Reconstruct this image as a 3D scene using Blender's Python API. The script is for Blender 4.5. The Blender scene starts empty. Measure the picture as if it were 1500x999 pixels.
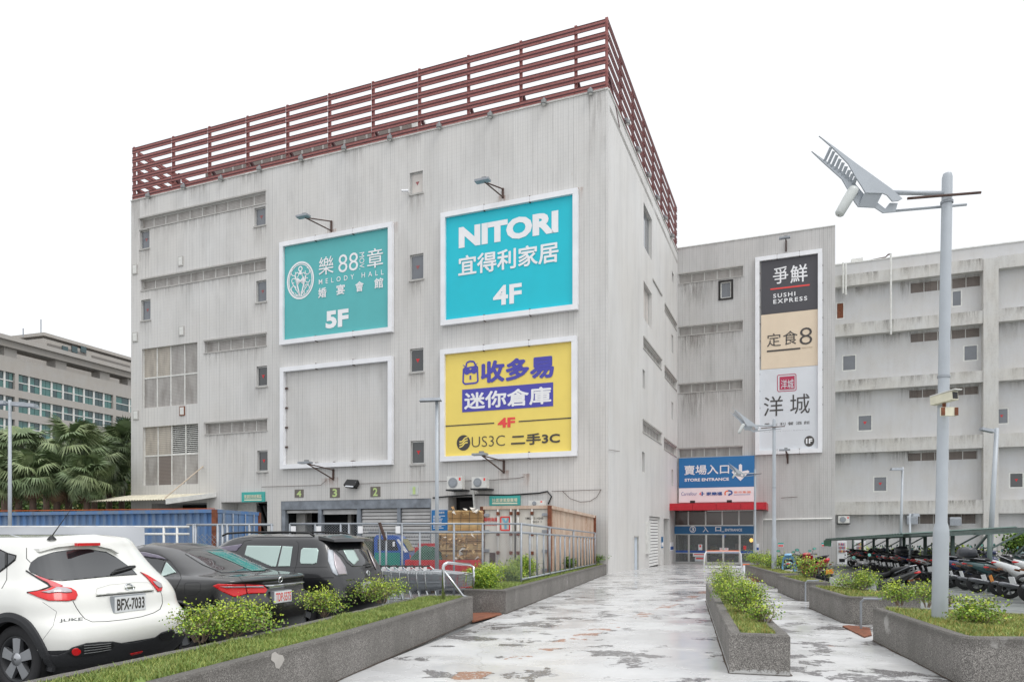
import bpy, bmesh, math, random
from mathutils import Vector, Matrix, noise
from mathutils.bvhtree import BVHTree
from mathutils.geometry import delaunay_2d_cdt
random.seed(7)
R = math.radians
scn = bpy.context.scene
COL = scn.collection

# ---------------------------------------------------------------- camera
F, CX, CY, CH = 1040.0, 750.0, 780.0, 1.65          # focal length in photo pixels, principal x, horizon y, eye height
cam_d = bpy.data.cameras.new('camera')
cam = bpy.data.objects.new('camera', cam_d); COL.objects.link(cam)
cam.location = (0, 0, CH); cam.rotation_euler = (R(90), 0, 0)
cam_d.sensor_width = 36; cam_d.lens = F/1500*36
cam_d.shift_y = (CY-499.5)/1500; cam_d.shift_x = 0
cam_d.clip_start = .05; cam_d.clip_end = 3000
scn.camera = cam

# ---------------------------------------------------------------- world: bright overcast sky
W_ = bpy.data.worlds.new("World"); scn.world = W_; W_.use_nodes = True
nt = W_.node_tree; nt.nodes.clear()
out = nt.nodes.new('ShaderNodeOutputWorld'); add = nt.nodes.new('ShaderNodeAddShader')
sky = nt.nodes.new('ShaderNodeTexSky'); sky.sky_type = 'NISHITA'; sky.sun_disc = False
SUN_EL, SUN_AZ = R(58), R(140)
sky.sun_elevation = SUN_EL; sky.sun_rotation = SUN_AZ
b1 = nt.nodes.new('ShaderNodeBackground'); b1.inputs[1].default_value = .05
hs = nt.nodes.new('ShaderNodeHueSaturation'); hs.inputs['Saturation'].default_value = .35
nt.links.new(sky.outputs[0], hs.inputs['Color']); nt.links.new(hs.outputs[0], b1.inputs[0])
b2 = nt.nodes.new('ShaderNodeBackground'); b2.inputs[0].default_value = (.985, .992, 1, 1)
tc = nt.nodes.new('ShaderNodeTexCoord'); sp = nt.nodes.new('ShaderNodeSeparateXYZ')
pw = nt.nodes.new('ShaderNodeMath'); pw.operation = 'POWER'; pw.inputs[1].default_value = 4; pw.use_clamp = True
ab = nt.nodes.new('ShaderNodeMath'); ab.operation = 'MAXIMUM'; ab.inputs[1].default_value = 0
mr = nt.nodes.new('ShaderNodeMath'); mr.operation = 'MULTIPLY_ADD'; mr.inputs[1].default_value = 1.1
cl = nt.nodes.new('ShaderNodeTexNoise'); cl.inputs['Scale'].default_value = 2.2; cl.inputs['Detail'].default_value = 5
cm = nt.nodes.new('ShaderNodeMath'); cm.operation = 'MULTIPLY_ADD'; cm.inputs[1].default_value = .12; cm.inputs[2].default_value = .80
nt.links.new(tc.outputs['Generated'], sp.inputs[0]); nt.links.new(sp.outputs[2], ab.inputs[0]); nt.links.new(ab.outputs[0], pw.inputs[0]); nt.links.new(pw.outputs[0], mr.inputs[0])
nt.links.new(tc.outputs['Generated'], cl.inputs['Vector']); nt.links.new(cl.outputs[0], cm.inputs[0]); nt.links.new(cm.outputs[0], mr.inputs[2])
nt.links.new(mr.outputs[0], b2.inputs[1])
nt.links.new(b1.outputs[0], add.inputs[0]); nt.links.new(b2.outputs[0], add.inputs[1]); nt.links.new(add.outputs[0], out.inputs[0])
# ---------------------------------------------------------------- sun, soft behind the clouds
sd = bpy.data.lights.new('sun', 'SUN'); sd.energy = 1.05; sd.angle = R(22); sd.color = (1, .975, .94)
sun = bpy.data.objects.new('sun', sd); COL.objects.link(sun)
ddir = Vector((math.sin(SUN_AZ)*math.cos(SUN_EL), math.cos(SUN_AZ)*math.cos(SUN_EL), math.sin(SUN_EL)))
sun.rotation_euler = ddir.to_track_quat('Z', 'Y').to_euler()
scn.view_settings.view_transform = 'Standard'; scn.view_settings.look = 'None'
scn.view_settings.exposure = 0.0; scn.view_settings.gamma = 1; scn.view_settings.use_curve_mapping = False
scn.cycles.max_bounces = 6

# ---------------------------------------------------------------- helpers
def G(x, y):                       # the lot falls gently away from the viewer
    return .2-.0165*max(min(y, 75), -12)
def at(px, py, Y):                 # a point at depth Y seen at photo pixel px,py
    return Vector(((px-CX)/F*Y, Y, CH+(CY-py)/F*Y))
def gp(px, py, h=0):               # a point on the ground (or h above it)
    Y = (CH-.2-h)/((py-CY)/F-.0165)
    return Vector(((px-CX)/F*Y, Y, G(0, Y)+h))
def rnd(a, b): return random.uniform(a, b)

class Plane:
    def __init__(s, O, r, n): s.O = Vector(O); s.r = Vector(r).normalized(); s.n = Vector(n).normalized(); s.O = Vector(s.O[:2]); s.r = Vector(s.r[:2]); s.n3 = Vector((s.n[0], s.n[1], 0)); s.n = Vector(s.n[:2])
    def P(s, a, z, d=0):
        q = s.O+s.r*a+s.n*d
        return Vector((q.x, q.y, z))
    def inv(s, px, py, d=0):
        k = (px-CX)/F; ox = s.O.x+d*s.n.x; oy = s.O.y+d*s.n.y
        a = (k*oy-ox)/(s.r.x-k*s.r.y); Y = oy+a*s.r.y
        return a, CH+(CY-py)/F*Y
    def rect(s, tl, br, d=0):
        a0, z1 = s.inv(*tl, d); a1, z0 = s.inv(*br, d)
        return a0, a1, z0, z1

class MB:
    def __init__(s): s.v = []; s.f = []; s.m = []; s.cm = 0
    def quad(s, a, b, c, d):
        i = len(s.v); s.v += [Vector(a), Vector(b), Vector(c), Vector(d)]; s.f.append((i, i+1, i+2, i+3)); s.m.append(s.cm); return s
    def tri(s, a, b, c):
        i = len(s.v); s.v += [Vector(a), Vector(b), Vector(c)]; s.f.append((i, i+1, i+2)); s.m.append(s.cm); return s
    def hexa(s, p):                # 8 points: bottom ring 0-3, top ring 4-7
        i = len(s.v); s.v += [Vector(q) for q in p]
        for f in ((0, 3, 2, 1), (4, 5, 6, 7), (0, 1, 5, 4), (1, 2, 6, 5), (2, 3, 7, 6), (3, 0, 4, 7)):
            s.f.append(tuple(i+k for k in f)); s.m.append(s.cm)
        return s
    def box(s, x0, x1, y0, y1, z0, z1):
        return s.hexa([(x0, y0, z0), (x1, y0, z0), (x1, y1, z0), (x0, y1, z0), (x0, y0, z1), (x1, y0, z1), (x1, y1, z1), (x0, y1, z1)])
    def pbox(s, pl, a0, a1, z0, z1, d0, d1):
        P = pl.P
        return s.hexa([P(a0, z0, d1), P(a1, z0, d1), P(a1, z0, d0), P(a0, z0, d0), P(a0, z1, d1), P(a1, z1, d1), P(a1, z1, d0), P(a0, z1, d0)])
    def bar(s, p, q, w, h=None, up=(0, 0, 1)):     # rectangular bar between two points
        p = Vector(p); q = Vector(q); h = h or w
        t = (q-p).normalized(); up = Vector(up)
        if abs(t.dot(up)) > .98: up = Vector((0, 1, 0))
        r = t.cross(up).normalized()*w/2; u = r.cross(t).normalized()*h/2
        return s.hexa([p-r-u, p+r-u, q+r-u, q-r-u, p-r+u, p+r+u, q+r+u, q-r+u])
    def tube(s, pts, r, n=8, cap=True):
        pts = [Vector(p) for p in pts]; rs = r if isinstance(r, (list, tuple)) else [r]*len(pts)
        rings = []; prev = None
        for k, p in enumerate(pts):
            t = (pts[min(k+1, len(pts)-1)]-pts[max(k-1, 0)]).normalized()
            if prev is None:
                a = Vector((0, 0, 1)) if abs(t.z) < .9 else Vector((0, 1, 0))
                u = t.cross(a).normalized()
            else:
                u = (prev-t*prev.dot(t)).normalized()
            prev = u; w = t.cross(u)
            i = len(s.v)
            for j in range(n):
                an = 2*math.pi*j/n; s.v.append(p+(u*math.cos(an)+w*math.sin(an))*rs[k])
            rings.append(i)
        for a, b in zip(rings, rings[1:]):
            for j in range(n):
                s.f.append((a+j, a+(j+1) % n, b+(j+1) % n, b+j)); s.m.append(s.cm)
        if cap:
            s.f.append(tuple(rings[0]+j for j in reversed(range(n)))); s.m.append(s.cm)
            s.f.append(tuple(rings[-1]+j for j in range(n))); s.m.append(s.cm)
        return s
    def lathe(s, c, axis, prof, n=24):             # prof: list of (distance along axis, radius)
        c = Vector(c); ax = Vector(axis).normalized()
        return s.tube([c+ax*d for d, r_ in prof], [max(r_, 1e-4) for d, r_ in prof], n) if all(abs(prof[i+1][0]-prof[i][0]) > 1e-6 for i in range(len(prof)-1)) else s._lathe(c, ax, prof, n)
    def _lathe(s, c, ax, prof, n):
        c = Vector(c); ax = Vector(ax).normalized()
        a = Vector((0, 0, 1)) if abs(ax.z) < .9 else Vector((0, 1, 0)); u = ax.cross(a).normalized(); w = ax.cross(u); rings = []
        for d, r_ in prof:
            i = len(s.v); rings.append(i)
            for j in range(n):
                an = 2*math.pi*j/n; s.v.append(c+ax*d+(u*math.cos(an)+w*math.sin(an))*max(r_, 1e-4))
        for a_, b in zip(rings, rings[1:]):
            for j in range(n): s.f.append((a_+j, a_+(j+1) % n, b+(j+1) % n, b+j)); s.m.append(s.cm)
        return s
    def prism(s, pts, off):                        # closed polygon extruded by the vector off
        pts = [Vector(p) for p in pts]; off = Vector(off); n = len(pts); i = len(s.v)
        s.v += pts+[p+off for p in pts]
        s.f.append(tuple(i+k for k in reversed(range(n)))); s.m.append(s.cm)
        s.f.append(tuple(i+n+k for k in range(n))); s.m.append(s.cm)
        for k in range(n):
            l = (k+1) % n; s.f.append((i+k, i+l, i+n+l, i+n+k)); s.m.append(s.cm)
        return s
    def xf(s, M):
        s.v = [M @ v for v in s.v]; return s
    def build(s, name, mat, parent=None, smooth=False, uv=False, **kw):
        return mk(name, s.v, s.f, mat, parent, smooth, s.m, uv, **kw)

BASE = {}
def tag(o, label=None, cat=None, group=None, kind=None):
    if label: o['label'] = label
    if cat: o['category'] = cat
    if group: o['group'] = group
    if kind: o['kind'] = kind
    return o
def mk(name, v, f, mat, parent=None, smooth=False, mi=None, uv=False, label=None, cat=None, group=None, kind=None, loc=None):
    v = [Vector(p) for p in v]
    if parent is not None: b = BASE.get(parent.name, Vector())
    elif loc is not None: b = Vector(loc)
    elif kind == 'structure' or not v: b = Vector()
    else:
        xs = [p.x for p in v]; ys = [p.y for p in v]
        b = Vector(((min(xs)+max(xs))/2, (min(ys)+max(ys))/2, min(p.z for p in v)))
    me = bpy.data.meshes.new(name)
    me.from_pydata([p-b for p in v], [], f)
    mats = mat if isinstance(mat, (list, tuple)) else [mat]
    for m in mats: me.materials.append(m)
    if mi and len(mats) > 1: me.polygons.foreach_set('material_index', mi)
    if smooth: me.polygons.foreach_set('use_smooth', [True]*len(me.polygons))
    if uv:
        l = me.uv_layers.new(name='UVMap'); me.update()
        for p in me.polygons:
            n = p.normal
            if abs(n.z) > .7: t = None
            else: t = Vector((-n.y, n.x, 0)).normalized()
            for li in p.loop_indices:
                q = me.vertices[me.loops[li].vertex_index].co+b
                l.data[li].uv = (q.x, q.y) if t is None else (q.dot(t), q.z)
    o = bpy.data.objects.new(name, me); COL.objects.link(o)
    if parent is not None: o.parent = parent
    else: o.location = b
    BASE[o.name] = b
    return tag(o, label, cat, group, kind)
def thing(name, label, cat, loc=(0, 0, 0), group=None):
    o = bpy.data.objects.new(name, None); COL.objects.link(o); o.location = loc; o.empty_display_size = .2
    BASE[o.name] = Vector(loc)
    return tag(o, label, cat, group)
def dup(o, parent=None, label=None, group=None, swap=None):
    c = o.copy(); COL.objects.link(c); BASE[c.name] = BASE.get(o.name, Vector())
    if parent is not None: c.parent = parent
    if label: c['label'] = label
    if group: c['group'] = group
    if swap and c.type == 'MESH':
        for k, sl in enumerate(o.data.materials):
            if sl and sl.name in swap:
                c.material_slots[k].link = 'OBJECT'; c.material_slots[k].material = swap[sl.name]
    for ch in list(o.children): dup(ch, c, swap=swap)
    return c
def autosmooth(o, ang=40):
    me = o.data; bm = bmesh.new(); bm.from_mesh(me)
    bmesh.ops.remove_doubles(bm, verts=bm.verts, dist=1e-5)
    for e in bm.edges: e.smooth = not (len(e.link_faces) == 2 and e.calc_face_angle(0) > R(ang))
    for f_ in bm.faces: f_.smooth = True
    bm.to_mesh(me); bm.free(); return o

# ---------------------------------------------------------------- materials
def lin(c):                         # sRGB 0-255 to linear
    return tuple(((x/255)/12.92 if x/255 <= .04045 else ((x/255+.055)/1.055)**2.4) for x in c)+(1,)
class N:
    """tiny node-graph helper"""
    def __init__(s, name):
        s.m = bpy.data.materials.new(name); s.m.use_nodes = True; s.t = s.m.node_tree
        s.b = s.t.nodes['Principled BSDF']
    def n(s, ty, **kw):
        o = s.t.nodes.new(ty)
        for k, v in kw.items(): setattr(o, k, v)
        return o
    def L(s, a, b): s.t.links.new(a, b)
    def coord(s, kind='Object', scale=(1, 1, 1)):
        c = s.n('ShaderNodeTexCoord'); m = s.n('ShaderNodeMapping'); m.inputs['Scale'].default_value = scale
        s.L(c.outputs[kind], m.inputs[0]); return m.outputs[0]
    def noise(s, scale, detail=3, vec=None, rough=.55, dist=0):
        o = s.n('ShaderNodeTexNoise'); o.inputs['Scale'].default_value = scale; o.inputs['Detail'].default_value = detail
        o.inputs['Roughness'].default_value = rough; o.inputs['Distortion'].default_value = dist
        if vec is not None: s.L(vec, o.inputs['Vector'])
        return o.outputs[0]
    def ramp(s, fac, stops):
        o = s.n('ShaderNodeValToRGB'); e = o.color_ramp.elements
        while len(e) < len(stops): e.new(.5)
        for k, (p, c) in enumerate(stops):
            e[k].position = p; e[k].color = c if len(c) == 4 else tuple(c)+(1,)
        s.L(fac, o.inputs[0]); return o.outputs[0]
    def mix(s, fac, a, b, mode='MIX'):
        o = s.n('ShaderNodeMix', data_type='RGBA', blend_type=mode)
        for i, x in ((0, fac), (6, a), (7, b)):
            if isinstance(x, bpy.types.NodeSocket): s.L(x, o.inputs[i])
            elif i == 0: o.inputs[0].default_value = x
            else: o.inputs[i].default_value = x if len(x) == 4 else tuple(x)+(1,)
        return o.outputs[2]
    def math(s, op, a, b=None, c=None):
        o = s.n('ShaderNodeMath', operation=op)
        for i, x in enumerate((a, b, c)):
            if x is None: continue
            if isinstance(x, bpy.types.NodeSocket): s.L(x, o.inputs[i])
            else: o.inputs[i].default_value = x
        return o.outputs[0]
    def bump(s, h, strength=.3, dist=.02):
        o = s.n('ShaderNodeBump'); o.inputs['Strength'].default_value = strength; o.inputs['Distance'].default_value = dist
        s.L(h, o.inputs['Height']); s.L(o.outputs[0], s.b.inputs['Normal'])
    def set(s, **kw):
        for k, v in kw.items():
            k = k.replace('_', ' ')
            if isinstance(v, bpy.types.NodeSocket): s.L(v, s.b.inputs[k])
            else: s.b.inputs[k].default_value = v
        return s
def mat(name, col, rough=.6, metal=0, var=.12, vs=4, bump=0, bs=60, coat=0, spec=None):
    """plain procedural material: base colour broken up by noise"""
    g = N(name); v = g.coord('Object'); c = lin(col) if max(col) > 1.01 else tuple(col)+(1,)
    n1 = g.noise(vs, 5, v)
    lo = tuple(max(0, x*(1-var)) for x in c[:3]); hi = tuple(min(1, x*(1+var)) for x in c[:3])
    colr = g.ramp(n1, [(.3, lo), (.7, hi)])
    g.set(Base_Color=colr, Roughness=rough, Metallic=metal)
    if coat: g.set(Coat_Weight=coat, Coat_Roughness=.04)
    if spec is not None: g.b.inputs['Specular IOR Level'].default_value = spec
    if bump: g.bump(g.noise(bs, 3, v), bump, .01)
    return g.m
def tile_mat(name, col, pitch=.27, dirt=.35, line=.3):
    """mosaic tiled facade: vertical ribs, fine courses, run-down streaks"""
    g = N(name); uv = g.coord('UV'); s = g.n('ShaderNodeSeparateXYZ'); g.L(uv, s.inputs[0])
    u, v = s.outputs[0], s.outputs[1]
    fu = g.math('FRACT', g.math('DIVIDE', u, pitch)); fl = g.math('FLOOR', g.math('DIVIDE', u, pitch))
    wn = g.n('ShaderNodeTexWhiteNoise', noise_dimensions='1D'); g.L(fl, wn.inputs['W'])
    l1 = g.math('LESS_THAN', fu, .17); l2 = g.math('MULTIPLY', g.math('COMPARE', fu, .62, .07), .5)
    lw = g.math('MULTIPLY', g.math('MAXIMUM', l1, l2), g.math('MULTIPLY_ADD', wn.outputs[0], .8, .45))
    fade = g.ramp(g.noise(.5, 4, uv, .6), [(.3, (.45,)*3), (.65, (1, 1, 1))])
    lw = g.math('MULTIPLY', lw, fade)
    fv = g.math('FRACT', g.math('DIVIDE', v, .2)); lh = g.math('MULTIPLY', g.math('LESS_THAN', fv, .15), .22)
    lines = g.math('MAXIMUM', lw, lh)
    c = lin(col)
    st = g.noise(1, 6, g.coord('UV', (.7, .16, 1)), .62)
    run = g.noise(1, 5, g.coord('UV', (5, .22, 1)), .6)
    blot = g.noise(1, 7, g.coord('UV', (.9, .9, 1)), .7)
    base = g.mix(g.ramp(g.noise(.22, 4, uv, .6), [(.35, (0, 0, 0)), (.65, (1, 1, 1))]), c[:3], tuple(x*y for x, y in zip(c[:3], (.97, .955, .935))))
    base = g.mix(g.math('MULTIPLY', g.ramp(st, [(.45, (0, 0, 0)), (.8, (1, 1, 1))]), dirt), base, (.30, .295, .285))
    base = g.mix(g.math('MULTIPLY', g.math('MULTIPLY', g.ramp(run, [(.5, (0, 0, 0)), (.8, (1, 1, 1))]), g.ramp(blot, [(.4, (0, 0, 0)), (.65, (1, 1, 1))])), dirt*1.1), base, (.22, .205, .19))
    base = g.mix(g.math('MULTIPLY', lines, line), base, (.15, .15, .155))
    base = g.mix(g.math('MULTIPLY', g.ramp(g.noise(1, 8, g.coord('UV', (1.3, .7, 1)), .75), [(.66, (0, 0, 0)), (.72, (1, 1, 1))]), .3), base, (.34, .24, .16))
    cn = g.math('MULTIPLY_ADD', wn.outputs[0], .03, .98)
    sc = g.n('ShaderNodeVectorMath', operation='SCALE'); g.L(base, sc.inputs[0]); g.L(cn, sc.inputs[3])
    g.set(Base_Color=sc.outputs[0], Roughness=.55)
    g.bump(g.math('SUBTRACT', 1, lines), .25, .01)
    return g.m
def stucco(name, col, dirt=.3, stain=(.2, .15, .11), streak=(2.2, .3, 1), lo=.45):
    g = N(name); uv = g.coord('UV'); c = lin(col)
    bl = g.noise(.5, 6, uv, .65); st = g.noise(1, 7, g.coord('UV', streak), .7)
    sp_ = g.noise(7, 5, uv, .7)
    base = g.mix(g.ramp(bl, [(.3, (0, 0, 0)), (.7, (1, 1, 1))]), c[:3], tuple(x*y for x, y in zip(c[:3], (.96, .93, .88))))
    k = g.math('MULTIPLY', g.ramp(st, [(lo, (0, 0, 0)), (lo+.3, (1, 1, 1))]), g.ramp(sp_, [(.35, (.2, .2, .2)), (.7, (1, 1, 1))]))
    base = g.mix(g.math('MULTIPLY', k, dirt), base, stain)
    g.set(Base_Color=base, Roughness=.85); g.bump(g.noise(30, 4, uv), .15, .01)
    return g.m

M = {}
M['tile'] = tile_mat('wall_tile', (209, 208, 206), dirt=.36, line=.27)
M['tile_side'] = tile_mat('wall_tile_side', (214, 213, 211), dirt=.32, line=.1)
M['tile_wing'] = tile_mat('wall_tile_wing', (196, 195, 194), dirt=.5)
M['stucco'] = stucco('far_wall_stucco', (200, 201, 203), .22)
M['beam'] = stucco('far_wall_beam', (203, 203, 201), .5, (.16, .13, .11), (3, .5, 1), .42)
M['reveal'] = mat('plaster_grey', (176, 174, 170), .8)
M['white'] = mat('white_paint', (232, 233, 236), .45, var=.05, vs=1.5)
M['white2'] = mat('dirty_white_paint', (214, 214, 210), .5, var=.12)
M['red_rail'] = mat('oxide_red_steel', (150, 92, 88), .55, var=.18, vs=6)
M['red_dark'] = mat('oxide_red_steel_dark', (88, 52, 56), .55, var=.15)
M['galv'] = mat('galvanised_steel', (152, 157, 163), .42, .35, var=.12, vs=9)
M['pole'] = mat('painted_grey_pole', (172, 178, 184), .42, .1, var=.05, vs=3)
M['rust'] = mat('rusted_steel', (122, 74, 52), .85, var=.35, vs=12, bump=.3)
M['rustb'] = mat('brown_rusty_bracket', (84, 66, 60), .8, var=.4, vs=14)
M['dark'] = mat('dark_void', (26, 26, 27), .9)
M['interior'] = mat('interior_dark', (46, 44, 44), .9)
M['black'] = mat('black_plastic', (24, 25, 27), .5)
M['alu'] = mat('aluminium_frame', (190, 190, 188), .35, .5, var=.05)
M['chrome'] = mat('chrome', (205, 208, 210), .14, 1, var=.03)
def glassy(name, col, rough=.08, metal=0, spec=.9, var=.15):
    m = mat(name, col, rough, metal, var, .8, spec=spec); return m
M['glass'] = glassy('window_glass_grey', (104, 108, 114))
M['glass_d'] = glassy('window_glass_dark', (58, 60, 62))
M['glass_t'] = glassy('window_glass_teal', (50, 92, 92))
M['glass_b'] = glassy('window_blind_beige', (196, 190, 184), .3)
def louvre(name, col, col2, pitch=.09):
    g = N(name); uv = g.coord('UV'); s = g.n('ShaderNodeSeparateXYZ'); g.L(uv, s.inputs[0])
    f_ = g.math('FRACT', g.math('DIVIDE', s.outputs[1], pitch))
    n_ = g.noise(1, 5, g.coord('UV', (2.5, .6, 1)))
    base = g.mix(g.math('LESS_THAN', f_, .3), lin(col), lin(col2))
    base = g.mix(g.ramp(n_, [(.42, (0, 0, 0)), (.75, (.75, .75, .75))]), base, (.2, .18, .165))
    g.set(Base_Color=base, Roughness=.6); g.bump(f_, .4, .02); return g.m
M['louvre'] = louvre('louvre_grey', (176, 172, 168), (146, 143, 140))
M['louvre_d'] = louvre('louvre_dark', (132, 122, 116), (96, 88, 84))
M['louvre_b'] = louvre('louvre_beige', (186, 178, 166), (154, 147, 138), .12)
M['shutter'] = louvre('roller_shutter', (186, 185, 184), (120, 120, 122), .14)
M['shutter_w'] = louvre('roller_shutter_white', (222, 222, 220), (178, 178, 178), .12)
M['steel_bg'] = mat('weathered_blue_grey_steel', (128, 134, 142), .6, .1, var=.3, vs=2)
M['red_sign'] = mat('sign_red', (206, 60, 60), .5, var=.05)
M['redpaint'] = mat('canopy_red', (188, 28, 44), .4, var=.08)

# ---------------------------------------------------------------- lettering
FONT = None
def text(parent, pl, s, tl, br, m, d, bold=0, name='lettering', rot=0, thin=False, sx=None):
    """lettering s stretched to the rectangle tl..br (photo pixels) of the plane pl, d in front of it"""
    cu = bpy.data.curves.new('t', 'FONT'); cu.body = s; cjk = any(ord(c) > 0x2e80 for c in s); cu.resolution_u = 3; cu.offset = 0 if cjk else bold; cu.space_character = sx or 1
    split = sx and sx > 1.4
    if split:
        for _ in s: cu.materials.append(m)
        for i_, bf in enumerate(cu.body_format): bf.material_index = i_
    ob = bpy.data.objects.new('t', cu); COL.objects.link(ob)
    dg = bpy.context.evaluated_depsgraph_get(); me = bpy.data.meshes.new_from_object(ob.evaluated_get(dg))
    v = [Vector((q.co.x, q.co.y, 0)) for q in me.vertices]; f_ = [tuple(p.vertices) for p in me.polygons]; mi_ = [p.material_index for p in me.polygons]
    bpy.data.objects.remove(ob); bpy.data.curves.remove(cu); bpy.data.meshes.remove(me)
    if not v: return None
    if rot: v = [Matrix.Rotation(rot, 3, 'Z') @ q for q in v]
    x0 = min(q.x for q in v); x1 = max(q.x for q in v); y0 = min(q.y for q in v); y1 = max(q.y for q in v)
    a0, a1, z0, z1 = pl.rect(tl, br, d)
    w = [pl.P(a0+(q.x-x0)/(x1-x0)*(a1-a0), z0+(q.y-y0)/(y1-y0)*(z1-z0), d) for q in v]
    if cjk and bold > .004 and not split:
        e = bold*(a1-a0)/(x1-x0)*.75; nv = len(w); base = list(w); bf_ = list(f_)
        for k in range(8):
            an = k*math.pi/4; o_ = pl.P(math.cos(an)*e, math.sin(an)*e, .0012*(k+1))-pl.P(0, 0, 0)
            w += [q+o_ for q in base]; f_ += [tuple(j+nv*(k+1) for j in f) for f in bf_]
    if split:
        for i_, ch in enumerate(s):
            ff = [f for f, k in zip(f_, mi_) if k == i_]
            if not ff: continue
            ids = sorted({v_ for f in ff for v_ in f}); mp = {v_: j for j, v_ in enumerate(ids)}
            mk('letter', [w[j] for j in ids], [tuple(mp[v_] for v_ in f) for f in ff], m, parent)
        return None
    return mk(name, w, f_, m, parent)
def flat(parent, pl, tl, br, m, d, name='panel', th=.02):
    a0, a1, z0, z1 = pl.rect(tl, br, d)
    return MB().pbox(pl, a0, a1, z0, z1, d-th, d).build(name, m, parent)
def pline(parent, pl, pts, m, d, w, name='mark', closed=False):
    """flat stroke of width w (metres) along plane pixels"""
    q = [pl.inv(x, y, d) for x, y in pts]; b = MB()
    if closed: q.append(q[0])
    for (a, z), (a2, z2) in zip(q, q[1:]):
        dx, dz = a2-a, z2-z; L_ = math.hypot(dx, dz) or 1; nx, nz = -dz/L_*w/2, dx/L_*w/2
        b.quad(pl.P(a+nx, z+nz, d), pl.P(a-nx, z-nz, d), pl.P(a2-nx, z2-nz, d), pl.P(a2+nx, z2+nz, d))
    return b.build(name, m, parent)
def poly(parent, pl, pts, m, d, name='mark'):
    b = MB(); q = [pl.P(*pl.inv(x, y, d), d) for x, y in pts]; b.v = q; b.f = [tuple(range(len(q)))]; b.m = [0]
    return b.build(name, m, parent)
def wall(pl, a0, a1, z0, z1, holes, d=0, depth=.35):
    """wall sheet with real rectangular openings and their reveals"""
    b = MB(); A = sorted({a0, a1}|{min(max(h[k], a0), a1) for h in holes for k in (0, 1)})
    for x, y in zip(A, A[1:]):
        if y-x < 1e-6: continue
        c = (x+y)/2; hs_ = sorted((max(h[2], z0), min(h[3], z1)) for h in holes if h[0] < c < h[1]); z = z0
        for p, q in hs_+[(z1, z1)]:
            if p > z: b.quad(pl.P(x, z, d), pl.P(y, z, d), pl.P(y, p, d), pl.P(x, p, d))
            z = max(z, q)
    for h in holes:
        x, y, p, q = h[:4]; e = d-(h[4] if len(h) > 4 else depth); P = pl.P
        b.quad(P(x, p, d), P(x, q, d), P(x, q, e), P(x, p, e)); b.quad(P(y, q, d), P(y, p, d), P(y, p, e), P(y, q, e))
        b.quad(P(x, q, d), P(y, q, d), P(y, q, e), P(x, q, e)); b.quad(P(y, p, d), P(x, p, d), P(x, p, e), P(y, p, e))
    return b
def window(parent, pl, h, glass, d=0, tri=None, fr=.07, frame='alu', back=.14, mull=0, ts=.14):
    x, y, p, q = h[:4]; b = MB(); e = d-back
    b.pbox(pl, x, x+fr, p, q, e-.05, e+.03); b.pbox(pl, y-fr, y, p, q, e-.05, e+.03)
    b.pbox(pl, x+fr, y-fr, p, p+fr, e-.05, e+.03); b.pbox(pl, x+fr, y-fr, q-fr, q, e-.05, e+.03)
    for k in range(mull):
        c = x+(y-x)*(k+1)/(mull+1); b.pbox(pl, c-fr/3, c+fr/3, p+fr, q-fr, e-.04, e+.025)
    w = b.build('window', M[frame], parent)
    MB().pbox(pl, x+fr, y-fr, p+fr, q-fr, e-.03, e).build('pane', M[glass], w)
    if tri:
        c = (x+y)/2; m_ = (p+q)/2; s_ = (y-x)*ts; t = MB(); D = e+.006
        t.tri(pl.P(c-s_, m_+s_*.9, D), pl.P(c, m_-s_*.9, D), pl.P(c+s_, m_+s_*.9, D))
        t.build('triangle_sticker', M[tri], w)
    return w
def stain_mat(name, col, k):
    g = N(name); s = g.n('ShaderNodeSeparateXYZ'); g.L(g.coord('Generated'), s.inputs[0])
    st = g.ramp(g.noise(1, 6, g.coord('Object', (7, 7, .5)), .75), [(.40, (0, 0, 0)), (.66, (1, 1, 1))]); fa = g.math('POWER', s.outputs[2], 1.5)
    ed = g.ramp(g.math('ABSOLUTE', g.math('SUBTRACT', s.outputs[0], .5)), [(.36, (1, 1, 1)), (.5, (0, 0, 0))])
    g.set(Base_Color=lin(col), Roughness=.8, Alpha=g.math('MULTIPLY', g.math('MULTIPLY', g.math('MULTIPLY', st, fa), ed), k)); return g.m
M['stain'] = stain_mat('water_stain', (100, 88, 76), .34); M['stain_r'] = stain_mat('rust_run', (150, 92, 52), .5)
def stain(parent, pl, x, y, z1, ln, d=.004, key='stain'):
    return MB().quad(pl.P(x, z1-ln, d), pl.P(y, z1-ln, d), pl.P(y, z1, d), pl.P(x, z1, d)).build('water_stain' if key == 'stain' else 'rust_run', M[key], parent)
M['tri'] = mat('sticker_red', (200, 40, 50), .5, var=.03)
M['tri2'] = mat('sticker_faded_red', (150, 82, 84), .5, var=.03)
def vent(parent, pl, h, n, d=0, key='louvre', lip=True):
    x, y, p, q = h[:4]; e = d-.2; w = (y-x)/n
    fr = .045
    s_ = MB().pbox(pl, x, y, q-.03, q, e-.05, e+.025).build('vent_strip', M['white2'], parent)
    for k in range(n+1):
        c = x+w*k; MB().pbox(pl, max(x, c-fr/2), min(y, c+fr/2), p, q-.03, e-.05, e+.02).build('mullion', M['white2'], s_)
    for k in range(n):
        MB().pbox(pl, x+w*k+fr/2, x+w*(k+1)-fr/2, p, q, e-.05, e-.005+rnd(-.008, .008)).build('louvre_panel', M[key], s_, uv=True)
    if lip:
        MB().pbox(pl, x-.05, y+.03, q, q+.09, d, d+.07).build('drip_ledge', M['reveal'], s_)
        MB().pbox(pl, x-.05, y+.03, p-.07, p, d, d+.04).build('sill', M['reveal'], s_)
    return s_
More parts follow.
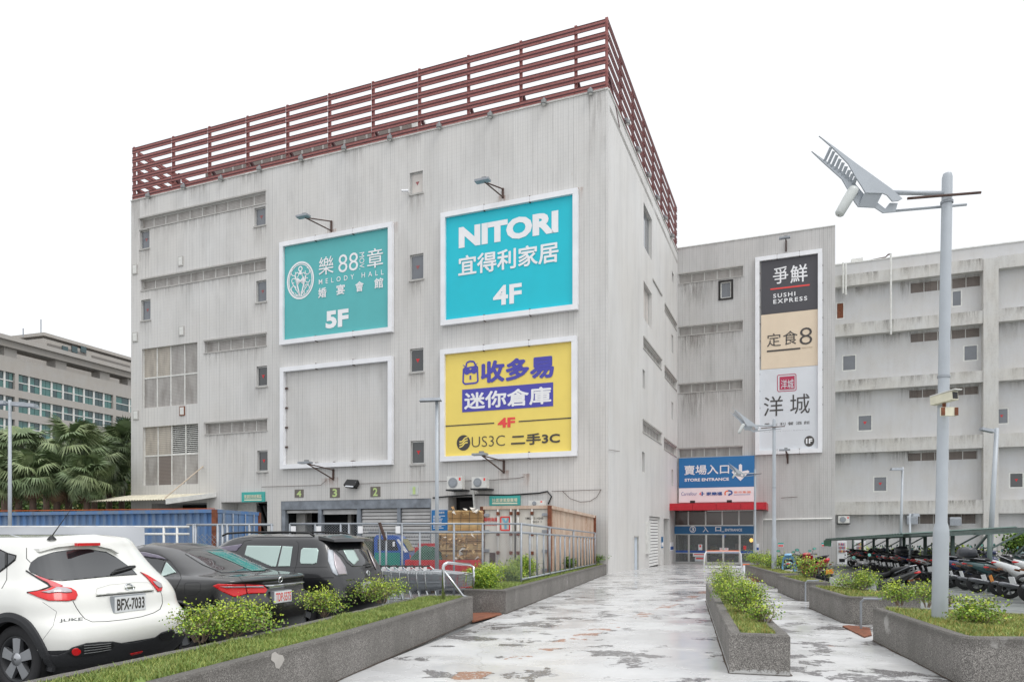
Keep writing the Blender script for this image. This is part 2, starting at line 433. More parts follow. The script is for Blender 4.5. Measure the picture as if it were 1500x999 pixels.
# ================================================================ the store building
C0 = (4.70, 34.7); vv = (.3706, .9288); rr = (.929, -.370)
PF = Plane(C0, rr, (-.3706, -.9288))               # long signboard facade, a < 0 to the left of the corner
PR = Plane(C0, vv, rr)                             # side facade running away from the corner
T = PR.inv(992, 500)[0]
PW = Plane(PR.P(T, 0).xy, rr, (-.3706, -.9288))    # wing with the store entrance
zR = CH+(CY-131)/F*34.7                            # roof edge
aL = PF.inv(192, 400)[0]
GZ = -1.6
sb = thing('store_building', 'large pale grey tiled store with four sign frames and a red steel roof screen', 'building', PF.P(aL/2, GZ, -T/2))

holes = []; jobs = []
def hole(pl, tl, br, dep=.35):
    a0, a1, z0, z1 = pl.rect(tl, br); h = (a0, a1, z0, z1, dep); return h
# small windows of the signboard facade
for tl, br, g_, t_ in [((205, 338.8), (219, 363), 'glass', 'tri2'), ((206.8, 440), (220.5, 468), 'glass', 'tri2'),
                       ((372.6, 305.5), (389, 329), 'glass', 'tri2'), ((375, 412), (390.2, 441), 'glass', 'tri2'),
                       ((375.7, 537), (391.3, 565), 'glass_d', 'tri'), ((376.8, 660), (392, 690), 'glass_d', 'tri'),
                       ((600.2, 254), (619.4, 281.5), 'glass_b', 'tri2'), ((600.3, 374), (620.3, 408), 'glass', 'tri2'),
                       ((600.3, 511.5), (620.3, 544), 'glass_d', 'tri'), ((601.4, 646), (621.2, 679), 'glass_d', 'tri')]:
    h = hole(PF, tl, br, .3); holes.append(h); jobs.append(('w', h, g_, t_))
for tl, br, n_ in [((205.2, 321.5), (389, 297), 10), ((207.2, 411), (389.5, 394.7), 10), ((299.7, 500.5), (390.3, 506), 5), ((301, 620.5), (391.3, 630), 5)]:
    h = hole(PF, tl, br, .25); holes.append(h); jobs.append(('v', h, n_))
big1 = hole(PF, (208, 511.5), (289, 591), .3); big2 = hole(PF, (209.3, 626), (290.3, 708.5), .3)
holes += [big1, big2]
dock = hole(PF, (411.4, 734), (631.6, 990), 3.0); dock = (dock[0], dock[1], GZ, dock[3], 3.0)
door = hole(PF, (656.5, 727.5), (694, 990), 1.0); door = (door[0], door[1], GZ, door[3], 1.0)
lo1 = hole(PF, (324, 735.5), (391.5, 900), 2.5); lo1 = (lo1[0], lo1[1], GZ, lo1[3], 2.5)
lo2 = hole(PF, (222, 737.5), (303, 900), 2.5); lo2 = (lo2[0], lo2[1], GZ, lo2[3], 2.5)
holes += [dock, door, lo1, lo2]
wall(PF, aL, 0, GZ, zR, holes).build('front_wall', M['tile'], sb, uv=True)
for j in jobs:
    if j[0] == 'w': window(sb, PF, j[1], j[2], tri=j[3])
    else: vent(sb, PF, j[1], j[2])
# pale sills and surrounds
for j in jobs:
    if j[0] == 'w':
        x, y, p, q = j[1][:4]; stain(sb, PF, x-.15, y+.15, p-.09, rnd(.9, 1.8)); MB().pbox(PF, x-.05, y+.05, p-.09, p-.0, 0, .05).build('sill', M['reveal'], sb)
for j in jobs:
    if j[0] == 'v':
        x, y, p, q = j[1][:4]; stain(sb, PF, x-.1, y+.1, p-.07, rnd(.8, 1.3)); stain(sb, PF, x-.2, x+.5, q+.1, 1.6)
stain(sb, PF, aL+.05, aL+.9, zR, 6); stain(sb, PF, -1.1, -.1, zR, 4)
for i in range(6): x = aL+1+i*3.9; stain(sb, PF, x, x+rnd(1.0, 2.0), zR, rnd(.6, 1.6))
for px, py in ((486, 340), (737, 291), (489, 703), (738, 693), (768, 698), (478, 704), (845, 280), (576, 330)):
    x, z = PF.inv(px, py); stain(sb, PF, x-.35, x+.35, z+.15, rnd(.6, 1.1), .006, 'stain_r')
# tall louvred bays
def bay(h, zm, mats, n=4):
    x, y, p, q = h[:4]; w = (y-x)/n; b = MB(); e = -.16
    for k in range(n+1): b.pbox(PF, x+w*k-.035, x+w*k+.035, p, q, e-.05, e+.03)
    b.pbox(PF, x, y, zm-.04, zm+.04, e-.06, e+.02)
    fr = b.build('louvre_bay', M['white2'], sb)
    for k in range(n):
        for r_, (u0, u1) in enumerate(((p, zm-.04), (zm+.04, q))):
            key = mats[r_][k]; X0, X1 = x+w*k+.035, x+w*(k+1)-.035
            if key == 'open':
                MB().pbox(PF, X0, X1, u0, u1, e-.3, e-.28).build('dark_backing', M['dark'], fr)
                nn = 15
                for i in range(nn):
                    zz = u0+(u1-u0)*(i+.5)/nn
                    MB().hexa([PF.P(X0, zz-.06, e), PF.P(X1, zz-.06, e), PF.P(X1, zz+.01, e-.12), PF.P(X0, zz+.01, e-.12),
                               PF.P(X0, zz-.04, e), PF.P(X1, zz-.04, e), PF.P(X1, zz+.03, e-.12), PF.P(X0, zz+.03, e-.12)]).build('slat', M['white2'], fr)
            else:
                MB().pbox(PF, X0, X1, u0, u1, e-.05, e-.01).build('louvre_panel', M[key], fr, uv=True)
bay(big1, PF.inv(209, 554)[1], [['louvre', 'louvre', 'louvre', 'louvre'], ['louvre_b', 'louvre_b', 'louvre', 'louvre']])
bay(big2, PF.inv(209, 668)[1], [['louvre_d2', 'louvre_d2', 'louvre', 'louvre']]*0+[['louvre', 'louvre_d', 'louvre', 'louvre'], ['louvre_b', 'louvre_b', 'open', 'open']])
# side facade
h2 = []; j2 = []
for x0, y0, x1, y1, g_ in [(942.8, 296, 955, 383, 'glass'), (942.8, 411, 954.8, 483, 'glass_b'), (941.3, 540, 945, 571, 'glass_d'), (940.6, 661, 944.6, 692, 'glass_d'),
                           (983.8, 489, 986.2, 519, 'glass_d'), (983.8, 588, 986.2, 616, 'glass_d'), (983.8, 687, 986.2, 712, 'glass_d'), (984.2, 397, 987, 416, 'glass_d')]:
    h = hole(PR, (x0, y0), (x1, y1), .4); h2.append(h); j2.append(('w', h, g_))
for x0, y0, x1, y1, n_ in [(942.4, 494.5, 968.8, 541, 6), (941.5, 615.5, 968.8, 650, 6), (956, 411, 969, 431, 3), (973.6, 446, 991, 484, 6), (973.6, 536.5, 991, 572, 6), (972.6, 642, 991, 668.5, 6)]:
    h = hole(PR, (x0, y0), (x1, y1), .25); h2.append(h); j2.append(('v', h, n_))
def low(pl, x0, y0, x1, dep=.2, zb=None):
    h = hole(pl, (x0, y0), (x1, y0+5), dep); return (h[0], h[1], GZ if zb is None else zb, h[3], dep)
bd = low(PR, 928.6, 784.5, 935.2); shut = low(PR, 951.2, 755.5, 967.6); rec = low(PR, 972.2, 759, 980.6, 1.2)
h2 += [bd, shut, rec]
wall(PR, 0, T, GZ, zR, h2).build('side_wall', M['tile_side'], sb, uv=True)
for j in j2:
    if j[0] == 'w': window(sb, PR, j[1], j[2], back=.22, mull=2 if j[1][1]-j[1][0] > 2 else 0)
    else: vent(sb, PR, j[1], j[2], key='louvre')
def gz(pl, a): q = pl.P(a, 0); return G(q.x, q.y)
MB().pbox(PR, bd[0]+.06, bd[1]-.06, gz(PR, bd[0])-.1, bd[3]-.08, -.12, -.07).build('side_door', mat('pale_blue_door', (196, 206, 216), .5, var=.06), sb)
MB().pbox(PR, bd[0], bd[1], bd[3]-.08, bd[3], -.12, .03).pbox(PR, bd[0], bd[0]+.06, GZ, bd[3]-.08, -.12, .02).pbox(PR, bd[1]-.06, bd[1], GZ, bd[3]-.08, -.12, .02).build('door_frame', M['reveal'], sb)
def shutter(parent, pl, h, zb, key, d, n=None, name='roller_shutter'):
    n = n or max(1, int((h[3]-zb)/.19)); s_ = MB().pbox(pl, h[0], h[1], zb, h[3], d-.06, d-.04).build(name, M['interior'], parent)
    b = None; me = None
    for i in range(n):
        z0 = zb+(h[3]-zb)*i/n; z1 = zb+(h[3]-zb)*(i+1)/n
        MB().hexa([pl.P(h[0]+.03, z0, d), pl.P(h[1]-.03, z0, d), pl.P(h[1]-.03, z0, d-.04), pl.P(h[0]+.03, z0, d-.04),
                   pl.P(h[0]+.03, z1-.04, d-.03), pl.P(h[1]-.03, z1-.04, d-.03), pl.P(h[1]-.03, z1-.04, d-.04), pl.P(h[0]+.03, z1-.04, d-.04)]).build('slat', M[key], s_)
    return s_
M['slat_g'] = mat('shutter_slat_grey', (178, 177, 176), .5, .2, var=.15, vs=1.5)
M['slat_w'] = mat('shutter_slat_white', (222, 222, 220), .5, var=.08)
shutter(sb, PR, shut, gz(PR, shut[1])+.1, 'slat_w', -.15)
MB().pbox(PR, *PR.inv(945.8, 764)[:1], PR.inv(949.6, 764)[0], PR.inv(946, 811)[1], PR.inv(946, 764)[1], 0, .14).build('wall_cabinet', M['white2'], sb)
MB().pbox(PR, rec[0], rec[1], GZ, rec[3], -1.25, -1.2).build('recess_back', M['interior'], sb)
q0 = rec[0]+(rec[1]-rec[0])*.45
MB().pbox(PR, q0, q0+.25, GZ, rec[3], -.9, -.5).build('recess_pillar', M['reveal'], sb)
# dark bands at the recess of the side wall, other walls and the roof
MB().pbox(PF, aL, 0, zR-.9, zR-.6, -T-20, -.3).pbox(PF, aL, aL+.3, GZ, zR, -T-20, -.36).pbox(PF, aL, 0, GZ, zR, -T-20.3, -T-20).build('roof_and_rear_wall', M['reveal'], sb)
MB().pbox(PF, aL, 0, zR, zR+.07, -.3, .06).pbox(PR, .06, T, zR, zR+.07, -.3, .05).build('parapet_coping', M['white2'], sb)
# loading dock
de = -.35
a0, a1, _, zt = dock[:4]; zb = PF.inv(411.4, 746.5)[1]
MB().pbox(PF, a0, a1, zb, zt, de, -.02).build('dock_beam', M['steel_bg'], sb)
posts = [(411.4, 416.8), (465, 470), (522, 527.4), (581, 585.6), (629.5, 631.6)]
for p, q in posts:
    MB().pbox(PF, PF.inv(p, 700)[0], PF.inv(q, 700)[0], GZ, zb, de, -.05).build('dock_post', M['steel_bg'], sb)
zf = G(0, 40)+.35
MB().pbox(PF, a0+.02, a0+.06, GZ, zt-.02, -2.98, -.4).pbox(PF, a0+.06, a1-.02, zt-.1, zt-.03, -2.98, -.4).build('painted_shade_lining', M['dark'], sb)  # near-black sheets added inside the dock, its shade put into their colour
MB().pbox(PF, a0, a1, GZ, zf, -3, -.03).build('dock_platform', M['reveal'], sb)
MB().pbox(PF, a0, a1, GZ, zt, -3.1, -3.0).build('dock_back_wall', M['dark'], sb)  # near-black colour stands in for the unlit depth of the dock
for i, (p, q) in enumerate(((416.8, 465), (470, 522), (527.4, 581), (585.6, 629.5))):
    x, y = PF.inv(p, 700)[0], PF.inv(q, 700)[0]
    zz = [PF.inv(440, 751)[1], PF.inv(495, 753)[1], zf, zf][i]
    shutter(sb, PF, (x, y, GZ, zb), zz, 'slat_g', -.15)
for p in (446, 508):
    MB().pbox(PF, PF.inv(p, 700, -2)[0], PF.inv(p, 700, -2)[0]+.25, zf, zt, -2.4, -2.1).build('inner_column', M['reveal'], sb)
MB().pbox(PF, PF.inv(418, 700)[0], PF.inv(431, 700)[0], zf, zt-.2, -1.2, -1.0).build('inner_panel', M['reveal'], sb)
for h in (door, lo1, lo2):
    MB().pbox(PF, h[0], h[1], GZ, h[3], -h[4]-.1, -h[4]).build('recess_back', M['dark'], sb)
x, y = PF.inv(665, 700)[0], PF.inv(692, 700)[0]
MB().pbox(PF, x, y, GZ, PF.inv(670, 733)[1], -.9, -.7).build('service_door', M['interior'], sb)
MB().pbox(PF, lo1[0], PF.inv(352, 735)[0], GZ, lo1[3], -1.6, -1.4).build('recess_panel', M['white2'], sb)
pp = MB()
for k in range(4):
    x = PF.inv(362+k*9, 740)[0]; pp.tube([PF.P(x, zt-.2, -1.0), PF.P(x+.7, zt-2.0, -1.0)], .14, 8)
pp.build('duct_pipes', M['black'], sb)
# numbers over the dock
M['numgreen'] = mat('number_yellow_green', (188, 208, 140), .6, var=.1)
M['plate_d'] = mat('number_plate_brown', (112, 106, 100), .8, var=.15)
M['plate_l'] = mat('number_plate_pale', (196, 200, 196), .8, var=.1)
for ch, (x0, y0, x1, y1), pm in (('4', (431.5, 716.8, 444.5, 728.2), 'plate_d'), ('3', (483.2, 714.3, 497.6, 728.6), 'plate_d'), ('2', (542.5, 712.8, 557, 727.2), 'plate_d'), ('1', (600, 711.4, 613, 724.6), 'plate_l')):
    t = thing('bay_number', {'4': 'green 4 on a brown square over the leftmost open loading bay', '3': 'green 3 on a brown square over the second loading bay', '2': 'green 2 on a brown square over the third loading bay', '1': 'faded green 1 on a pale patch over the rightmost loading bay'}[ch], 'number sign', PF.P(PF.inv(x0, y0)[0], 5), group='bay numbers over the loading dock')
    flat(t, PF, (x0, y0), (x1, y1), M[pm], .025, 'backing')
    xm = (x0+x1)/2; w_ = 3.4 if ch != '1' else 2
    text(t, PF, ch, (xm-w_, y0+1.5), (xm+w_, y1-1), M['numgreen'], .032, .03)
# roof screen
rs = thing('roof_screen', 'dark red steel rail screen standing along the roof edge of the tiled store', 'screen', PF.P(0, zR, 0))
zT = CH+(CY-27)/F*34.7; rows = 6; pit = (zT-zR-.42)/(rows-.98)
def rail(pl, a0, a1, z, d):
    w = []
    for dz in (0, .19):            # two channels make one rail
        b = MB(); b.pbox(pl, a0, a1, z+dz+.016, z+dz+.155, d-.03, d-.012)
        b.cm = 1; b.pbox(pl, a0, a1, z+dz, z+dz+.02, d-.03, d+.01); b.pbox(pl, a0, a1, z+dz+.155, z+dz+.175, d-.03, d+.01)
        b.build('rail', [M['red_rail'], M['red_dark']], rs)
posts = [252, 305, 361, 419.5, 481, 545, 613, 685, 762, 842.7]
pa = [aL+.15]+[PF.inv(p, 100)[0] for p in posts]+[-.1]
for k in range(rows):
    z = zR+.03+pit*k
    for x, y in zip(pa, pa[1:]): rail(PF, x, y-.03, z, .05)
    nb = 7
    for i in range(nb): rail(PR, .06+i*(T-.06)/nb, .06+(i+1)*(T-.06)/nb-.03, z, .0)
PL_ = Plane(PF.P(aL, 0).xy, (-vv[0], -vv[1]), (-rr[0], -rr[1]))
for k in range(rows):
    for i in range(4): rail(PL_, -3.6*(i+1), -3.6*i-.3, zR+.03+pit*k, -.2)
for x in pa:
    MB().pbox(PF, x-.07, x+.07, zR+.07, zT+.12, -.2, -.06).build('post', M['red_rail'], rs)
    MB().bar(PF.P(x+.05, zR+pit*1.6, -.2), PF.P(x+.05, zR-.6, -2.4), .14).build('brace', M['red_dark'], rs)
for i in range(1, 8):
    x = .06+i*(T-.2)/7
    MB().pbox(PR, x-.07, x+.07, zR+.07, zT+.05, -.2, -.06).build('post', M['red_rail'], rs)
for i in range(1, 5): MB().pbox(PL_, -3.6*i-.07, -3.6*i+.07, zR, zT, -.4, -.26).build('post', M['red_dark'], rs)
# low louvred plant house behind the screen
x0, x1 = PF.inv(300, 250, -5)[0], PF.inv(604, 200, -5)[0]
rh = MB().pbox(PF, x0, x1, zR-.6, PF.inv(590, 181, -5)[1], -9, -5.05).build('plant_house', M['reveal'], None, label='low grey louvred plant house on the roof behind the red screen', cat='roof hut')
n_ = 20
for i in range(n_):
    MB().pbox(PF, x0+(x1-x0)*i/n_+.1, x0+(x1-x0)*(i+1)/n_-.1, zR-.4, PF.inv(590, 181, -5)[1]-.12, -5.05, -5.0).build('louvre_panel', M['louvre_d'], rh, uv=True)
MB().tube([PF.P(x1+.5, zR-.6, -5), PF.P(x1+.5, PF.inv(600, 184, -5)[1], -5)], .45, 14).build('vent_cowl', M['white2'], None, label='white round vent cowl at the end of the plant house', cat='vent')
# parapet floodlights
M['lampgrey'] = mat('lamp_housing', (138, 140, 140), .5, .2)
def spot(pl, px, py, lab, first=[]):
    a, z = pl.inv(px, py)
    b = MB(); t = thing('floodlight', lab, 'floodlight', pl.P(a, z, 0), group='floodlights along the parapet')
    MB().pbox(pl, a-.04, a+.04, z+.1, z+.26, -.05, .14).build('bracket', M['galv'], t)
    MB().lathe(pl.P(a, z-.1, .16), (0, 0, 1), [(0, .11), (.04, .145), (.2, .145), (.25, .08)], 12).build('housing', M['lampgrey'], t)
    MB().lathe(pl.P(a, z-.115, .16), (0, 0, 1), [(0, .09), (.02, .1)], 12).build('lens', M['white2'], t)
ords = ['first', 'second', 'third', 'fourth', 'fifth', 'sixth', 'seventh', 'eighth', 'ninth', 'tenth', 'eleventh']
for i, (x, y) in enumerate([(219.3, 289), (271, 276), (325.8, 264), (382, 250), (443, 235), (506, 220), (573, 205), (645, 188), (719.6, 172), (798, 153), (866, 138)]):
    spot(PF, x, y, ords[i]+' floodlight from the left under the red screen of the signboard facade')
for i, (x, y) in enumerate([(915, 181), (931.5, 222), (947, 259), (960.5, 292), (972, 321), (982, 347)]):
    spot(PR, x, y, ords[i]+' floodlight from the corner along the side wall parapet')
# wall boxes, empty fixing plates
for i, (x, y, w_, lab) in enumerate([(265, 383, 3.6, 'pale square plate left of the green signboard, level with its emblem'), (198, 395, 3.4, 'pale square plate at the left wall edge, upper of three'), (266.5, 485, 3.8, 'framed square plate above the upper louvre bay'),
                          (198.5, 494, 3.6, 'worn square plate at the left wall edge, middle of three'), (267.3, 602, 3.8, 'rust framed square plate between the two louvre bays'), (199.5, 608, 3.8, 'broken square plate at the left wall edge, lowest of three')]):
    a0, a1, z0, z1 = PF.rect((x-w_, y-6.5), (x+w_, y+6.5))
    t = MB().pbox(PF, a0, a1, z0, z1, 0, .05).build('wall_plate', M['rust'] if i == 4 else M['reveal'], None, label=lab, cat='wall plate', group='square plates on the facade')
    MB().pbox(PF, a0+.06, a1-.06, z0+.06, z1-.06, .05, .06).build('cover', M['white2'], t)

# ================================================================ wing with entrance
aW = PW.inv(1223.5, 500)[0]; zW = CH+(CY-331)/F*PW.P(aW, 0).y
wb = thing('entrance_wing', 'narrow tiled wing with the tall three part signboard and the store entrance', 'building', PW.P(aW/2, GZ, 0))
hw = []; jw = []
for x0, y0, x1, y1 in [(994.7, 402.5, 1088.3, 404), (994.7, 480, 1088, 482.6), (994.7, 563.5, 1087.5, 569), (994.7, 657.5, 1087.5, 666.5)]:
    h = hole(PW, (x0, y0), (x1, y1), .25); hw.append(h); jw.append(h)
ww = hole(PW, (1055.5, 414), (1071, 436), .3); hw.append(ww)
eh = hole(PW, (1004, 742), (1104.5, 900), 1.0); eh = (eh[0]-.5, eh[1], GZ, eh[3], 2.0)
wall(PW, 0, aW, GZ, zW, hw+[eh]).build('wing_wall', M['tile_wing'], wb, uv=True)
for h in jw: vent(wb, PW, h, 5); stain(wb, PW, h[0]-.2, h[1]+.4, h[2]-.07, rnd(1.6, 2.6)); stain(wb, PW, h[0], h[0]+2, h[2]-.07, 3.2, .007)
window(wb, PW, ww, 'glass', back=.05, frame='white2')
x, y, p, q = ww[:4]
MB().pbox(PW, x-.15, x, p-.12, q+.12, 0, .06).pbox(PW, y, y+.15, p-.12, q+.12, 0, .06).pbox(PW, x, y, q, q+.12, 0, .06).pbox(PW, x, y, p-.12, p, 0, .06).build('window_surround', M['interior'], wb)
MB().pbox(PW, 0, aW, zW, zW+.06, -.3, .05).pbox(PW, aW-.3, aW, GZ, zW, -14, -.3).pbox(PW, 0, aW, zW-.9, zW-.6, -14, -.3).build('wing_coping_and_side', M['white2'], wb)
# pilaster lines
for px in (1000,):
    pass
# ================================================================ far grey block
PB = Plane(PW.P(0, 0, -4).xy, rr, (-.3706, -.9288))
fb = thing('rear_block', 'long weathered grey block with rust stained beams behind the scooter shelter', 'building', PB.P(PB.inv(1350, 600)[0], GZ))
aB0 = aW-.5; aB1 = PB.inv(1680, 500)[0]; zB = PB.inv(1223, 390)[1]
hb = []; jb = []
for x0, y0, x1, y1 in [(1334, 414, 1437, 418.5), (1334, 488, 1436, 493), (1332, 571, 1434, 577), (1330, 663, 1432, 672), (1328, 753, 1430, 766.5)]:
    h = hole(PB, (x0, y0), (x1, y1), .3); hb.append(h); jb.append(h)
wins = [((1393.8, 426), (1409.5, 448.5), 'glass', 0), ((1411, 506), (1433, 528), 'glass', 0), ((1233.5, 520.5), (1254.5, 542.5), 'glass', 0), ((1224.5, 443.5), (1237, 467), 'rust', 0),
        ((1256, 608), (1278, 631), 'glass', 'tri'), ((1279, 697.5), (1300, 720), 'glass', 'tri'), ((1457, 598), (1478, 621), 'glass', 'tri'), ((1478, 692), (1500, 714.5), 'glass_d', 'tri')]
for tl, br, g_, t_ in wins:
    h = hole(PB, tl, br, .3); hb.append(h)
wall(PB, aB0, aB1, GZ, zB, hb).build('rear_wall', M['stucco'], fb, uv=True)
for h in jb: vent(fb, PB, h, 5, key='louvre_d', lip=False)
for (tl, br, g_, t_), h in zip(wins, hb[5:]): window(fb, PB, h, g_, tri=t_ or None, frame='white2', fr=.08, back=.04, ts=.12)
pil0, pil1 = PB.inv(1437.5, 500)[0], PB.inv(1459.5, 500)[0]
for (t0, t1) in ((408, 424.6), (478.8, 496.2), (560, 575.8), (646.7, 665), (735.5, 754)):
    za = PB.inv(1223, t0)[1]; zb_ = PB.inv(1223, t1)[1]
    for x, y in ((aB0, pil0), (pil1, aB1)):
        n_ = 3
        for i in range(9 if x < pil0 else 4): xx = x+rnd(0, (pil0-aB0)*.9); stain(fb, PB, xx, min(xx+rnd(.6, 2.5), y), za, rnd(.5, 1.0), .555); stain(fb, PB, xx, min(xx+rnd(.5, 2), y), zb_, rnd(.8, 2), .004)
        for i in range(n_): MB().pbox(PB, x+(y-x)*i/n_+.004, x+(y-x)*(i+1)/n_-.004, zb_, za, 0, .55).build('beam', M['beam'], fb, uv=True)
MB().pbox(PB, pil0, pil1, GZ, PB.inv(1440, 384)[1], 0, .62).build('pilaster', M['beam'], fb, uv=True)
MB().pbox(PB, aB0, aB1, PB.inv(1223, 408)[1], zB, 0, .15).build('parapet', M['stucco'], fb, uv=True)
MB().pbox(PB, aB0, aB1, zB, zB+.08, -.3, .2).pbox(PB, aB0, aB1, zB-1, zB-.8, -16, 0).build('parapet_coping', M['white2'], fb)
# ================================================================ signboards
S_ = lambda n, c, **k: mat(n, c, .45, var=.03, vs=1, **k)
M['teal'] = S_('sign_teal_faded', (84, 176, 178)); M['cyan'] = S_('sign_cyan', (0, 190, 208)); M['yellow'] = S_('sign_yellow', (238, 214, 108))
M['purple'] = S_('sign_purple', (74, 72, 170)); M['ink'] = S_('sign_ink', (66, 62, 60)); M['signwhite'] = S_('sign_white', (236, 236, 238))
M['sred'] = S_('sign_letter_red', (232, 74, 70)); M['charcoal'] = S_('sign_charcoal', (72, 71, 76)); M['beige'] = S_('sign_beige', (224, 206, 182))
M['palegrey'] = S_('sign_pale_grey', (214, 217, 222)); M['blue'] = S_('sign_blue', (34, 112, 172)); M['crimson'] = S_('seal_crimson', (178, 48, 84))
M['navy'] = S_('logo_navy', (40, 86, 160)); M['orange'] = S_('logo_orange', (232, 112, 60)); M['tealsign'] = S_('green_sign', (62, 168, 160)); M['cream'] = S_('cream_letters', (226, 226, 200))
def board(lab, pl, TL, TR, BR, BL, fw=.26, cat='signboard', cols=2, fm='white', grp='framed signboards on the facade'):
    a0 = (pl.inv(*TL, .2)[0]+pl.inv(*BL, .2)[0])/2; a1 = (pl.inv(*TR, .2)[0]+pl.inv(*BR, .2)[0])/2
    z1 = (pl.inv(*TL, .2)[1]+pl.inv(*TR, .2)[1])/2; z0 = (pl.inv(*BL, .2)[1]+pl.inv(*BR, .2)[1])/2
    t = thing('signboard', lab, cat, pl.P((a0+a1)/2, z0, 0), group=grp)
    D = .26
    for x, y, p, q in ((a0, a0+fw, z0+fw, z1-fw), (a1-fw, a1, z0+fw, z1-fw)):
        MB().pbox(pl, x, y, p, q, .02, D-.003).build('frame_bar', M[fm], t)
    n_ = 3
    for p, q in ((z0, z0+fw), (z1-fw, z1)):
        for i in range(n_):
            x, y = a0+(a1-a0)*i/n_, a0+(a1-a0)*(i+1)/n_-.012
            MB().pbox(pl, x, y, p, q, .02, D).build('frame_bar', M[fm], t)
        for i in range(1, n_):
            x = a0+(a1-a0)*i/n_
            MB().pbox(pl, x-.03, x+.02, p-.03, q+.05, .0, D-.02).build('frame_joint', M['rustb'], t)
    t['_r'] = (a0, a1, z0, z1)
    return t, a0+fw, a1-fw, z0+fw, z1-fw
def ring(parent, pl, c, rx, ry, w, m, d, n=40, name='emblem_ring'):
    a, z = pl.inv(*c, d); s_ = MB(); sc = pl.P(a, z).y/F
    ax = abs(pl.inv(c[0]+rx, c[1], d)[0]-a); az = ry*sc
    for i in range(n):
        t0, t1 = 2*math.pi*i/n, 2*math.pi*(i+1)/n
        q = [(a+math.cos(t)*(ax-o), z+math.sin(t)*(az-o)) for t, o in ((t0, 0), (t1, 0), (t1, w), (t0, w))]
        s_.quad(*[pl.P(x, y, d) for x, y in (q[3], q[0], q[1], q[2])])
    return s_.build(name, m, parent)
def disc(parent, pl, c, rx, ry, m, d, name='emblem_disc', n=32):
    a, z = pl.inv(*c, d); sc = pl.P(a, z).y/F; ax = abs(pl.inv(c[0]+rx, c[1], d)[0]-a); az = ry*sc
    b = MB(); b.v = [pl.P(a+math.cos(2*math.pi*i/n)*ax, z+math.sin(2*math.pi*i/n)*az, d) for i in range(n)]; b.f = [tuple(range(n))]; b.m = [0]
    return b.build(name, m, parent)
def panel(t, pl, a0, a1, z0, z1, m, d=.1, th=.06, name='panel'):
    return MB().pbox(pl, a0, a1, z0, z1, d-th, d).build(name, m, t)
d = .115
# --- green wedding hall board
t, a0, a1, z0, z1 = board('green wedding hall signboard with round emblem, reading MELODY HALL and 5F', PF, (408.8, 355.5), (574.5, 326), (575.2, 485.6), (410.9, 505.5))
panel(t, PF, a0+.02, a1, z0, z1, M['teal'])
w = M['signwhite']
for r_ in ((20, 27.5, .1), (17.3, 24, .05)): ring(t, PF, (440, 410.8), *r_, w, d)
text(t, PF, 'M', (434.5, 407.5), (445.5, 416), w, d, .02)
def swirl(cx, cy, r_, a0_, a1_, w_=.05):
    pts = [(cx+math.cos(R(a0_+(a1_-a0_)*i/12))*r_*(1-.045*i)*.8, cy+math.sin(R(a0_+(a1_-a0_)*i/12))*r_*(1-.045*i)) for i in range(13)]
    pline(t, PF, pts, w, d, w_, 'emblem_scroll')
for sx_ in (-1, 1):
    swirl(440+sx_*9.5, 399-sx_*1.2, 6, -90, -90+sx_*300); swirl(440+sx_*10, 411-sx_*1.4, 5, 0, sx_*300); swirl(440+sx_*9, 422-sx_*1.3, 6, 90, 90-sx_*310)
    swirl(440+sx_*4, 429, 4, 180, 180+sx_*260); swirl(440+sx_*5, 402, 4, 90, 90+sx_*270)
    pline(t, PF, [(440+sx_*8, 403), (440+sx_*1, 433)], w, d, .09, 'emblem_stem'); pline(t, PF, [(440+sx_*12, 415), (440+sx_*2, 431)], w, d, .05, 'emblem_stem')
ring(t, PF, (440, 394), 3.2, 4, .07, w, d); disc(t, PF, (440, 400), 2.2, 2.5, w, d)
text(t, PF, '樂', (467, 378), (488.7, 400.5), w, d, .006); text(t, PF, '88', (495.7, 374), (524.5, 395.5), w, d, -.005)
text(t, PF, 'MOV.', (526.5, 370.5), (533.7, 394), w, d, 0, rot=-math.pi/2); text(t, PF, '章', (538, 366), (561, 390.5), w, d, .006)
text(t, PF, 'MELODY HALL', (467, 409.8), (561.8, 402.2), w, d, .005, sx=2.0)
for ch, x0, y0, x1, y1 in (('婚', 466.5, 422.8, 478, 435), ('宴', 493, 418, 505, 430.3), ('會', 520.7, 413.5, 532.5, 426), ('館', 548.7, 408.5, 561, 421)):
    text(t, PF, ch, (x0, y0), (x1, y1), w, d, .03)
text(t, PF, '5F', (477, 456.4), (510.5, 477.6), w, d, .045)
# --- empty frame
t, a0, a1, z0, z1 = board('empty white sign frame over bare tiles, left of the yellow signboard', PF, (409.8, 539.3), (574.3, 521), (575, 680), (411.4, 687.2))
for i in range(4):
    MB().pbox(PF, a0-.02, a0+.16, z1-1-i*1.15, z1-.9-i*1.15, .04, .1).build('bolt_tab', M['rustb'], t)
for i in range(4): MB().pbox(PF, a0+1+i*1.2, a0+1.1+i*1.2, z0-.02, z0+.05, .05, .15).build('bolt_tab', M['rustb'], t)
# --- cyan furniture store board
t, a0, a1, z0, z1 = board('bright cyan NITORI signboard with 4F, at the upper right of the facade', PF, (645.5, 313), (847.5, 275.3), (845.6, 453.7), (646.3, 476.7))
panel(t, PF, a0, a1, z0, z1, M['cyan'])
text(t, PF, 'NITORI', (672, 333.3), (817.8, 340.5), w, d, .055); text(t, PF, '宜得利家居', (672, 376.5), (817.5, 383), w, d, .028)
text(t, PF, '4F', (722.3, 419.8), (764.2, 443), w, d, .03)
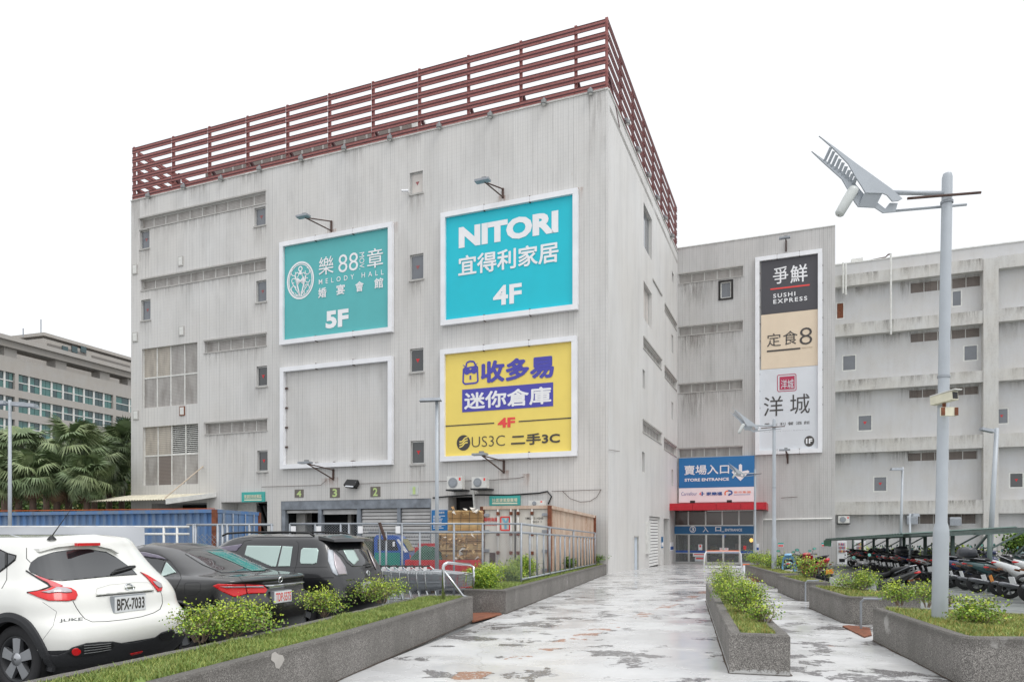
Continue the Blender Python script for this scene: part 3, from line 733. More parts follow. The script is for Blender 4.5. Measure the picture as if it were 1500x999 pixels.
# --- yellow storage board
t, a0, a1, z0, z1 = board('yellow mini storage signboard with purple lettering and a red 4F', PF, (645, 513), (845.4, 491.2), (844.2, 668), (645.5, 675.6))
panel(t, PF, a0, a1, z0, z1, M['yellow'])
pu = M['purple']
text(t, PF, '收多易', (705.5, 531), (810, 551.3), pu, d, .05)
b0 = [(679, 540), (699, 536.5), (700, 558.5), (697, 560.8), (681, 562.5), (678.3, 560)]
pline(t, PF, b0, pu, d, .09, 'padlock_body', True); pline(t, PF, [(682.5, 538), (683.5, 531.5), (688, 529.2), (694, 529.6), (697, 536)], pu, d, .09, 'padlock_shackle')
for cx_, cy_ in ((684, 543.8), (694.3, 542.4)): ring(t, PF, (cx_, cy_), 4.6, 5, .11, pu, d+.002, 20, 'owl_eye'); disc(t, PF, (cx_, cy_), 1.7, 2, pu, d+.002, 'owl_pupil', 12)
poly(t, PF, [(677.5, 533.5), (688.5, 541.5), (689.5, 541.2), (699.8, 530.8), (695, 538.6), (689.6, 546.5), (688.4, 546.7), (682, 540)][::-1], pu, d+.004, 'owl_brow')
pline(t, PF, [(689, 550.5), (689, 556)], pu, d, .1, 'keyhole'); disc(t, PF, (689, 551), 1.3, 1.5, pu, d+.003, 'keyhole', 10)
a_, b_, c_, e_ = PF.rect((677, 570.8), (810.2, 594.6), d)
MB().pbox(PF, a_, b_, c_, e_, d-.01, d+.002).build('purple_band', pu, t)
text(t, PF, '迷你倉庫', (680.5, 576.3), (806.8, 590.6), w, d+.006, .03)
text(t, PF, '4F', (729, 612.3), (754.5, 625.2), M['sred'], d, .04)
pline(t, PF, [(651.6, 624.2), (724, 619.6)], M['ink'], d, .06, 'rule'); pline(t, PF, [(759.8, 617.3), (837.4, 612)], M['ink'], d, .06, 'rule')
disc(t, PF, (678.8, 648.4), 9.9, 11.3, M['ink'], d); 
for o_ in (-2.6, 0, 2.6): pline(t, PF, [(673, 651+o_*1.5), (677, 650+o_*1.4), (681, 645+o_*1.4), (685, 644+o_*1.5)], M['yellow'], d+.004, .07, 'emblem_stroke')
text(t, PF, 'US3C', (691, 639.8), (739.6, 652.6), M['ink'], d, -.012); text(t, PF, '二手3C', (749, 636.8), (819.7, 648.6), M['ink'], d, .03)
# --- tall three part board on the wing
t, a0, a1, z0, z1 = board('tall white framed signboard with black, beige and white restaurant panels', PW, (1107, 377.4), (1205.4, 364.5), (1204, 662.5), (1105.6, 666.5), fw=.3)
a0, a1 = PW.inv(1115, 420, .1)[0], PW.inv(1200, 420, .1)[0]
zb1 = PW.inv(1115, 461.5, .1)[1]; zb2 = PW.inv(1113, 541.8, .1)[1]
panel(t, PW, a0, a1, zb1+.01, PW.inv(1115, 381.6, .1)[1], M['charcoal'], name='black_panel')
panel(t, PW, a0, a1-.05, zb2+.01, zb1-.01, M['beige'], .095, name='beige_panel')
panel(t, PW, PW.inv(1111, 600, .1)[0], a1, PW.inv(1111, 661.5, .1)[1], zb2-.01, M['palegrey'], name='white_panel')
for i in range(9):
    zz = z1-.9-i*1.25
    for x in (a0-.28, a1+.03): MB().pbox(PW, x, x+.22, zz, zz+.08, .05, .1).build('bolt_tab', M['rustb'], t)
text(t, PW, '爭', (1132.4, 392.6), (1154.5, 414), w, d, .01); text(t, PW, '鮮', (1158, 389.7), (1182.6, 411.8), w, d, .015)
pline(t, PW, [(1128.5, 424), (1186, 417.3)], M['sred'], d, .11, 'red_rule')
text(t, PW, 'SUSHI', (1132.6, 430.8), (1165, 433.2), w, d, .02, sx=1.3); text(t, PW, 'EXPRESS', (1132.8, 439.2), (1182.4, 439.8), w, d, .02, sx=1.3)
for ch, x0, y0, x1, y1 in (('定', 1123.4, 489.3, 1144, 506.6), ('食', 1147, 485.5, 1168.5, 503.6), ('8', 1171.2, 480.6, 1189.8, 503.8)):
    text(t, PW, ch, (x0, y0), (x1, y1), M['ink'], d, -.012)
pline(t, PW, [(1123.4, 514.8), (1172.5, 510.2)], M['ink'], d, .12, 'black_rule'); pline(t, PW, [(1174, 509.5), (1190, 508)], mat('small_print_tan', (198, 180, 156), .5), d, .07, 'small_print')
cr = M['crimson']
q_ = [(1140, 549.5), (1164.5, 547.6), (1166, 549), (1166.2, 570.6), (1164.5, 572), (1140.5, 573.4), (1139, 572), (1138.8, 551)]
pline(t, PW, q_, cr, d, .05, 'seal_border', True)
poly(t, PW, [(1142, 552), (1164, 550.3), (1164, 569.6), (1142, 571)][::-1], cr, d+.002, 'seal')
text(t, PW, '洋城', (1144, 556.5), (1162.5, 568.6), M['palegrey'], d+.006, .01)
text(t, PW, '洋', (1118.8, 581.3), (1147.3, 608.6), M['ink'], d, -.006); text(t, PW, '城', (1157.4, 578), (1186.3, 605), M['ink'], d, -.006)
text(t, PW, '義大利餐酒館', (1119.5, 619.8), (1186, 621), M['ink'], d, -.01, sx=1.5); text(t, PW, 'Yang-Cheng Italian Restaurant', (1118.5, 632), (1186, 629.8), M['ink'], d, -.01, sx=1.3)
disc(t, PW, (1185.4, 646), 7.4, 7.8, M['ink'], d); text(t, PW, '1F', (1180.5, 642.3), (1190, 649.4), w, d+.006, .05)
# --- store entrance board
t = thing('signboard', 'blue STORE ENTRANCE signboard with a white down arrow over the red canopy', 'signboard', PW.P(3, 5, 0))
a0, a1, z0, z1 = PW.rect((994.5, 671.2), (1105.2, 712.4), .2); zl = PW.inv(994.3, 736, .2)[1]
panel(t, PW, a0, a1, z0, z1, M['blue'], .2, .18, 'blue_panel'); panel(t, PW, a0, a1, zl, z0-.005, M['signwhite'], .195, .17, 'white_panel')
d2 = .21
text(t, PW, '賣場入口', (1002.5, 682), (1067.8, 693.6), w, d2, .02); text(t, PW, 'STORE ENTRANCE', (1002.8, 700.9), (1067.8, 703.6), w, d2, .035)
poly(t, PW, [(1082.3, 681), (1084.6, 679.2), (1087, 681), (1087, 693), (1082.3, 693.2)][::-1], w, d2, 'arrow_shaft')
poly(t, PW, [(1071.6, 691.5), (1074, 689.4), (1084.8, 697.6), (1095.5, 688.4), (1098, 690.6), (1084.6, 704.2)][::-1], w, d2+.003, 'arrow_head')
poly(t, PW, [(1074, 689.4), (1078, 691), (1082, 690), (1088, 690), (1095.5, 688.4), (1084.8, 698)][::-1], w, d2+.006, 'arrow_palm')
text(t, PW, 'Carrefour', (998, 720.6), (1021, 725.3), M['navy'], d2, -.01); text(t, PW, '家樂福', (1035, 720.6), (1057.6, 725), M['navy'], d2, .03)
poly(t, PW, [(1024, 722.9), (1027, 720.4), (1026.4, 722.9), (1027, 725.4)][::-1], M['sred'], d2, 'logo_left')
poly(t, PW, [(1027.6, 720), (1030, 720), (1029, 721.8), (1032.8, 722.8), (1029, 724), (1030, 725.8), (1027.6, 725.8)][::-1], M['navy'], d2, 'logo_right')
pline(t, PW, [(1062.5, 725), (1061.8, 722), (1063.5, 719.4), (1066.6, 718.5)], M['orange'], d2, .09, 'round_logo'); pline(t, PW, [(1066.6, 718.5), (1070, 718.7), (1072.4, 720.5), (1071.8, 723.3), (1068, 723.6), (1068, 725.8)], M['navy'], d2, .11, 'round_logo')
text(t, PW, '樂市集團', (1075, 719.2), (1099.6, 722), M['orange'], d2, .0, sx=1.15); pline(t, PW, [(1075, 724.4), (1099, 724)], M['navy'], d2, .03, 'small_print')
# --- canopy, glass front
a_c = PR.inv(980.6, 740)[0]; dC = T-a_c; a1c = PW.inv(1121, 740, dC)[0]
zt_ = PW.inv(981, 737.3, dC)[1]; zb_ = PW.inv(981, 747.5, dC)[1]
cn = thing('entrance_canopy', 'flat red canopy over the glass store entrance', 'canopy', PW.P(3, zb_, dC/2))
n_ = 4
for i in range(n_):
    x, y = a1c*i/n_+.01, a1c*(i+1)/n_-.008
    MB().pbox(PW, x, y, zb_+.16, zt_, dC-.08, dC).build('fascia_panel', M['redpaint'], cn); MB().pbox(PW, x, y, zb_, zb_+.155, dC-.06, dC+.04).build('lower_fascia', M['redpaint'], cn)
MB().pbox(PW, .01, a1c, zb_+.05, zt_-.04, 0, dC-.08).build('deck', M['redpaint'], cn)
MB().pbox(PW, a1c, a1c+.07, zb_, zt_, .01, dC+.02).build('side_fascia', M['redpaint'], cn)
for px in (1014.5, 1068.4):
    x = PW.inv(px, 735, dC-.4)[0]
    MB().pbox(PW, x-.17, x+.17, zt_, zt_+.2, dC-.5, dC-.3).build('canopy_floodlight', M['black'], None, label='small black floodlight on the red canopy, '+('left' if px < 1040 else 'right')+' one', cat='floodlight', group='floodlights on the red canopy')
dE = T-PR.inv(988, 780)[0]
ge = thing('glass_entrance', 'glazed store entrance with blue ENTRANCE band and sliding doors', 'entrance', PW.P(3, G(13, 50), dE))
x1 = PW.inv(1104.6, 780, dE)[0]
z_ = lambda y, x=1040: PW.inv(x, y, dE)[1]
gz_ = G(0, 51)
M['pane_front'] = glassy('entrance_glass', (64, 60, 58), .06); M['pane_top'] = glassy('transom_glass', (74, 62, 58), .1)
vx = [0.01]+[PW.inv(p, 780, dE)[0] for p in (1008.3, 1033.7, 1058, 1082.4)]+[x1]
for x, y in zip(vx, vx[1:]):
    MB().pbox(PW, x+.05, y-.05, z_(769), zb_, dE-.06, dE-.03).build('transom_pane', M['pane_top'], ge)
    MB().pbox(PW, y-.05, y+.05, z_(769), zb_, dE-.08, dE+.02).build('mullion', M['alu'], ge)
MB().pbox(PW, 0.01, x1+.05, z_(770.4), z_(768.6), dE-.1, dE+.05).build('transom_bar', M['alu'], ge)
M['bandblue'] = S_('entrance_band_blue', (30, 98, 146))
MB().pbox(PW, 0.01, x1+.05, z_(781.6), z_(770.4), dE-.1, dE+.08).build('blue_band', M['bandblue'], ge)
d3 = dE+.09
ring(ge, PW, (1014.7, 775), 4.6, 4.8, .05, w, d3); text(ge, PW, '3', (1012.6, 772), (1016.8, 778), w, d3, .02)
text(ge, PW, '入', (1029.4, 771.2), (1037.6, 779), w, d3, .02); text(ge, PW, '口', (1048, 771.5), (1056.2, 777.8), w, d3, .03)
text(ge, PW, 'ENTRANCE', (1062, 774), (1087, 777.8), w, d3, .02); pline(ge, PW, [(1057, 778.4), (1061, 778.4)], w, d3, .04)
dvx = [(.01, 1009), (1009, 1034.3), (1034.3, 1059.4), (1059.4, 1083.6), (1083.6, 1104.6)]
for i, (p, q) in enumerate(dvx):
    x = p if p < 1 else PW.inv(p, 800, dE)[0]; y = PW.inv(q, 800, dE)[0]
    zt0 = z_(781.6); fm = 'white2' if i in (2, 3) else 'alu'
    b = MB().pbox(PW, x, x+.07, gz_, zt0, dE-.08, dE); b.pbox(PW, y-.07, y, gz_, zt0, dE-.08, dE); b.pbox(PW, x+.07, y-.07, zt0-.08, zt0, dE-.08, dE); b.pbox(PW, x+.07, y-.07, gz_, gz_+.12, dE-.08, dE)
    dd = b.build('door_leaf', M[fm], ge)
    pn = bpy.data.materials.get('thin_glass')
    if not pn:
        g = N('thin_glass'); g.set(Base_Color=(.75, .82, .82, 1), Roughness=.02); g.b.inputs['Transmission Weight'].default_value = .0
        g.b.inputs['Alpha'].default_value = .38; pn = g.m; g.set(Base_Color=(.25, .27, .27, 1))
    MB().pbox(PW, x+.07, y-.07, gz_+.12, zt0-.08, dE-.045, dE-.03).build('pane', pn, dd)
    MB().pbox(PW, x+.07, y-.07, z_(809.5), z_(806.3), dE-.028, dE-.02).build('blue_sticker_band', M['navy'], dd)
    MB().pbox(PW, x+.07, y-.07, z_(810.2), z_(809.6), dE-.028, dE-.018).build('white_sticker_line', w, dd)
# posters on the glass
for tl, br, m_ in [((1015, 810), (1033, 815), 'signwhite'), ((1018, 815.5), (1032, 822), 'palegrey'), ((1023, 797), (1028.6, 805.5), 'signwhite'), ((1054, 802), (1059, 806), 'signwhite'), ((1061, 802), (1067, 806), 'signwhite'), ((1089, 799), (1093, 804.5), 'sred')]:
    p_ = flat(ge, PW, tl, br, M[m_], dE-.015, 'poster', .01)
    (x0, y0), (x1_, y1) = tl, br
    MB().pbox(PW, *PW.rect((x0+1.5, y0+1), (x1_-1.5, (y0+y1)/2), dE-.01), dE-.014, dE-.008).build('poster_print', M['sred' if m_ != 'sred' else 'crimson'], p_)
poly(ge, PW, [(1058, 783), (1063, 783.5), (1062, 787), (1057, 786.5)][::-1], M['navy'], dE-.01, 'sticker')
# interior seen through the glass
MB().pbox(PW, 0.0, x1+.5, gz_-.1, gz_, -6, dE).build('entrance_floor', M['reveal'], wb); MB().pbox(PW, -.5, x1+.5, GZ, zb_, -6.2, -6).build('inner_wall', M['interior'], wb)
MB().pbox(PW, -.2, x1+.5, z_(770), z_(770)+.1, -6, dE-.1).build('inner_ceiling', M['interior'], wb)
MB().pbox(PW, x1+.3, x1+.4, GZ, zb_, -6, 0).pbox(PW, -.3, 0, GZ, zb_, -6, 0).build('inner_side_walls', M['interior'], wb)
for i in range(9):
    x = .4+i*.62; hgt = rnd(.8, 1.7)
    sh = thing('display_stand', ords[i]+' display stand from the left behind the entrance glass', 'shop display', PW.P(x, gz_, -2.5), group='display stands inside the entrance')
    for k in range(3):
        MB().pbox(PW, x, x+.5, gz_+.1+hgt*k/3, gz_+hgt*(k+1)/3-.05, -2.6-rnd(0, 1.5), -2.1).build('goods', mat('goods', (rnd(90, 220), rnd(80, 190), rnd(70, 160)), .6), sh)
lm = bpy.data.materials.new('lamp_glow'); lm.use_nodes = True; e = lm.node_tree.nodes['Principled BSDF']; e.inputs['Emission Color'].default_value = (1, .55, .12, 1); e.inputs['Emission Strength'].default_value = 3.5
x, z = PW.inv(1100.5, 790, -.5)
tl_ = thing('pendant_lamp', 'glowing orange pendant lamp behind the entrance glass', 'lamp', PW.P(x, z, -.5))
MB().lathe(PW.P(x, z-.2, -.5), (0, 0, 1), [(0, .06), (.08, .13), (.22, .13), (.3, .05)], 12).build('lamp_shade', lm, tl_); MB().tube([PW.P(x, z+.2, -.5), PW.P(x, z_(771), -.5)], .015, 5).build('cord', M['black'], tl_)
# pillar right of the entrance
MB().pbox(PW, PW.inv(1105.5, 780, dE)[0], PW.inv(1117, 780, dE)[0], GZ, zb_, 0.01, dE).build('entrance_pillar', M['tile_wing'], wb, uv=True)
# small notices
for (pl, tl, br, m1, m2, lab) in [(PR, (969, 786), (971.5, 802), 'bandblue', 'signwhite', 'narrow blue notice on the side wall before the dark recess'), (PR, (982, 794), (986.5, 806), 'signwhite', 'navy', 'white and blue notice left of the glass entrance'),
                                  (PW, (1139.6, 794.6), (1147.8, 801), 'signwhite', 'sred', 'small blue and red parking notice behind the slim lamp post'), (PW, (1203.4, 794.4), (1212.4, 800.8), 'signwhite', 'sred', 'small blue and red parking notice near the right end of the wing'), (PW, (1105.8, 796), (1112, 807), 'signwhite', 'navy', 'white and blue notice on the pillar right of the entrance'), (PW, (1215.5, 795), (1219, 801), 'palegrey', 'palegrey', 'small pale plate at the right edge of the wing')]:
    dd = .02 if px and pl is not PW or tl[0] > 1120 else dE+.02
    a0, a1, z0, z1 = pl.rect(tl, br, dd); nt_ = MB().pbox(pl, a0, a1, z0, z1, dd-.02, dd).build('notice', M[m1], None, label=lab, cat='notice')
    MB().pbox(pl, a0+.02, a1-.02, z0+(z1-z0)*.12, z0+(z1-z0)*.5, dd, dd+.004).build('lower_print', M[m2], nt_)
    if m2 == 'sred': MB().pbox(pl, a0, a1, z1-(z1-z0)*.35, z1, dd, dd+.004).build('header', M['tealsign'], nt_)
# green dock signs, blue notice board
def dsign(lab, tl, br, txt, n2=True):
    t = thing('dock_sign', lab, 'sign', PF.P(*PF.inv(*tl), 0)); flat(t, PF, tl, br, M['tealsign'], .08, 'panel', .08)
    h_ = (br[1]-tl[1]); text(t, PF, txt, (tl[0]+4, tl[1]+h_*.28), (br[0]-4, br[1]-h_*.36), M['cream'], .09, .03)
    pline(t, PF, [(tl[0]+4, br[1]-h_*.18), (br[0]-4, br[1]-h_*.2)], M['cream'], .09, .07, 'small_print')
dsign('teal sign board over the left dock opening with pipes', (353.8, 720.8), (387.2, 734.6), '資源回收紙類區')
dsign('teal sign board above the rusty white container', (716.8, 726.4), (761.8, 739.5), '社區清潔廢棄場')
t = thing('notice_board', 'blue notice board with white rules beside the rightmost dock shutter', 'notice board', PF.P(*PF.inv(633, 777), 0))
flat(t, PF, (632.2, 747), (655, 776.5), M['blue'], .05, 'panel', .05); text(t, PF, '公告事項', (641, 749), (651, 752), w, .06, .02)
for i in range(9): pline(t, PF, [(634.5, 755.5+i*2.2), (634.5+rnd(10, 18), 755.4+i*2.2)], w, .06, .03, 'print_line')
# arm lamps
def armlamp(lab, pl, bx, by0, by1, hx, hy, reach):
    a, z0 = pl.inv(bx, by1); z1 = pl.inv(bx, by0)[1]
    # the arm leans out from the wall: solve the reach that puts the head at hx,hy
    best = min(((abs(pl.inv(hx, hy, k*.05)[0]-a), k*.05) for k in range(4, 70)))[1]
    best = min(best, reach); ah, zh = pl.inv(hx, hy, best)
    t = thing('arm_lamp', lab, 'wall lamp', pl.P(a, z0, 0), group='arm lamps lighting the signboards')
    MB().pbox(pl, a-.05, a+.05, z0, z1, 0, .08).build('wall_post', M['rustb'], t)
    top = pl.P(a, max(z1-.05, z0), .08); bot = pl.P(a, z0+.05, .08); hd = pl.P(ah, zh, best)
    MB().tube([top, hd], .035, 6).build('arm', M['rustb'], t); MB().tube([bot, hd], .035, 6).build('strut', M['rustb'], t)
    MB().pbox(pl, ah-.45, ah+.3, zh, zh+.1, best-.1, best+.25).build('lamp_head', M['galv'], t)
    MB().pbox(pl, ah-.1, ah+.12, zh+.1, zh+.2, best, best+.15).build('head_clamp', M['lampgrey'], t)
armlamp('rusty arm lamp above the green wedding hall signboard', PF, 486, 324, 340, 447, 319, 2.2)
armlamp('rusty arm lamp above the cyan signboard', PF, 737, 276.5, 291, 710, 267, 2.2)
armlamp('rusty arm lamp below the empty sign frame', PF, 488.8, 687, 703, 450, 679, 2.2)
armlamp('rusty arm lamp below the yellow signboard', PF, 738.4, 674, 693, 706, 667, 2.2)
armlamp('short lamp post above the tall signboard on the wing', PW, 1151.5, 353, 369, 1151, 350, 1.2)
armlamp('short lamp post below the tall signboard on the wing', PW, 1154, 664, 679, 1151, 660, 1.2)
# floodlight between the bay numbers
a, z = PF.inv(518.8, 709); t = thing('floodlight', 'black square floodlight between bay numbers 3 and 2', 'floodlight', PF.P(a, z, 0))
MB().hexa([PF.P(a-.4, z-.2, .25), PF.P(a+.35, z-.28, .25), PF.P(a+.4, z+.02, .05), PF.P(a-.3, z+.1, .05), PF.P(a-.45, z-.05, .4), PF.P(a+.3, z-.13, .4), PF.P(a+.4, z+.22, .2), PF.P(a-.35, z+.27, .2)]).build('housing', M['black'], t)
MB().hexa([PF.P(a-.33, z-.16, .41), PF.P(a+.2, z-.2, .41), PF.P(a+.28, z+.08, .27), PF.P(a-.25, z+.12, .27), PF.P(a-.33, z-.15, .42), PF.P(a+.2, z-.19, .42), PF.P(a+.28, z+.09, .28), PF.P(a-.25, z+.13, .28)]).build('lens', M['palegrey'], t)
# cctv by the beige window
a, z = PF.inv(597, 283); t = thing('security_camera', 'small white camera under the beige window left corner', 'camera', PF.P(a, z, 0)); MB().tube([PF.P(a+.1, z, .0), PF.P(a+.1, z, .2)], .03, 6).build('arm', M['white'], t); MB().tube([PF.P(a-.2, z+.02, .3), PF.P(a+.15, z+.04, .15)], .07, 8).build('camera_body', M['white'], t)
# cables
def cable(pl, pts, lab, r_=.012, d_=.05, m_='rustb'):
    MB().tube([pl.P(*pl.inv(x, y, d_), d_) for x, y in pts], r_, 5).build('wall_cable', M[m_], None, label=lab, cat='cable')
cable(PF, [(383, 713), (420, 712), (470, 710.5), (478, 703)], 'thin cable running over the left bay numbers to the empty frame')
cable(PF, [(525, 708.5), (600, 705.5), (655, 704.5), (720, 703), (760, 700), (768, 698)], 'thin cable running right from the floodlight to above the air conditioners')
cable(PF, [(634, 729), (655, 727), (700, 724.5), (745, 725), (790, 722), (802, 719.5), (808, 727), (803, 738)], 'dark cable bundle sagging above the teal sign', .04, .06, 'black')
cable(PF, [(808, 719.5), (881, 717)], 'thin cable running right across the corner tiles'); cable(PF, [(824, 719), (835, 730), (850, 735), (864, 734), (874, 728), (880, 717.5)], 'sagging thin cable under the corner cable')
cable(PR, [(892, 658.5), (908, 661)][:2], 'short cable at the corner', .01)
cable(PW, [(1118, 761), (1219, 759.3)], 'pale pipe running along the foot of the wing', .07, .12, 'white2'); cable(PW, [(1144, 729), (1168, 727.5)], 'thin cable ending in a junction box on the wing', .015)
# air conditioners
def aircon(pl, tl, br, lab, d0=.3, depth=.35, red=True):
    a0, a1, z0, z1 = pl.rect(tl, br, d0+depth); t = thing('air_conditioner', lab, 'air conditioner', pl.P((a0+a1)/2, z0, d0), group='outdoor air conditioning units')
    MB().pbox(pl, a0, a1, z0, z1, d0, d0+depth).build('casing', M['white2'], t)
    c = pl.P(a0+(a1-a0)*.4, (z0+z1)/2, d0+depth); r_ = (z1-z0)*.4
    MB().lathe(c, pl.n3, [(-.02, r_), (.015, r_), (.02, r_*.9)], 20).build('fan_ring', M['galv'], t); MB().lathe(c, pl.n3, [(.0, r_*.85), (.022, r_*.84)], 20).build('fan_well', M['lampgrey'], t)
    for k in range(4): MB().lathe(c+pl.n3*.024, pl.n3, [(0, r_*(.2+.18*k)), (.006, r_*(.2+.18*k)), (.007, r_*(.2+.18*k)-.012), (0, r_*(.2+.18*k)-.013)], 18).build('grille_ring', M['galv'], t)
    MB().pbox(pl, a0-.05, a1+.05, z0-.08, z0-.005, .0, d0+depth+.05).build('bracket', M['black'], t)
    if red: MB().pbox(pl, a1-(a1-a0)*.2, a1-(a1-a0)*.08, z1-(z1-z0)*.35, z1-(z1-z0)*.12, d0+depth, d0+depth+.006).build('badge', M['sred'], t)
    return t
aircon(PF, (654.8, 697.5), (676.5, 716), 'left white air conditioner over the dark dock door', .5)
aircon(PF, (691, 698.5), (712.5, 714.5), 'white air conditioner with a large red badge right of its twin', .5)
aircon(PF, (774, 733), (796, 741), 'low air conditioner peeping over the rusty container', .4)
aircon(PB, (1228, 755.5), (1244.5, 766), 'small air conditioner at the left end of the rear block', .5)
x = PF.inv(693, 715)[0]; cable(PF, [(693, 716), (695, 744)], 'pale drain pipe below the air conditioners', .06, .3, 'white2')
for x0, y0, x1_, y1_, lab in ((1329, 754.5, 1345, 767.5, 'left silver duct box under the lowest beam of the rear block'), (1391.8, 757, 1408.5, 769.5, 'right silver duct box under the lowest beam of the rear block')):
    a0, a1, z0, z1 = PB.rect((x0, y0), (x1_, y1_), .9); o = MB().pbox(PB, a0, a1, z0, z1-.15, .2, .9).hexa([PB.P(a0, z1-.15, .9), PB.P(a1, z1-.15, .9), PB.P(a1, z1-.15, .2), PB.P(a0, z1-.15, .2), PB.P(a0+.02, z1, .7), PB.P(a1-.02, z1, .7), PB.P(a1-.02, z1, .2), PB.P(a0+.02, z1, .2)]).build('duct_box', M['galv'], None, label=lab, cat='duct', group='silver duct boxes')
# pipes and rail of the rear block roof
for px, y0, y1 in ((1235, 385, 430), (1239, 386, 432), (1305, 372, 490)):
    MB().tube([PB.P(PB.inv(px, y0, .75)[0], PB.inv(px, y0, .75)[1], .75), PB.P(PB.inv(px, y0, .75)[0], PB.inv(px, y1, .75)[1], .75)], .07, 8).build('drain_pipe', M['white2'], None, label={1235: 'left pipe of the close pair at the left end of the rear block', 1239: 'right pipe of the close pair at the left end of the rear block', 1305: 'single thin pipe from the roof down the rear block'}[px], cat='pipe')
rp = thing('roof_pipes', 'thin pipes and a white box on the roof edge of the rear block', 'roof pipes', PB.P(PB.inv(1265, 385)[0], zB, -.4))
for o_ in (0, .25): MB().tube([PB.P(*PB.inv(1240, 387, -.3-o_), -.3-o_), PB.P(*PB.inv(1265, 383.5, -.3-o_), -.3-o_), PB.P(*PB.inv(1297, 377, -.3-o_), -.3-o_), PB.P(*PB.inv(1301, 373+o_, -.3-o_), -.3-o_), PB.P(*PB.inv(1306, 372, -.3-o_), -.3-o_)], .05, 6).build('pipe', M['rustb'], rp)
a0, a1, z0, z1 = PB.rect((1247, 379.5), (1264, 387), -.4); MB().pbox(PB, a0, a1, z0, z1, -1, -.4).build('box', M['white2'], rp)
# awning at the left end
aw = thing('tin_awning', 'pale corrugated awning hung over the left dock opening by a slanting rod', 'awning', PF.P(PF.inv(250, 725)[0], 5, 0))
aR, zRt = PF.inv(316, 723); dd_ = 3.0; zfr = PF.inv(243, 732, dd_)
def awp(a, t_, k=0):                # t_ 0 at the wall, 1 at the front edge
    return PF.P(a, zRt+(zfr[1]-zRt)*t_+k, dd_*t_+.02)
ar0 = aR; ar1 = zfr[0]; al1 = PF.inv(129, 735, dd_)[0]
b = MB(); n_ = 60
for i in range(n_):
    u0, u1 = i/n_, (i+1)/n_; k0, k1 = (.05 if i % 2 else 0), (.05 if (i+1) % 2 else 0)
    L0 = al1
    b.quad(awp(L0+(ar0-L0)*u0, 0, k0), awp(L0+(ar1-L0)*u0, 1, k0), awp(L0+(ar1-L0)*u1, 1, k1), awp(L0+(ar0-L0)*u1, 0, k1))
    b.quad(awp(L0+(ar0-L0)*u0, 0, k0-.03), awp(L0+(ar0-L0)*u1, 0, k1-.03), awp(L0+(ar1-L0)*u1, 1, k1-.03), awp(L0+(ar1-L0)*u0, 1, k0-.03))
b.build('corrugated_sheet', mat('awning_cream', (206, 200, 180), .6, var=.2), aw)
b = MB(); b.hexa([awp(ar0, 0, -.2), awp(ar0+.08, 0, -.2), awp(ar1+.08, 1, -.25), awp(ar1, 1, -.25), awp(ar0, 0, .08), awp(ar0+.08, 0, .08), awp(ar1+.08, 1, .06), awp(ar1, 1, .06)]); b.build('side_fascia', M['white2'], aw)
MB().tube([PF.P(*PF.inv(297.5, 683), 0), awp(PF.inv(239, 730, dd_)[0], .95, .1)], .04, 6).build('tie_rod', mat('rod_beige', (190, 176, 158), .6), aw)
# ================================================================ ground
def sheet(name, pts, m, dz=0, kind='structure', lab=None):
    b = MB(); b.v = [Vector((x, y, G(x, y)+dz)) for x, y in pts]; b.f = [tuple(range(len(pts)))]; b.m = [0]
    return b.build(name, m, None, kind=kind, label=lab)
def asphalt(name, col, wet=.5):
    g = N(name); v = g.coord('Object'); c = lin(col)
    n1 = g.noise(.35, 6, v, .65); n2 = g.noise(180, 2, v); n3 = g.noise(1.3, 5, g.coord('Object', (1, .35, 1)), .6)
    base = g.mix(g.ramp(n1, [(.35, (0, 0, 0)), (.7, (1, 1, 1))]), tuple(x*.75 for x in c[:3]), tuple(x*1.25 for x in c[:3]))
    base = g.mix(g.math('MULTIPLY', g.ramp(n2, [(.45, (0, 0, 0)), (.6, (1, 1, 1))]), .25), base, tuple(x*1.9 for x in c[:3]))
    g.set(Base_Color=base, Roughness=g.ramp(n3, [(.4, (.42,)*3), (.6, (.8,)*3)])); g.bump(n2, .15, .004); return g.m
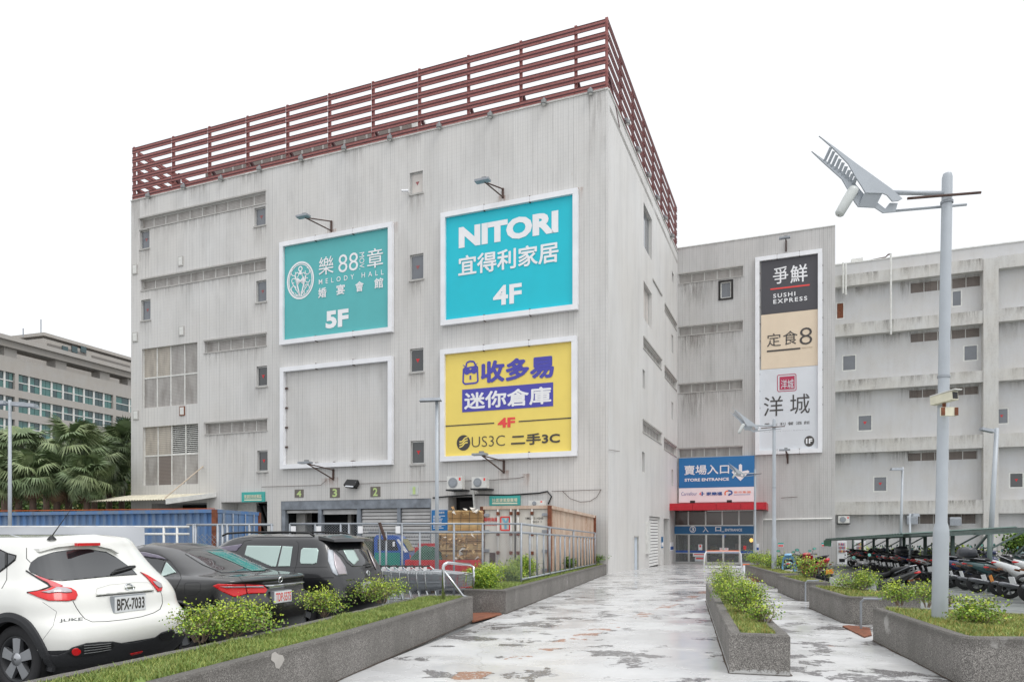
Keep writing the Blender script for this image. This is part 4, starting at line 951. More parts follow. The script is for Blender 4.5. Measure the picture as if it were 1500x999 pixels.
def paving(name):
    """worn white painted concrete: grey and terracotta showing through flaked paint, wet in patches"""
    g = N(name); v = g.coord('Object')
    big = g.noise(.28, 6, v, .6); fine = g.noise(1.7, 8, g.coord('Object', (1, 1.0, 1)), .68, .35); med = g.noise(.6, 4, v, .5)
    col = g.mix(g.ramp(g.noise(.9, 6, v, .6), [(.3, (0, 0, 0)), (.75, (1, 1, 1))]), (.52, .525, .53), (.64, .64, .635))
    grime = g.noise(2.2, 7, g.coord('Object', (.9, 1.2, 1)), .7)
    col = g.mix(g.math('MULTIPLY', g.ramp(grime, [(.52, (0, 0, 0)), (.85, (1, 1, 1))]), .3), col, (.33, .32, .30))
    s = g.n('ShaderNodeSeparateXYZ'); g.L(v, s.inputs[0])
    # paint left of the middle planter is flaked, the outer edges are not
    core = g.ramp(med, [(.5, (0, 0, 0)), (.6, (1, 1, 1))])
    # an old terracotta line shows through where the paint has gone
    dl = g.math('ABSOLUTE', g.math('ADD', g.math('MULTIPLY_ADD', s.outputs[0], .907, g.math('MULTIPLY', s.outputs[1], -.42)), 3.72)); dl = g.math('MULTIPLY_ADD', g.noise(1.4, 4, v, .6), .5, dl)
    lm_ = g.ramp(dl, [(.40, (1, 1, 1)), (.43, (0, 0, 0))])
    chips = g.ramp(g.math('ADD', g.math('MULTIPLY', lm_, .034), g.math('ADD', g.math('MULTIPLY', fine, .62), g.math('MULTIPLY', med, .42))), [(.571, (0, 0, 0)), (.576, (1, 1, 1))])
    fray = g.ramp(g.noise(16, 4, v, .8), [(.40, (0, 0, 0)), (.43, (1, 1, 1))])
    chips = g.math('MULTIPLY', chips, fray)
    tone = g.mix(g.ramp(g.noise(.9, 3, g.coord('Object', (1, .6, 1))), [(.69, (0, 0, 0)), (.70, (1, 1, 1))]), (.15, .145, .15), (.34, .17, .12))
    tone = g.mix(lm_, tone, (.36, .175, .11))
    tone = g.mix(g.ramp(g.noise(60, 3, v), [(.5, (0, 0, 0)), (.7, (.6,)*3)]), tone, (.28, .26, .25))
    col = g.mix(chips, col, tone)
    cr = g.n('ShaderNodeTexVoronoi', feature='DISTANCE_TO_EDGE'); cr.inputs['Scale'].default_value = .22
    wv = g.n('ShaderNodeVectorMath', operation='ADD'); nz = g.n('ShaderNodeTexNoise'); nz.inputs['Scale'].default_value = 1.2; nz.inputs['Detail'].default_value = 6
    g.L(v, nz.inputs['Vector']); g.L(v, wv.inputs[0]); g.L(nz.outputs['Color'], wv.inputs[1]); g.L(wv.outputs[0], cr.inputs['Vector'])
    crack = g.math('MULTIPLY', g.math('LESS_THAN', cr.outputs['Distance'], .0025), .3)
    col = g.mix(crack, col, (.25, .24, .23))
    # far part: damp and dirtier
    far = g.n('ShaderNodeMapRange'); g.L(s.outputs[1], far.inputs[0]); far.inputs[1].default_value = 13; far.inputs[2].default_value = 30
    streaks = g.ramp(g.noise(2.4, 7, g.coord('Object', (.7, 1.2, 1)), .65), [(.42, (0, 0, 0)), (.6, (1, 1, 1))])
    col = g.mix(g.math('MULTIPLY', g.math('MULTIPLY', far.outputs[0], streaks), .5), col, (.27, .26, .24))
    wet = g.ramp(g.noise(.7, 5, g.coord('Object', (.9, 1, 1)), .6), [(.42, (.13,)*3), (.6, (.42,)*3)])
    g.set(Base_Color=col, Roughness=wet); g.bump(g.math('SUBTRACT', 1, chips), .4, .004); return g.m
def aggregate(name='washed_aggregate', splash=False):
    g = N(name); v = g.coord('Object')
    vo = g.n('ShaderNodeTexVoronoi'); vo.inputs['Scale'].default_value = 150; g.L(v, vo.inputs['Vector'])
    sp_ = g.n('ShaderNodeSeparateColor'); g.L(vo.outputs['Color'], sp_.inputs[0])
    c = g.ramp(sp_.outputs[0], [(0, (.07, .065, .06)), (.35, (.16, .15, .14)), (.7, (.25, .235, .22)), (1, (.42, .4, .37))])
    n_ = g.noise(1.1, 6, g.coord('Object', (1, 1, .35)), .65); c = g.mix(g.math('MULTIPLY', g.ramp(n_, [(.42, (0, 0, 0)), (.72, (1, 1, 1))]), .65), c, (.10, .095, .085))
    l_ = g.noise(1.6, 5, v, .6); c = g.mix(g.ramp(l_, [(.66, (0, 0, 0)), (.72, (.7,)*3)]), c, (.5, .49, .47))
    s = g.n('ShaderNodeSeparateXYZ'); g.L(v, s.inputs[0]); hz = g.math('MULTIPLY_ADD', s.outputs[1], .0165, s.outputs[2]); wob = g.math('MULTIPLY_ADD', g.noise(5, 6, v, .7), .22, hz)
    c = g.mix(g.math('MULTIPLY', g.ramp(wob, [(.47, (0, 0, 0)), (.58, (1, 1, 1))]), .55), c, (.075, .07, .062))
    if splash: c = g.mix(g.ramp(g.math('MULTIPLY_ADD', g.noise(7, 8, v, .8), .34, hz), [(.20, (1, 1, 1)), (.225, (0, 0, 0))]), c, (.5, .5, .49))
    g.set(Base_Color=c, Roughness=.85); g.bump(vo.outputs['Distance'], .55, .008); return g.m
M['asph'] = asphalt('wet_asphalt', (104, 106, 106)); M['asph_l'] = asphalt('lot_concrete', (122, 126, 124), .5)
M['pave'] = paving('flaking_painted_concrete'); M['agg'] = aggregate(); M['agg2'] = aggregate('washed_aggregate_paint_splashed', True)
M['soil'] = mat('soil_and_moss', (92, 96, 52), .95, var=.4, vs=9, bump=.6)
M['lot_line'] = mat('worn_white_line', (184, 187, 186), .5, var=.25, vs=3)
# one ground sheet to the horizon
b = MB(); ys = [-14, 0, 12, 25, 40, 75, 200, 900]; xs = [-900, -120, -30, 0, 30, 120, 900]
for y0, y1 in zip(ys, ys[1:]):
    for x0, x1 in zip(xs, xs[1:]):
        b.quad((x0, y0, G(x0, y0)-.03), (x1, y0, G(x1, y0)-.03), (x1, y1, G(x1, y1)-.03), (x0, y1, G(x0, y1)-.03))
b.build('ground', M['asph'], None, kind='structure')
# walkway between the planters up to the entrance
u = Vector((.2402, .9707))
def along(p, k, s=0): return (p[0]+u.x*k+u.y*s, p[1]+u.y*k-u.x*s)
pL = (-1.87, 7.47); pR = (5.0, 9.2)
def grid_sheet(name, L0, L1, R0, R1, m, dz, n=14):
    b = MB()
    for i in range(n):
        t0, t1 = i/n, (i+1)/n
        q = []
        for t, e in ((t0, 'L'), (t0, 'R'), (t1, 'R'), (t1, 'L')):
            A, B = (L0, L1) if e == 'L' else (R0, R1); x = A[0]+(B[0]-A[0])*t; y = A[1]+(B[1]-A[1])*t; q.append((x, y, G(x, y)+dz))
        b.quad(*q)
    return b.build(name, m, None, kind='structure')
e0 = PF.P(0, 0, 0); e1 = PW.P(0, 0, .0); e2 = PW.P(aW, 0, 0)
grid_sheet('walkway', (-3.9, -1), (e0.x-.2, e0.y), (3.6, -1), (12.4, 34.7), M['pave'], .0)
grid_sheet('forecourt', (e0.x-.2, e0.y), (e1.x-.5, e1.y+7), (12.4, 34.7), (18.5, e1.y+7), M['pave'], .0)
# scooter lot on the right
grid_sheet('scooter_lot', (3.6, -1), (12.4, 34.7), (40, -1), (60, 34.7), M['asph_l'], -.012)
grid_sheet('rear_lot', (12.4, 34.7), (18.5, 58), (60, 34.7), (60, 58), M['asph_l'], -.012)
def stripe(p, q, w=.1, name='lot_marking'):
    p = Vector(p[:2]); q = Vector(q[:2]); n = (q-p).normalized(); n = Vector((-n.y, n.x))*w/2
    b = MB(); pts = [p-n, p+n, q+n, q-n]; b.v = [Vector((v.x, v.y, G(v.x, v.y)-.006)) for v in pts]; b.f = [(3, 2, 1, 0)]; b.m = [0]
    return b.build(name, M['lot_line'], None, kind='structure')
for (x0, y0, x1, y1, w_) in [(1388, 864, 1500, 874, .12), (1384, 882.5, 1440, 883.5, .1), (1384, 890, 1500, 893, .1), (1462, 902, 1500, 911, .12), (1470, 896, 1500, 900, .1),
                             (1205, 838, 1228, 851, .12), (1212, 849, 1250, 853.5, .1), (1217, 846, 1275, 853, .12), (1222, 839, 1240, 843, .09), (1320, 845, 1342, 851, .08), (1388, 876, 1480, 880, .08)]:
    p = gp(x0, y0); q = gp(x1, y1); stripe(p, q, w_)
# ================================================================ planters
def planter(lab, pts, h, wall_=.14, group=None, end_round=0, taper=None):
    """pts: plan outline, counter-clockwise; a hollow trough with thick washed-stone walls"""
    n = len(pts); P2 = [Vector(p) for p in pts]; inn = []
    for i in range(n):
        a, b_, c = P2[i-1], P2[i], P2[(i+1) % n]; d1 = (b_-a).normalized(); d2 = (c-b_).normalized()
        n1 = Vector((-d1.y, d1.x)); n2 = Vector((-d2.y, d2.x)); m_ = (n1+n2); m_ = m_/max(m_.dot(n1), .3)
        inn.append(b_+m_*wall_)
    b = MB(); H = h if callable(h) else (lambda x, y: h)
    def Z(v, k): return G(v.x, v.y)+(H(v.x, v.y)+k if k > -5 else -.15)
    t = Vector((sum(p.x for p in P2)/n, sum(p.y for p in P2)/n))
    bev = .02
    for i in range(n):
        j = (i+1) % n; A, B, a, c = P2[i], P2[j], inn[i], inn[j]
        def v(p, z): return (p.x, p.y, z)
        A2 = A+(a-A)*.12; B2 = B+(c-B)*.12
        seg = max(1, int((B-A).length/.14)); wob_ = lambda p: Vector((noise.noise(Vector((p.x*5, p.y*5, 3))), noise.noise(Vector((p.x*5, p.y*5, 9)))))*.012
        for k in range(seg):
            s0, s1 = k/seg, (k+1)/seg; L = lambda p, q, s: p+(q-p)*s
            a0, a1, b0, b1, c0, c1 = L(A, B, s0), L(A, B, s1), L(A2, B2, s0), L(A2, B2, s1), L(a, c, s0), L(a, c, s1)
            b0, b1 = b0+wob_(b0), b1+wob_(b1); zb0_, zb1_ = noise.noise(Vector((b0.x*6, b0.y*6, 0)))*.006, noise.noise(Vector((b1.x*6, b1.y*6, 0)))*.006
            b.quad(v(a0, Z(a0, -9)), v(a1, Z(a1, -9)), v(a1, Z(a1, -bev)), v(a0, Z(a0, -bev)))
            b.quad(v(a0, Z(a0, -bev)), v(a1, Z(a1, -bev)), v(b1, Z(b1, zb1_)), v(b0, Z(b0, zb0_)))
            b.quad(v(b0, Z(b0, zb0_)), v(b1, Z(b1, zb1_)), v(c1, Z(c1, 0)), v(c0, Z(c0, 0)))
            b.quad(v(c0, Z(c0, 0)), v(c1, Z(c1, 0)), v(c1, Z(c1, -.2)), v(c0, Z(c0, -.2)))
    o = b.build('planter', M['agg'], None, loc=(t.x, t.y, G(t.x, t.y)), label=lab, cat='planter', group=group)
    dl_ = MB()
    for i in range(n):
        A, B = P2[i], P2[(i+1) % n]; d_ = (B-A).normalized(); o_ = Vector((d_.y, -d_.x)); sg = max(1, int((B-A).length/.25))
        for k in range(sg):
            q0, q1 = A+(B-A)*k/sg, A+(B-A)*(k+1)/sg; w0, w1 = [.012+.03*abs(noise.noise(Vector((q.x*2, q.y*2, 5)))) for q in (q0, q1)]; r0, r1 = q0+o_*w0, q1+o_*w1
            dl_.quad((q0.x, q0.y, G(*q0)+.007), (r0.x, r0.y, G(*r0)+.006), (r1.x, r1.y, G(*r1)+.006), (q1.x, q1.y, G(*q1)+.007))
    dl_.build('dirt_line', M['dirt'], o)
    s = MB(); s.v = [Vector((p.x, p.y, Z(p, -.03))) for p in inn]; s.f = [tuple(range(n))]; s.m = [0]; s.build('soil', M['soil'], o)
    return o, inn, (lambda x, y: G(x, y)+H(x, y)-.03)
PLT = []
M['dirt'] = mat('dirt_brown', (72, 60, 50), .9, var=.3, vs=8)
def arc(c, r_, a0, a1, n=5): return [(c[0]+r_*math.cos(R(a0+(a1-a0)*i/n)), c[1]+r_*math.sin(R(a0+(a1-a0)*i/n))) for i in range(n+1)]
# left planter along the parked cars
A = along((-1.87, 7.47), -9.5); B = (-.74, 13.45); wdt = 1.0
PLT.append(planter('long low aggregate planter in front of the parked cars', [A, (-1.87, 7.47), B, along(B, .05, -wdt), along((-1.87, 7.47), 0, -wdt), along(A, 0, -wdt)], .475))
XP = Plane((-1.87, 7.47), u, (u.y, -u.x)); pt_ = poly(PLT[0][0], XP, [(398, 957), (403, 954), (408, 958), (414, 959), (417, 965), (413, 973), (409, 979), (404, 978), (402, 970), (397, 966)][::-1], mat('mortar_patch', (176, 172, 166), .8), .004, 'mortar_patch')
# left planter up to the building corner
B1 = (-.13, 14.8); B2 = (4.60, 34.55); B1l = along(B1, .1, -.95)
PLT.append(planter('aggregate planter running from the drain gap to the building corner', [B1, B2, along(B2, 0, -.9), B1l], .5))
# middle planter
m0 = gp(1068.5, 986); m1 = gp(1157.8, 990); m2 = gp(1034, 879.7)
dm = Vector((m2.x-m0.x, m2.y-m0.y)).normalized(); Lm = 10.6
PLT.append(planter('middle planter with yellow green shrubs splitting the walkway', [(m0.x, m0.y), (m1.x, m1.y), (m1.x+dm.x*Lm, m1.y+dm.y*Lm), (m0.x+dm.x*Lm, m0.y+dm.y*Lm)], .45, .13)); PLT[-1][0].data.materials[0] = M['agg2']
# right planters, staggered
RP = [((5.44, 10.7), (4.60, 7.25), 2.2, 'nearest staggered planter on the right, holding the big lamp post'), ((6.78, 16.2), (6.06, 12.9), 1.35, 'second staggered planter on the right, behind the rusty drain plate'),
      ((8.12, 21.7), (7.34, 18.05), .75, 'third staggered planter on the right, before the black and red scooter'), ((9.9, 28.6), (8.75, 23.4), .8, 'fourth staggered planter on the right, holding the slim lamp post'), ((11.0, 33.5), (9.8, 28.1), .8, 'farthest staggered planter on the right, near the board stand')]
RPL = []
for i, (a_, b_, w_, lab) in enumerate(RP):
    d_ = (Vector(a_)-Vector(b_)).normalized(); nrm = Vector((d_.y, -d_.x)); ex = Vector((1, -.02))
    bb = Vector(b_); rr_ = .28
    c_ = [bb+d_*rr_, bb+d_*rr_*.45+ex*rr_*.12, bb+d_*rr_*.12+ex*rr_*.45, bb+ex*rr_]
    far = Vector(a_); wd = w_ if i else 3.2
    e_ = bb+ex*wd
    pts = [tuple(p) for p in c_]+[tuple(e_), tuple(e_+d_*(.35 if i else 1.2)), tuple(far+nrm*(.85 if i else 1.15)), tuple(far)]
    o = planter(lab, pts, .5, .12, group='staggered planters on the right'); PLT.append(o); RPL.append((a_, b_))
# rusty drain plates in the gaps
for lab, px in (('rusty steel plate in the gap between the two left planters', [(692, 912), (735, 900.5), (731, 897), (690, 899)]), ('rusty drain plate between the first and second right planters', [(1234, 918), (1266, 934), (1277, 931), (1274, 921), (1243, 917)]),
                ('small rusty plate at the farthest gap of the right planters', [(1096, 845), (1104, 853), (1113, 852), (1108, 847)])):
    q = [gp(x, y) for x, y in px]; b = MB(); b.prism([(p.x, p.y, p.z+.005) for p in q], (0, 0, .02)); b.build('drain_plate', M['rust'], None, label=lab, cat='metal plate')
# bent stainless strips over the gaps
for i, (x, y, lab) in enumerate(((1272, 925, 'bent steel strip standing in the nearest planter gap'), (1186, 882, 'bent steel strip standing in the second planter gap'))):
    p = gp(x, y); b = MB(); t = u
    b.tube([(p.x, p.y+.25, p.z), (p.x, p.y+.25, p.z+.47), (p.x+.03, p.y+.2, p.z+.53), (p.x+.2, p.y-.06, p.z+.55)], .02, 8); b.build('bent_strip', M['galv'], None, label=lab, cat='metal strip')
# ================================================================ grass
def blades(name, spots, lab, parent=None, h=(.05, .12), w=.006, mats=('grass1', 'grass2', 'grass3'), seed=1, cat=None):
    rg = random.Random(seed); v = []; f = []; mi = []
    for (x, y, z) in spots:
        a = rg.uniform(0, 6.28); hh = rg.uniform(*h); lean = rg.uniform(.1, .9)*hh; ww = w*rg.uniform(.7, 1.5); ca, sa = math.cos(a), math.sin(a); b_ = rg.uniform(0, 6.28); lx, ly = math.cos(b_)*lean, math.sin(b_)*lean
        i = len(v); v += [(x-ca*ww, y-sa*ww, z), (x+ca*ww, y+sa*ww, z), (x+lx*.4+ca*ww*.6, y+ly*.4+sa*ww*.6, z+hh*.65), (x+lx*.4-ca*ww*.6, y+ly*.4-sa*ww*.6, z+hh*.65), (x+lx, y+ly, z+hh)]
        f += [(i, i+1, i+2, i+3), (i+3, i+2, i+4)]; k = rg.choice((0, 0, 1, 1, 2)); mi += [k, k]
    return mk(name, v, f, [M[m] for m in mats], parent, False, mi, label=lab, kind='stuff', cat=cat)
M['grass1'] = mat('grass_green', (118, 140, 68), .6, var=.2, vs=3); M['grass2'] = mat('grass_yellow_green', (150, 158, 84), .6, var=.2, vs=3); M['grass3'] = mat('grass_dry', (176, 158, 92), .7, var=.2, vs=3)
def inside(p, poly_):
    c = False; n = len(poly_)
    for i in range(n):
        a, b_ = poly_[i], poly_[(i+1) % n]
        if (a.y > p[1]) != (b_.y > p[1]) and p[0] < (b_.x-a.x)*(p[1]-a.y)/(b_.y-a.y)+a.x: c = not c
    return c
gl = ['grass mat along the left planter', 'grass strip of the planter by the fence', 'grass bed of the middle planter', 'grass of the nearest right planter', 'grass of the second right planter', 'grass of the third right planter', 'grass of the fourth right planter', 'grass of the farthest right planter']
for i, (o, inn, Z) in enumerate(PLT):
    xs = [p.x for p in inn]; ys = [p.y for p in inn]; area = (max(xs)-min(xs))*(max(ys)-min(ys)); rg = random.Random(i+3); sp_ = []
    dens = 4600; N_ = 0
    while N_ < 400000:
        N_ += 1
        x = rg.uniform(min(xs)-.05, max(xs)+.05); y = rg.uniform(max(min(ys)-.05, 2.5), max(ys)+.05)
        if N_ > area*dens: break
        if y > 12 and rg.random() < .5: continue
        if y > 22 and rg.random() < .5: continue
        if not inside((x, y), inn): continue
        nz = noise.noise(Vector((x*1.3, y*1.3, i)))+.5*noise.noise(Vector((x*4, y*4, 7)))
        if nz < -.42 and i > 2: continue
        sp_.append((x, y, Z(x, y)-.01+max(0, nz)*.05))
    blades('grass', sp_, gl[i], h=(.025, .075), w=.004 if i in (0, 2, 3) else .007, seed=i, mats=('grass1', 'grass2', 'grass1') if i < 2 else ('grass1', 'grass2', 'grass3'))
# lumpy turf under the blades
    b = MB(); n_ = 0
    for (x, y, z) in sp_[::60]:
        r_ = rg.uniform(.025, .05) if i < 1 else rg.uniform(.05, .1); k = len(b.v); b.v += [Vector((x+r_*math.cos(a_*1.047), y+r_*math.sin(a_*1.047), z-.015)) for a_ in range(6)]+[Vector((x, y, z+.035))]
        for a_ in range(6): b.f.append((k+a_, k+(a_+1) % 6, k+6)); b.m.append(0)
    if b.v: b.build('turf_clumps', M['grass1'], None, smooth=True, kind='stuff', label='low turf under the '+gl[i])
# ================================================================ shrubs
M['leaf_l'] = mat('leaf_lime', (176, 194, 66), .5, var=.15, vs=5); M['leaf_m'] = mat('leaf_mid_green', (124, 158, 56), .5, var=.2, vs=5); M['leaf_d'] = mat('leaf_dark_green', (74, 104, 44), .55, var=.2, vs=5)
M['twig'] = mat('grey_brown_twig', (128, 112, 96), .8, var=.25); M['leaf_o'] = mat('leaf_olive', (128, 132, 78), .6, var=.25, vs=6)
for k_ in ('leaf_l', 'leaf_m', 'leaf_d', 'grass1', 'grass2'):
    M[k_].node_tree.nodes['Principled BSDF'].inputs['Subsurface Weight'].default_value = 0
def shrub(base, w, h, lab, n=1500, leaf=.022, seed=0, style='sparse', group='shrubs in the planters', dep=None, elong=None):
    """a bush: forking twigs, leaves in tufts at the twig ends, bright on the shoots"""
    rg = random.Random(seed); base = Vector(base); dep = dep or w
    t = thing('shrub', lab, 'shrub', base, group); tw = MB(); ends = []
    ns = 9 if style != 'dense' else 12
    ex = Vector(elong).normalized() if elong else Vector((1, 0)); ey = Vector((-ex.y, ex.x))
    for i in range(ns):
        a = rg.uniform(0, 6.28); q = rg.uniform(.3, 1)
        ox, oy = math.cos(a)*q*w/2, math.sin(a)*q*dep/2; s0 = base+Vector((*(ex*ox*.25+ey*oy*.25), 0))
        tip = base+Vector((*(ex*ox+ey*oy), h*rg.uniform(.55, .95)*(1-.35*q*q)))
        mid = s0.lerp(tip, .5)+Vector((rg.uniform(-.05, .05), rg.uniform(-.05, .05), -h*.04))
        tw.tube([s0-Vector((0, 0, .03)), mid, tip], [.011, .007, .003], 4, False)
        for _ in range(7):
            st = mid.lerp(tip, rg.uniform(-.5, 1)); e = st+Vector((rg.gauss(0, .16)*w, rg.gauss(0, .16)*w, rg.uniform(.0, .3)*h))
            e.z = min(max(e.z, base.z+h*.18), base.z+h); tw.tube([st, st.lerp(e, .5)+Vector((0, 0, .01)), e], [.005, .004, .002], 3, False); ends.append(e)
        ends.append(tip)
    tw.build('twigs', M['twig'], t, kind='stuff')
    v = []; f = []; mi = []
    per = max(1, n//len(ends))
    for e in ends:
        top = (e.z-base.z)/h; rad = (.075 if style != 'dense' else .11)*(w/.8)**.5
        for k in range(per):
            c = e+Vector((rg.gauss(0, rad), rg.gauss(0, rad), rg.gauss(0, rad*.75)))
            if c.z < base.z+.04: continue
            d_ = Vector((rg.gauss(0, 1), rg.gauss(0, 1), rg.gauss(.5, .7))).normalized(); s_ = d_.orthogonal().normalized(); s_ = (Matrix.Rotation(rg.uniform(0, 6.28), 3, d_) @ s_); L_ = leaf*rg.uniform(.7, 1.4); W__ = L_*.42
            i = len(v); n2 = d_.cross(s_)*L_*.12; v += [c, c+d_*L_*.5+s_*W__+n2, c+d_*L_, c+d_*L_*.5-s_*W__+n2]; f.append((i, i+1, i+2, i+3))
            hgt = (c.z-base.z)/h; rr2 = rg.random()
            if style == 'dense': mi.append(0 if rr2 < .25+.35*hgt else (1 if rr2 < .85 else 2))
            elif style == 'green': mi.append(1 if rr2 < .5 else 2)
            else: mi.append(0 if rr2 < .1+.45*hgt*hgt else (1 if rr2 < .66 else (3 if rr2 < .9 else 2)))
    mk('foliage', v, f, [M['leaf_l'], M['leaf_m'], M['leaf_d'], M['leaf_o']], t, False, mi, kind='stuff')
    return t
def pl_pt(px, py, lift=.47): return gp(px, py, lift)
SH = [ # px base, y base, width m, height m, label, n, style, elong
 (338, 928, .95, .34, 'wide shrub with yellow green shoots between the white and black cars', 3600, 'sparse'),
 (476, 899, .75, .34, 'small shrub in front of the dark car number plate', 1900, 'sparse'),
 (562, 880, 1.1, .38, 'broad shrub under the rear of the black van', 3000, 'sparse'),
 (634, 866, .35, .3, 'dry leafless little shrub at the end of the left planter', 60, 'sparse')]
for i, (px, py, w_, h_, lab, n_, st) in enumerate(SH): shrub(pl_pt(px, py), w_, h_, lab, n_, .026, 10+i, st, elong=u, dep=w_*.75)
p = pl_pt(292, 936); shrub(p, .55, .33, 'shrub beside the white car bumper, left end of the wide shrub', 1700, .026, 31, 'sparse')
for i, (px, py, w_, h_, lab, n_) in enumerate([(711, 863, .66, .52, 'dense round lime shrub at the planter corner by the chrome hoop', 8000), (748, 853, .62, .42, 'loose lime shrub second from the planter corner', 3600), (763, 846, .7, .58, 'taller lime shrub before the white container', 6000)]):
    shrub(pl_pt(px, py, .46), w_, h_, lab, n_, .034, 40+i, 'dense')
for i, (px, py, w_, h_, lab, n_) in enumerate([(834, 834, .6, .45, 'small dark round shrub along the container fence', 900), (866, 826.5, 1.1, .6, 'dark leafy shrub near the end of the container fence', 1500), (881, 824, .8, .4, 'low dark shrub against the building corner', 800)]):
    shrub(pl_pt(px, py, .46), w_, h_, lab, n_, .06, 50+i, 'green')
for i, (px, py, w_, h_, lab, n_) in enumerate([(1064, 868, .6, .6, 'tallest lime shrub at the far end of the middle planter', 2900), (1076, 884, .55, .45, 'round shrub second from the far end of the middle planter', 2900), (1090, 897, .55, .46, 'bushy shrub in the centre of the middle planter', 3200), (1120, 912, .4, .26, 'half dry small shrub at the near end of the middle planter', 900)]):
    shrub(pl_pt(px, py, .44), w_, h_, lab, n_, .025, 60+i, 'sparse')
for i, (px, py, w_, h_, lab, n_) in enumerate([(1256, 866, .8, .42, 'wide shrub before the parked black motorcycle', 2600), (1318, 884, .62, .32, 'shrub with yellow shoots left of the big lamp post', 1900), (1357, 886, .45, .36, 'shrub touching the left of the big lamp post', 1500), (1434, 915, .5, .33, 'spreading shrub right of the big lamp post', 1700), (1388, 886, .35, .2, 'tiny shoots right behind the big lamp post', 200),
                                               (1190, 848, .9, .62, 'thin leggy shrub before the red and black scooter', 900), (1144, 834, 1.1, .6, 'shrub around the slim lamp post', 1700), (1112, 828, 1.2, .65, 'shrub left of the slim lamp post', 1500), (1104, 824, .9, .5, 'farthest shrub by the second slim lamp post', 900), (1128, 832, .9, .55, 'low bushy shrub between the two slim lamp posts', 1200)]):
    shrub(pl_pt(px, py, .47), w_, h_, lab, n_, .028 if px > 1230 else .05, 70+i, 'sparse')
# ================================================================ lamp posts
def P1(zx, zy, y=0): return Vector(((1180+zx/4.6875-1389.7)/111.8, y, (903-(180+zy/4.6875))/111.8))
def wing_lamp(loc, lab, lean=0.0, rot=0):
    t = thing('lamp_post', lab, 'lamp post', (0, 0, 0), 'grey lamp posts with winged heads')
    MB().lathe((0, 0, -.1), (0, 0, 1), [(0, .096), (1.27, .094), (1.33, .09), (1.41, .07), (3.5, .067), (5.92, .062), (5.97, .05), (5.99, .01)], 20).build('pole', M['pole'], t); autosmooth(t.children[0], 30)
    th = .02
    up_ = [(88, 82), (200, 160), (340, 262), (585, 432), (665, 500), (640, 515), (597, 520), (560, 478), (530, 466), (412, 465), (385, 420), (345, 362), (290, 268), (180, 160)]
    lo_ = [(57, 165), (140, 222), (262, 296), (335, 352), (372, 398), (440, 475), (500, 500), (570, 552), (600, 512), (655, 512), (640, 572), (556, 580), (500, 545), (385, 541), (362, 512), (312, 425), (268, 352), (136, 238)]
    MB().prism([P1(x, y, -.05) for x, y in up_], (0, th, 0)).build('upper_wing', M['pole'], t)
    MB().prism([P1(x, y, .03) for x, y in lo_], (0, th, 0)).build('lower_wing', M['pole'], t)
    for i in range(9):
        k = i/8; a = P1(172+k*175, 158+k*200, -.035); b_ = P1(148+k*200, 228+k*160, .035)
        MB().bar(a, b_, .045, .012).build('rung', M['pole'], t)
    MB().hexa([P1(412, 465, -.03), P1(530, 466, -.03), P1(500, 545, .03), P1(385, 541, .03), P1(412, 455, -.03), P1(530, 456, -.03), P1(500, 533, .03), P1(385, 530, .03)]).build('bottom_plate', M['pole'], t)
    MB().tube([P1(575, 448), P1(985, 448)], .03, 10).build('arm', M['pole'], t, smooth=True)
    MB().tube([P1(685, 512, -.1), P1(1180, 463, -.1)], .018, 8).build('rod', M['rustb'], t, smooth=True); MB().tube([P1(650, 550, .1), P1(1150, 497, .1)], .018, 8).build('rod', M['pole'], t, smooth=True)
    c = P1(345, 425); e = P1(240, 612); ax = e-c
    hd = MB()._lathe(c-ax*.05, ax.normalized(), [(0, .02), (.02, .06), (.06, .068), (.2, .066), (.40, .06), (.42, .045), (.425, .01)], 16).build('lamp_head', mat('lamp_opal', (196, 200, 198), .3), t, smooth=True)
    MB().bar(P1(350, 430), P1(395, 465, .1), .05).build('hinge', M['galv'], t)
    for z in (3.2, 5.48): MB()._lathe((0, 0, z), (0, 0, 1), [(0, .07), (0, .076), (.03, .076), (.03, .07)], 16).build('pole_band', M['galv'], t)
    t.location = loc; t.rotation_euler = (0, lean, rot); return t
gy = G(5.56, 9.3)+.43
L1_ = wing_lamp((5.60, 9.3, gy), 'tall grey lamp post in the nearest right planter, carrying a camera', R(1.0))
def wl(px, Y, lab, rot): 
    x = (px-CX)/F*Y; t = dup(L1_, label=lab); t.location = (x, Y, G(x, Y)+.43); t.rotation_euler = (0, 0, rot); return t
wl(1134, 27.5, 'slim grey winged lamp post in front of the tall signboard', R(4)); wl(1106, 45.9, 'farthest winged lamp post, beside the store entrance', R(-6))
# camera on the big post
ct = thing('security_camera', 'cream weatherproof camera strapped to the tall lamp post', 'camera', at(1383, 600, 9.2))
sc_ = 9.2/F
def q9(x, y, dy=0): return at(x, y, 9.2+dy)
b = MB(); A, B = q9(1367, 588, .12), q9(1399, 579, -.18); ax = (B-A).normalized()
M['cream_p'] = mat('cream_paint_dirty', (216, 212, 190), .5, var=.15)
b.bar(A, B, .105, .11).build('housing', M['cream_p'], ct); MB().bar(A+Vector((0, 0, .062)), B+ax*.05+Vector((0, 0, .066)), .125, .012).build('sunshield', M['white2'], ct)
MB().bar(B, B+ax*.004, .085, .085).build('lens_window', M['black'], ct)
MB().tube([q9(1383, 586), q9(1383, 600)], .022, 8).build('bracket', M['rust'], ct); MB().box(*(lambda c: (c.x-.1, c.x+.1, c.y-.13, c.y-.09, c.z-.055, c.z+.055))(q9(1382, 605))).build('strap_plate', M['cream_p'], ct)
for s_ in (-1, 1): MB().box(*(lambda c: (c.x+s_*.085-.022, c.x+s_*.085+.022, c.y-.14, c.y-.125, c.z-.05, c.z+.05))(q9(1382, 605))).build('rusty_plate', M['rust'], ct)
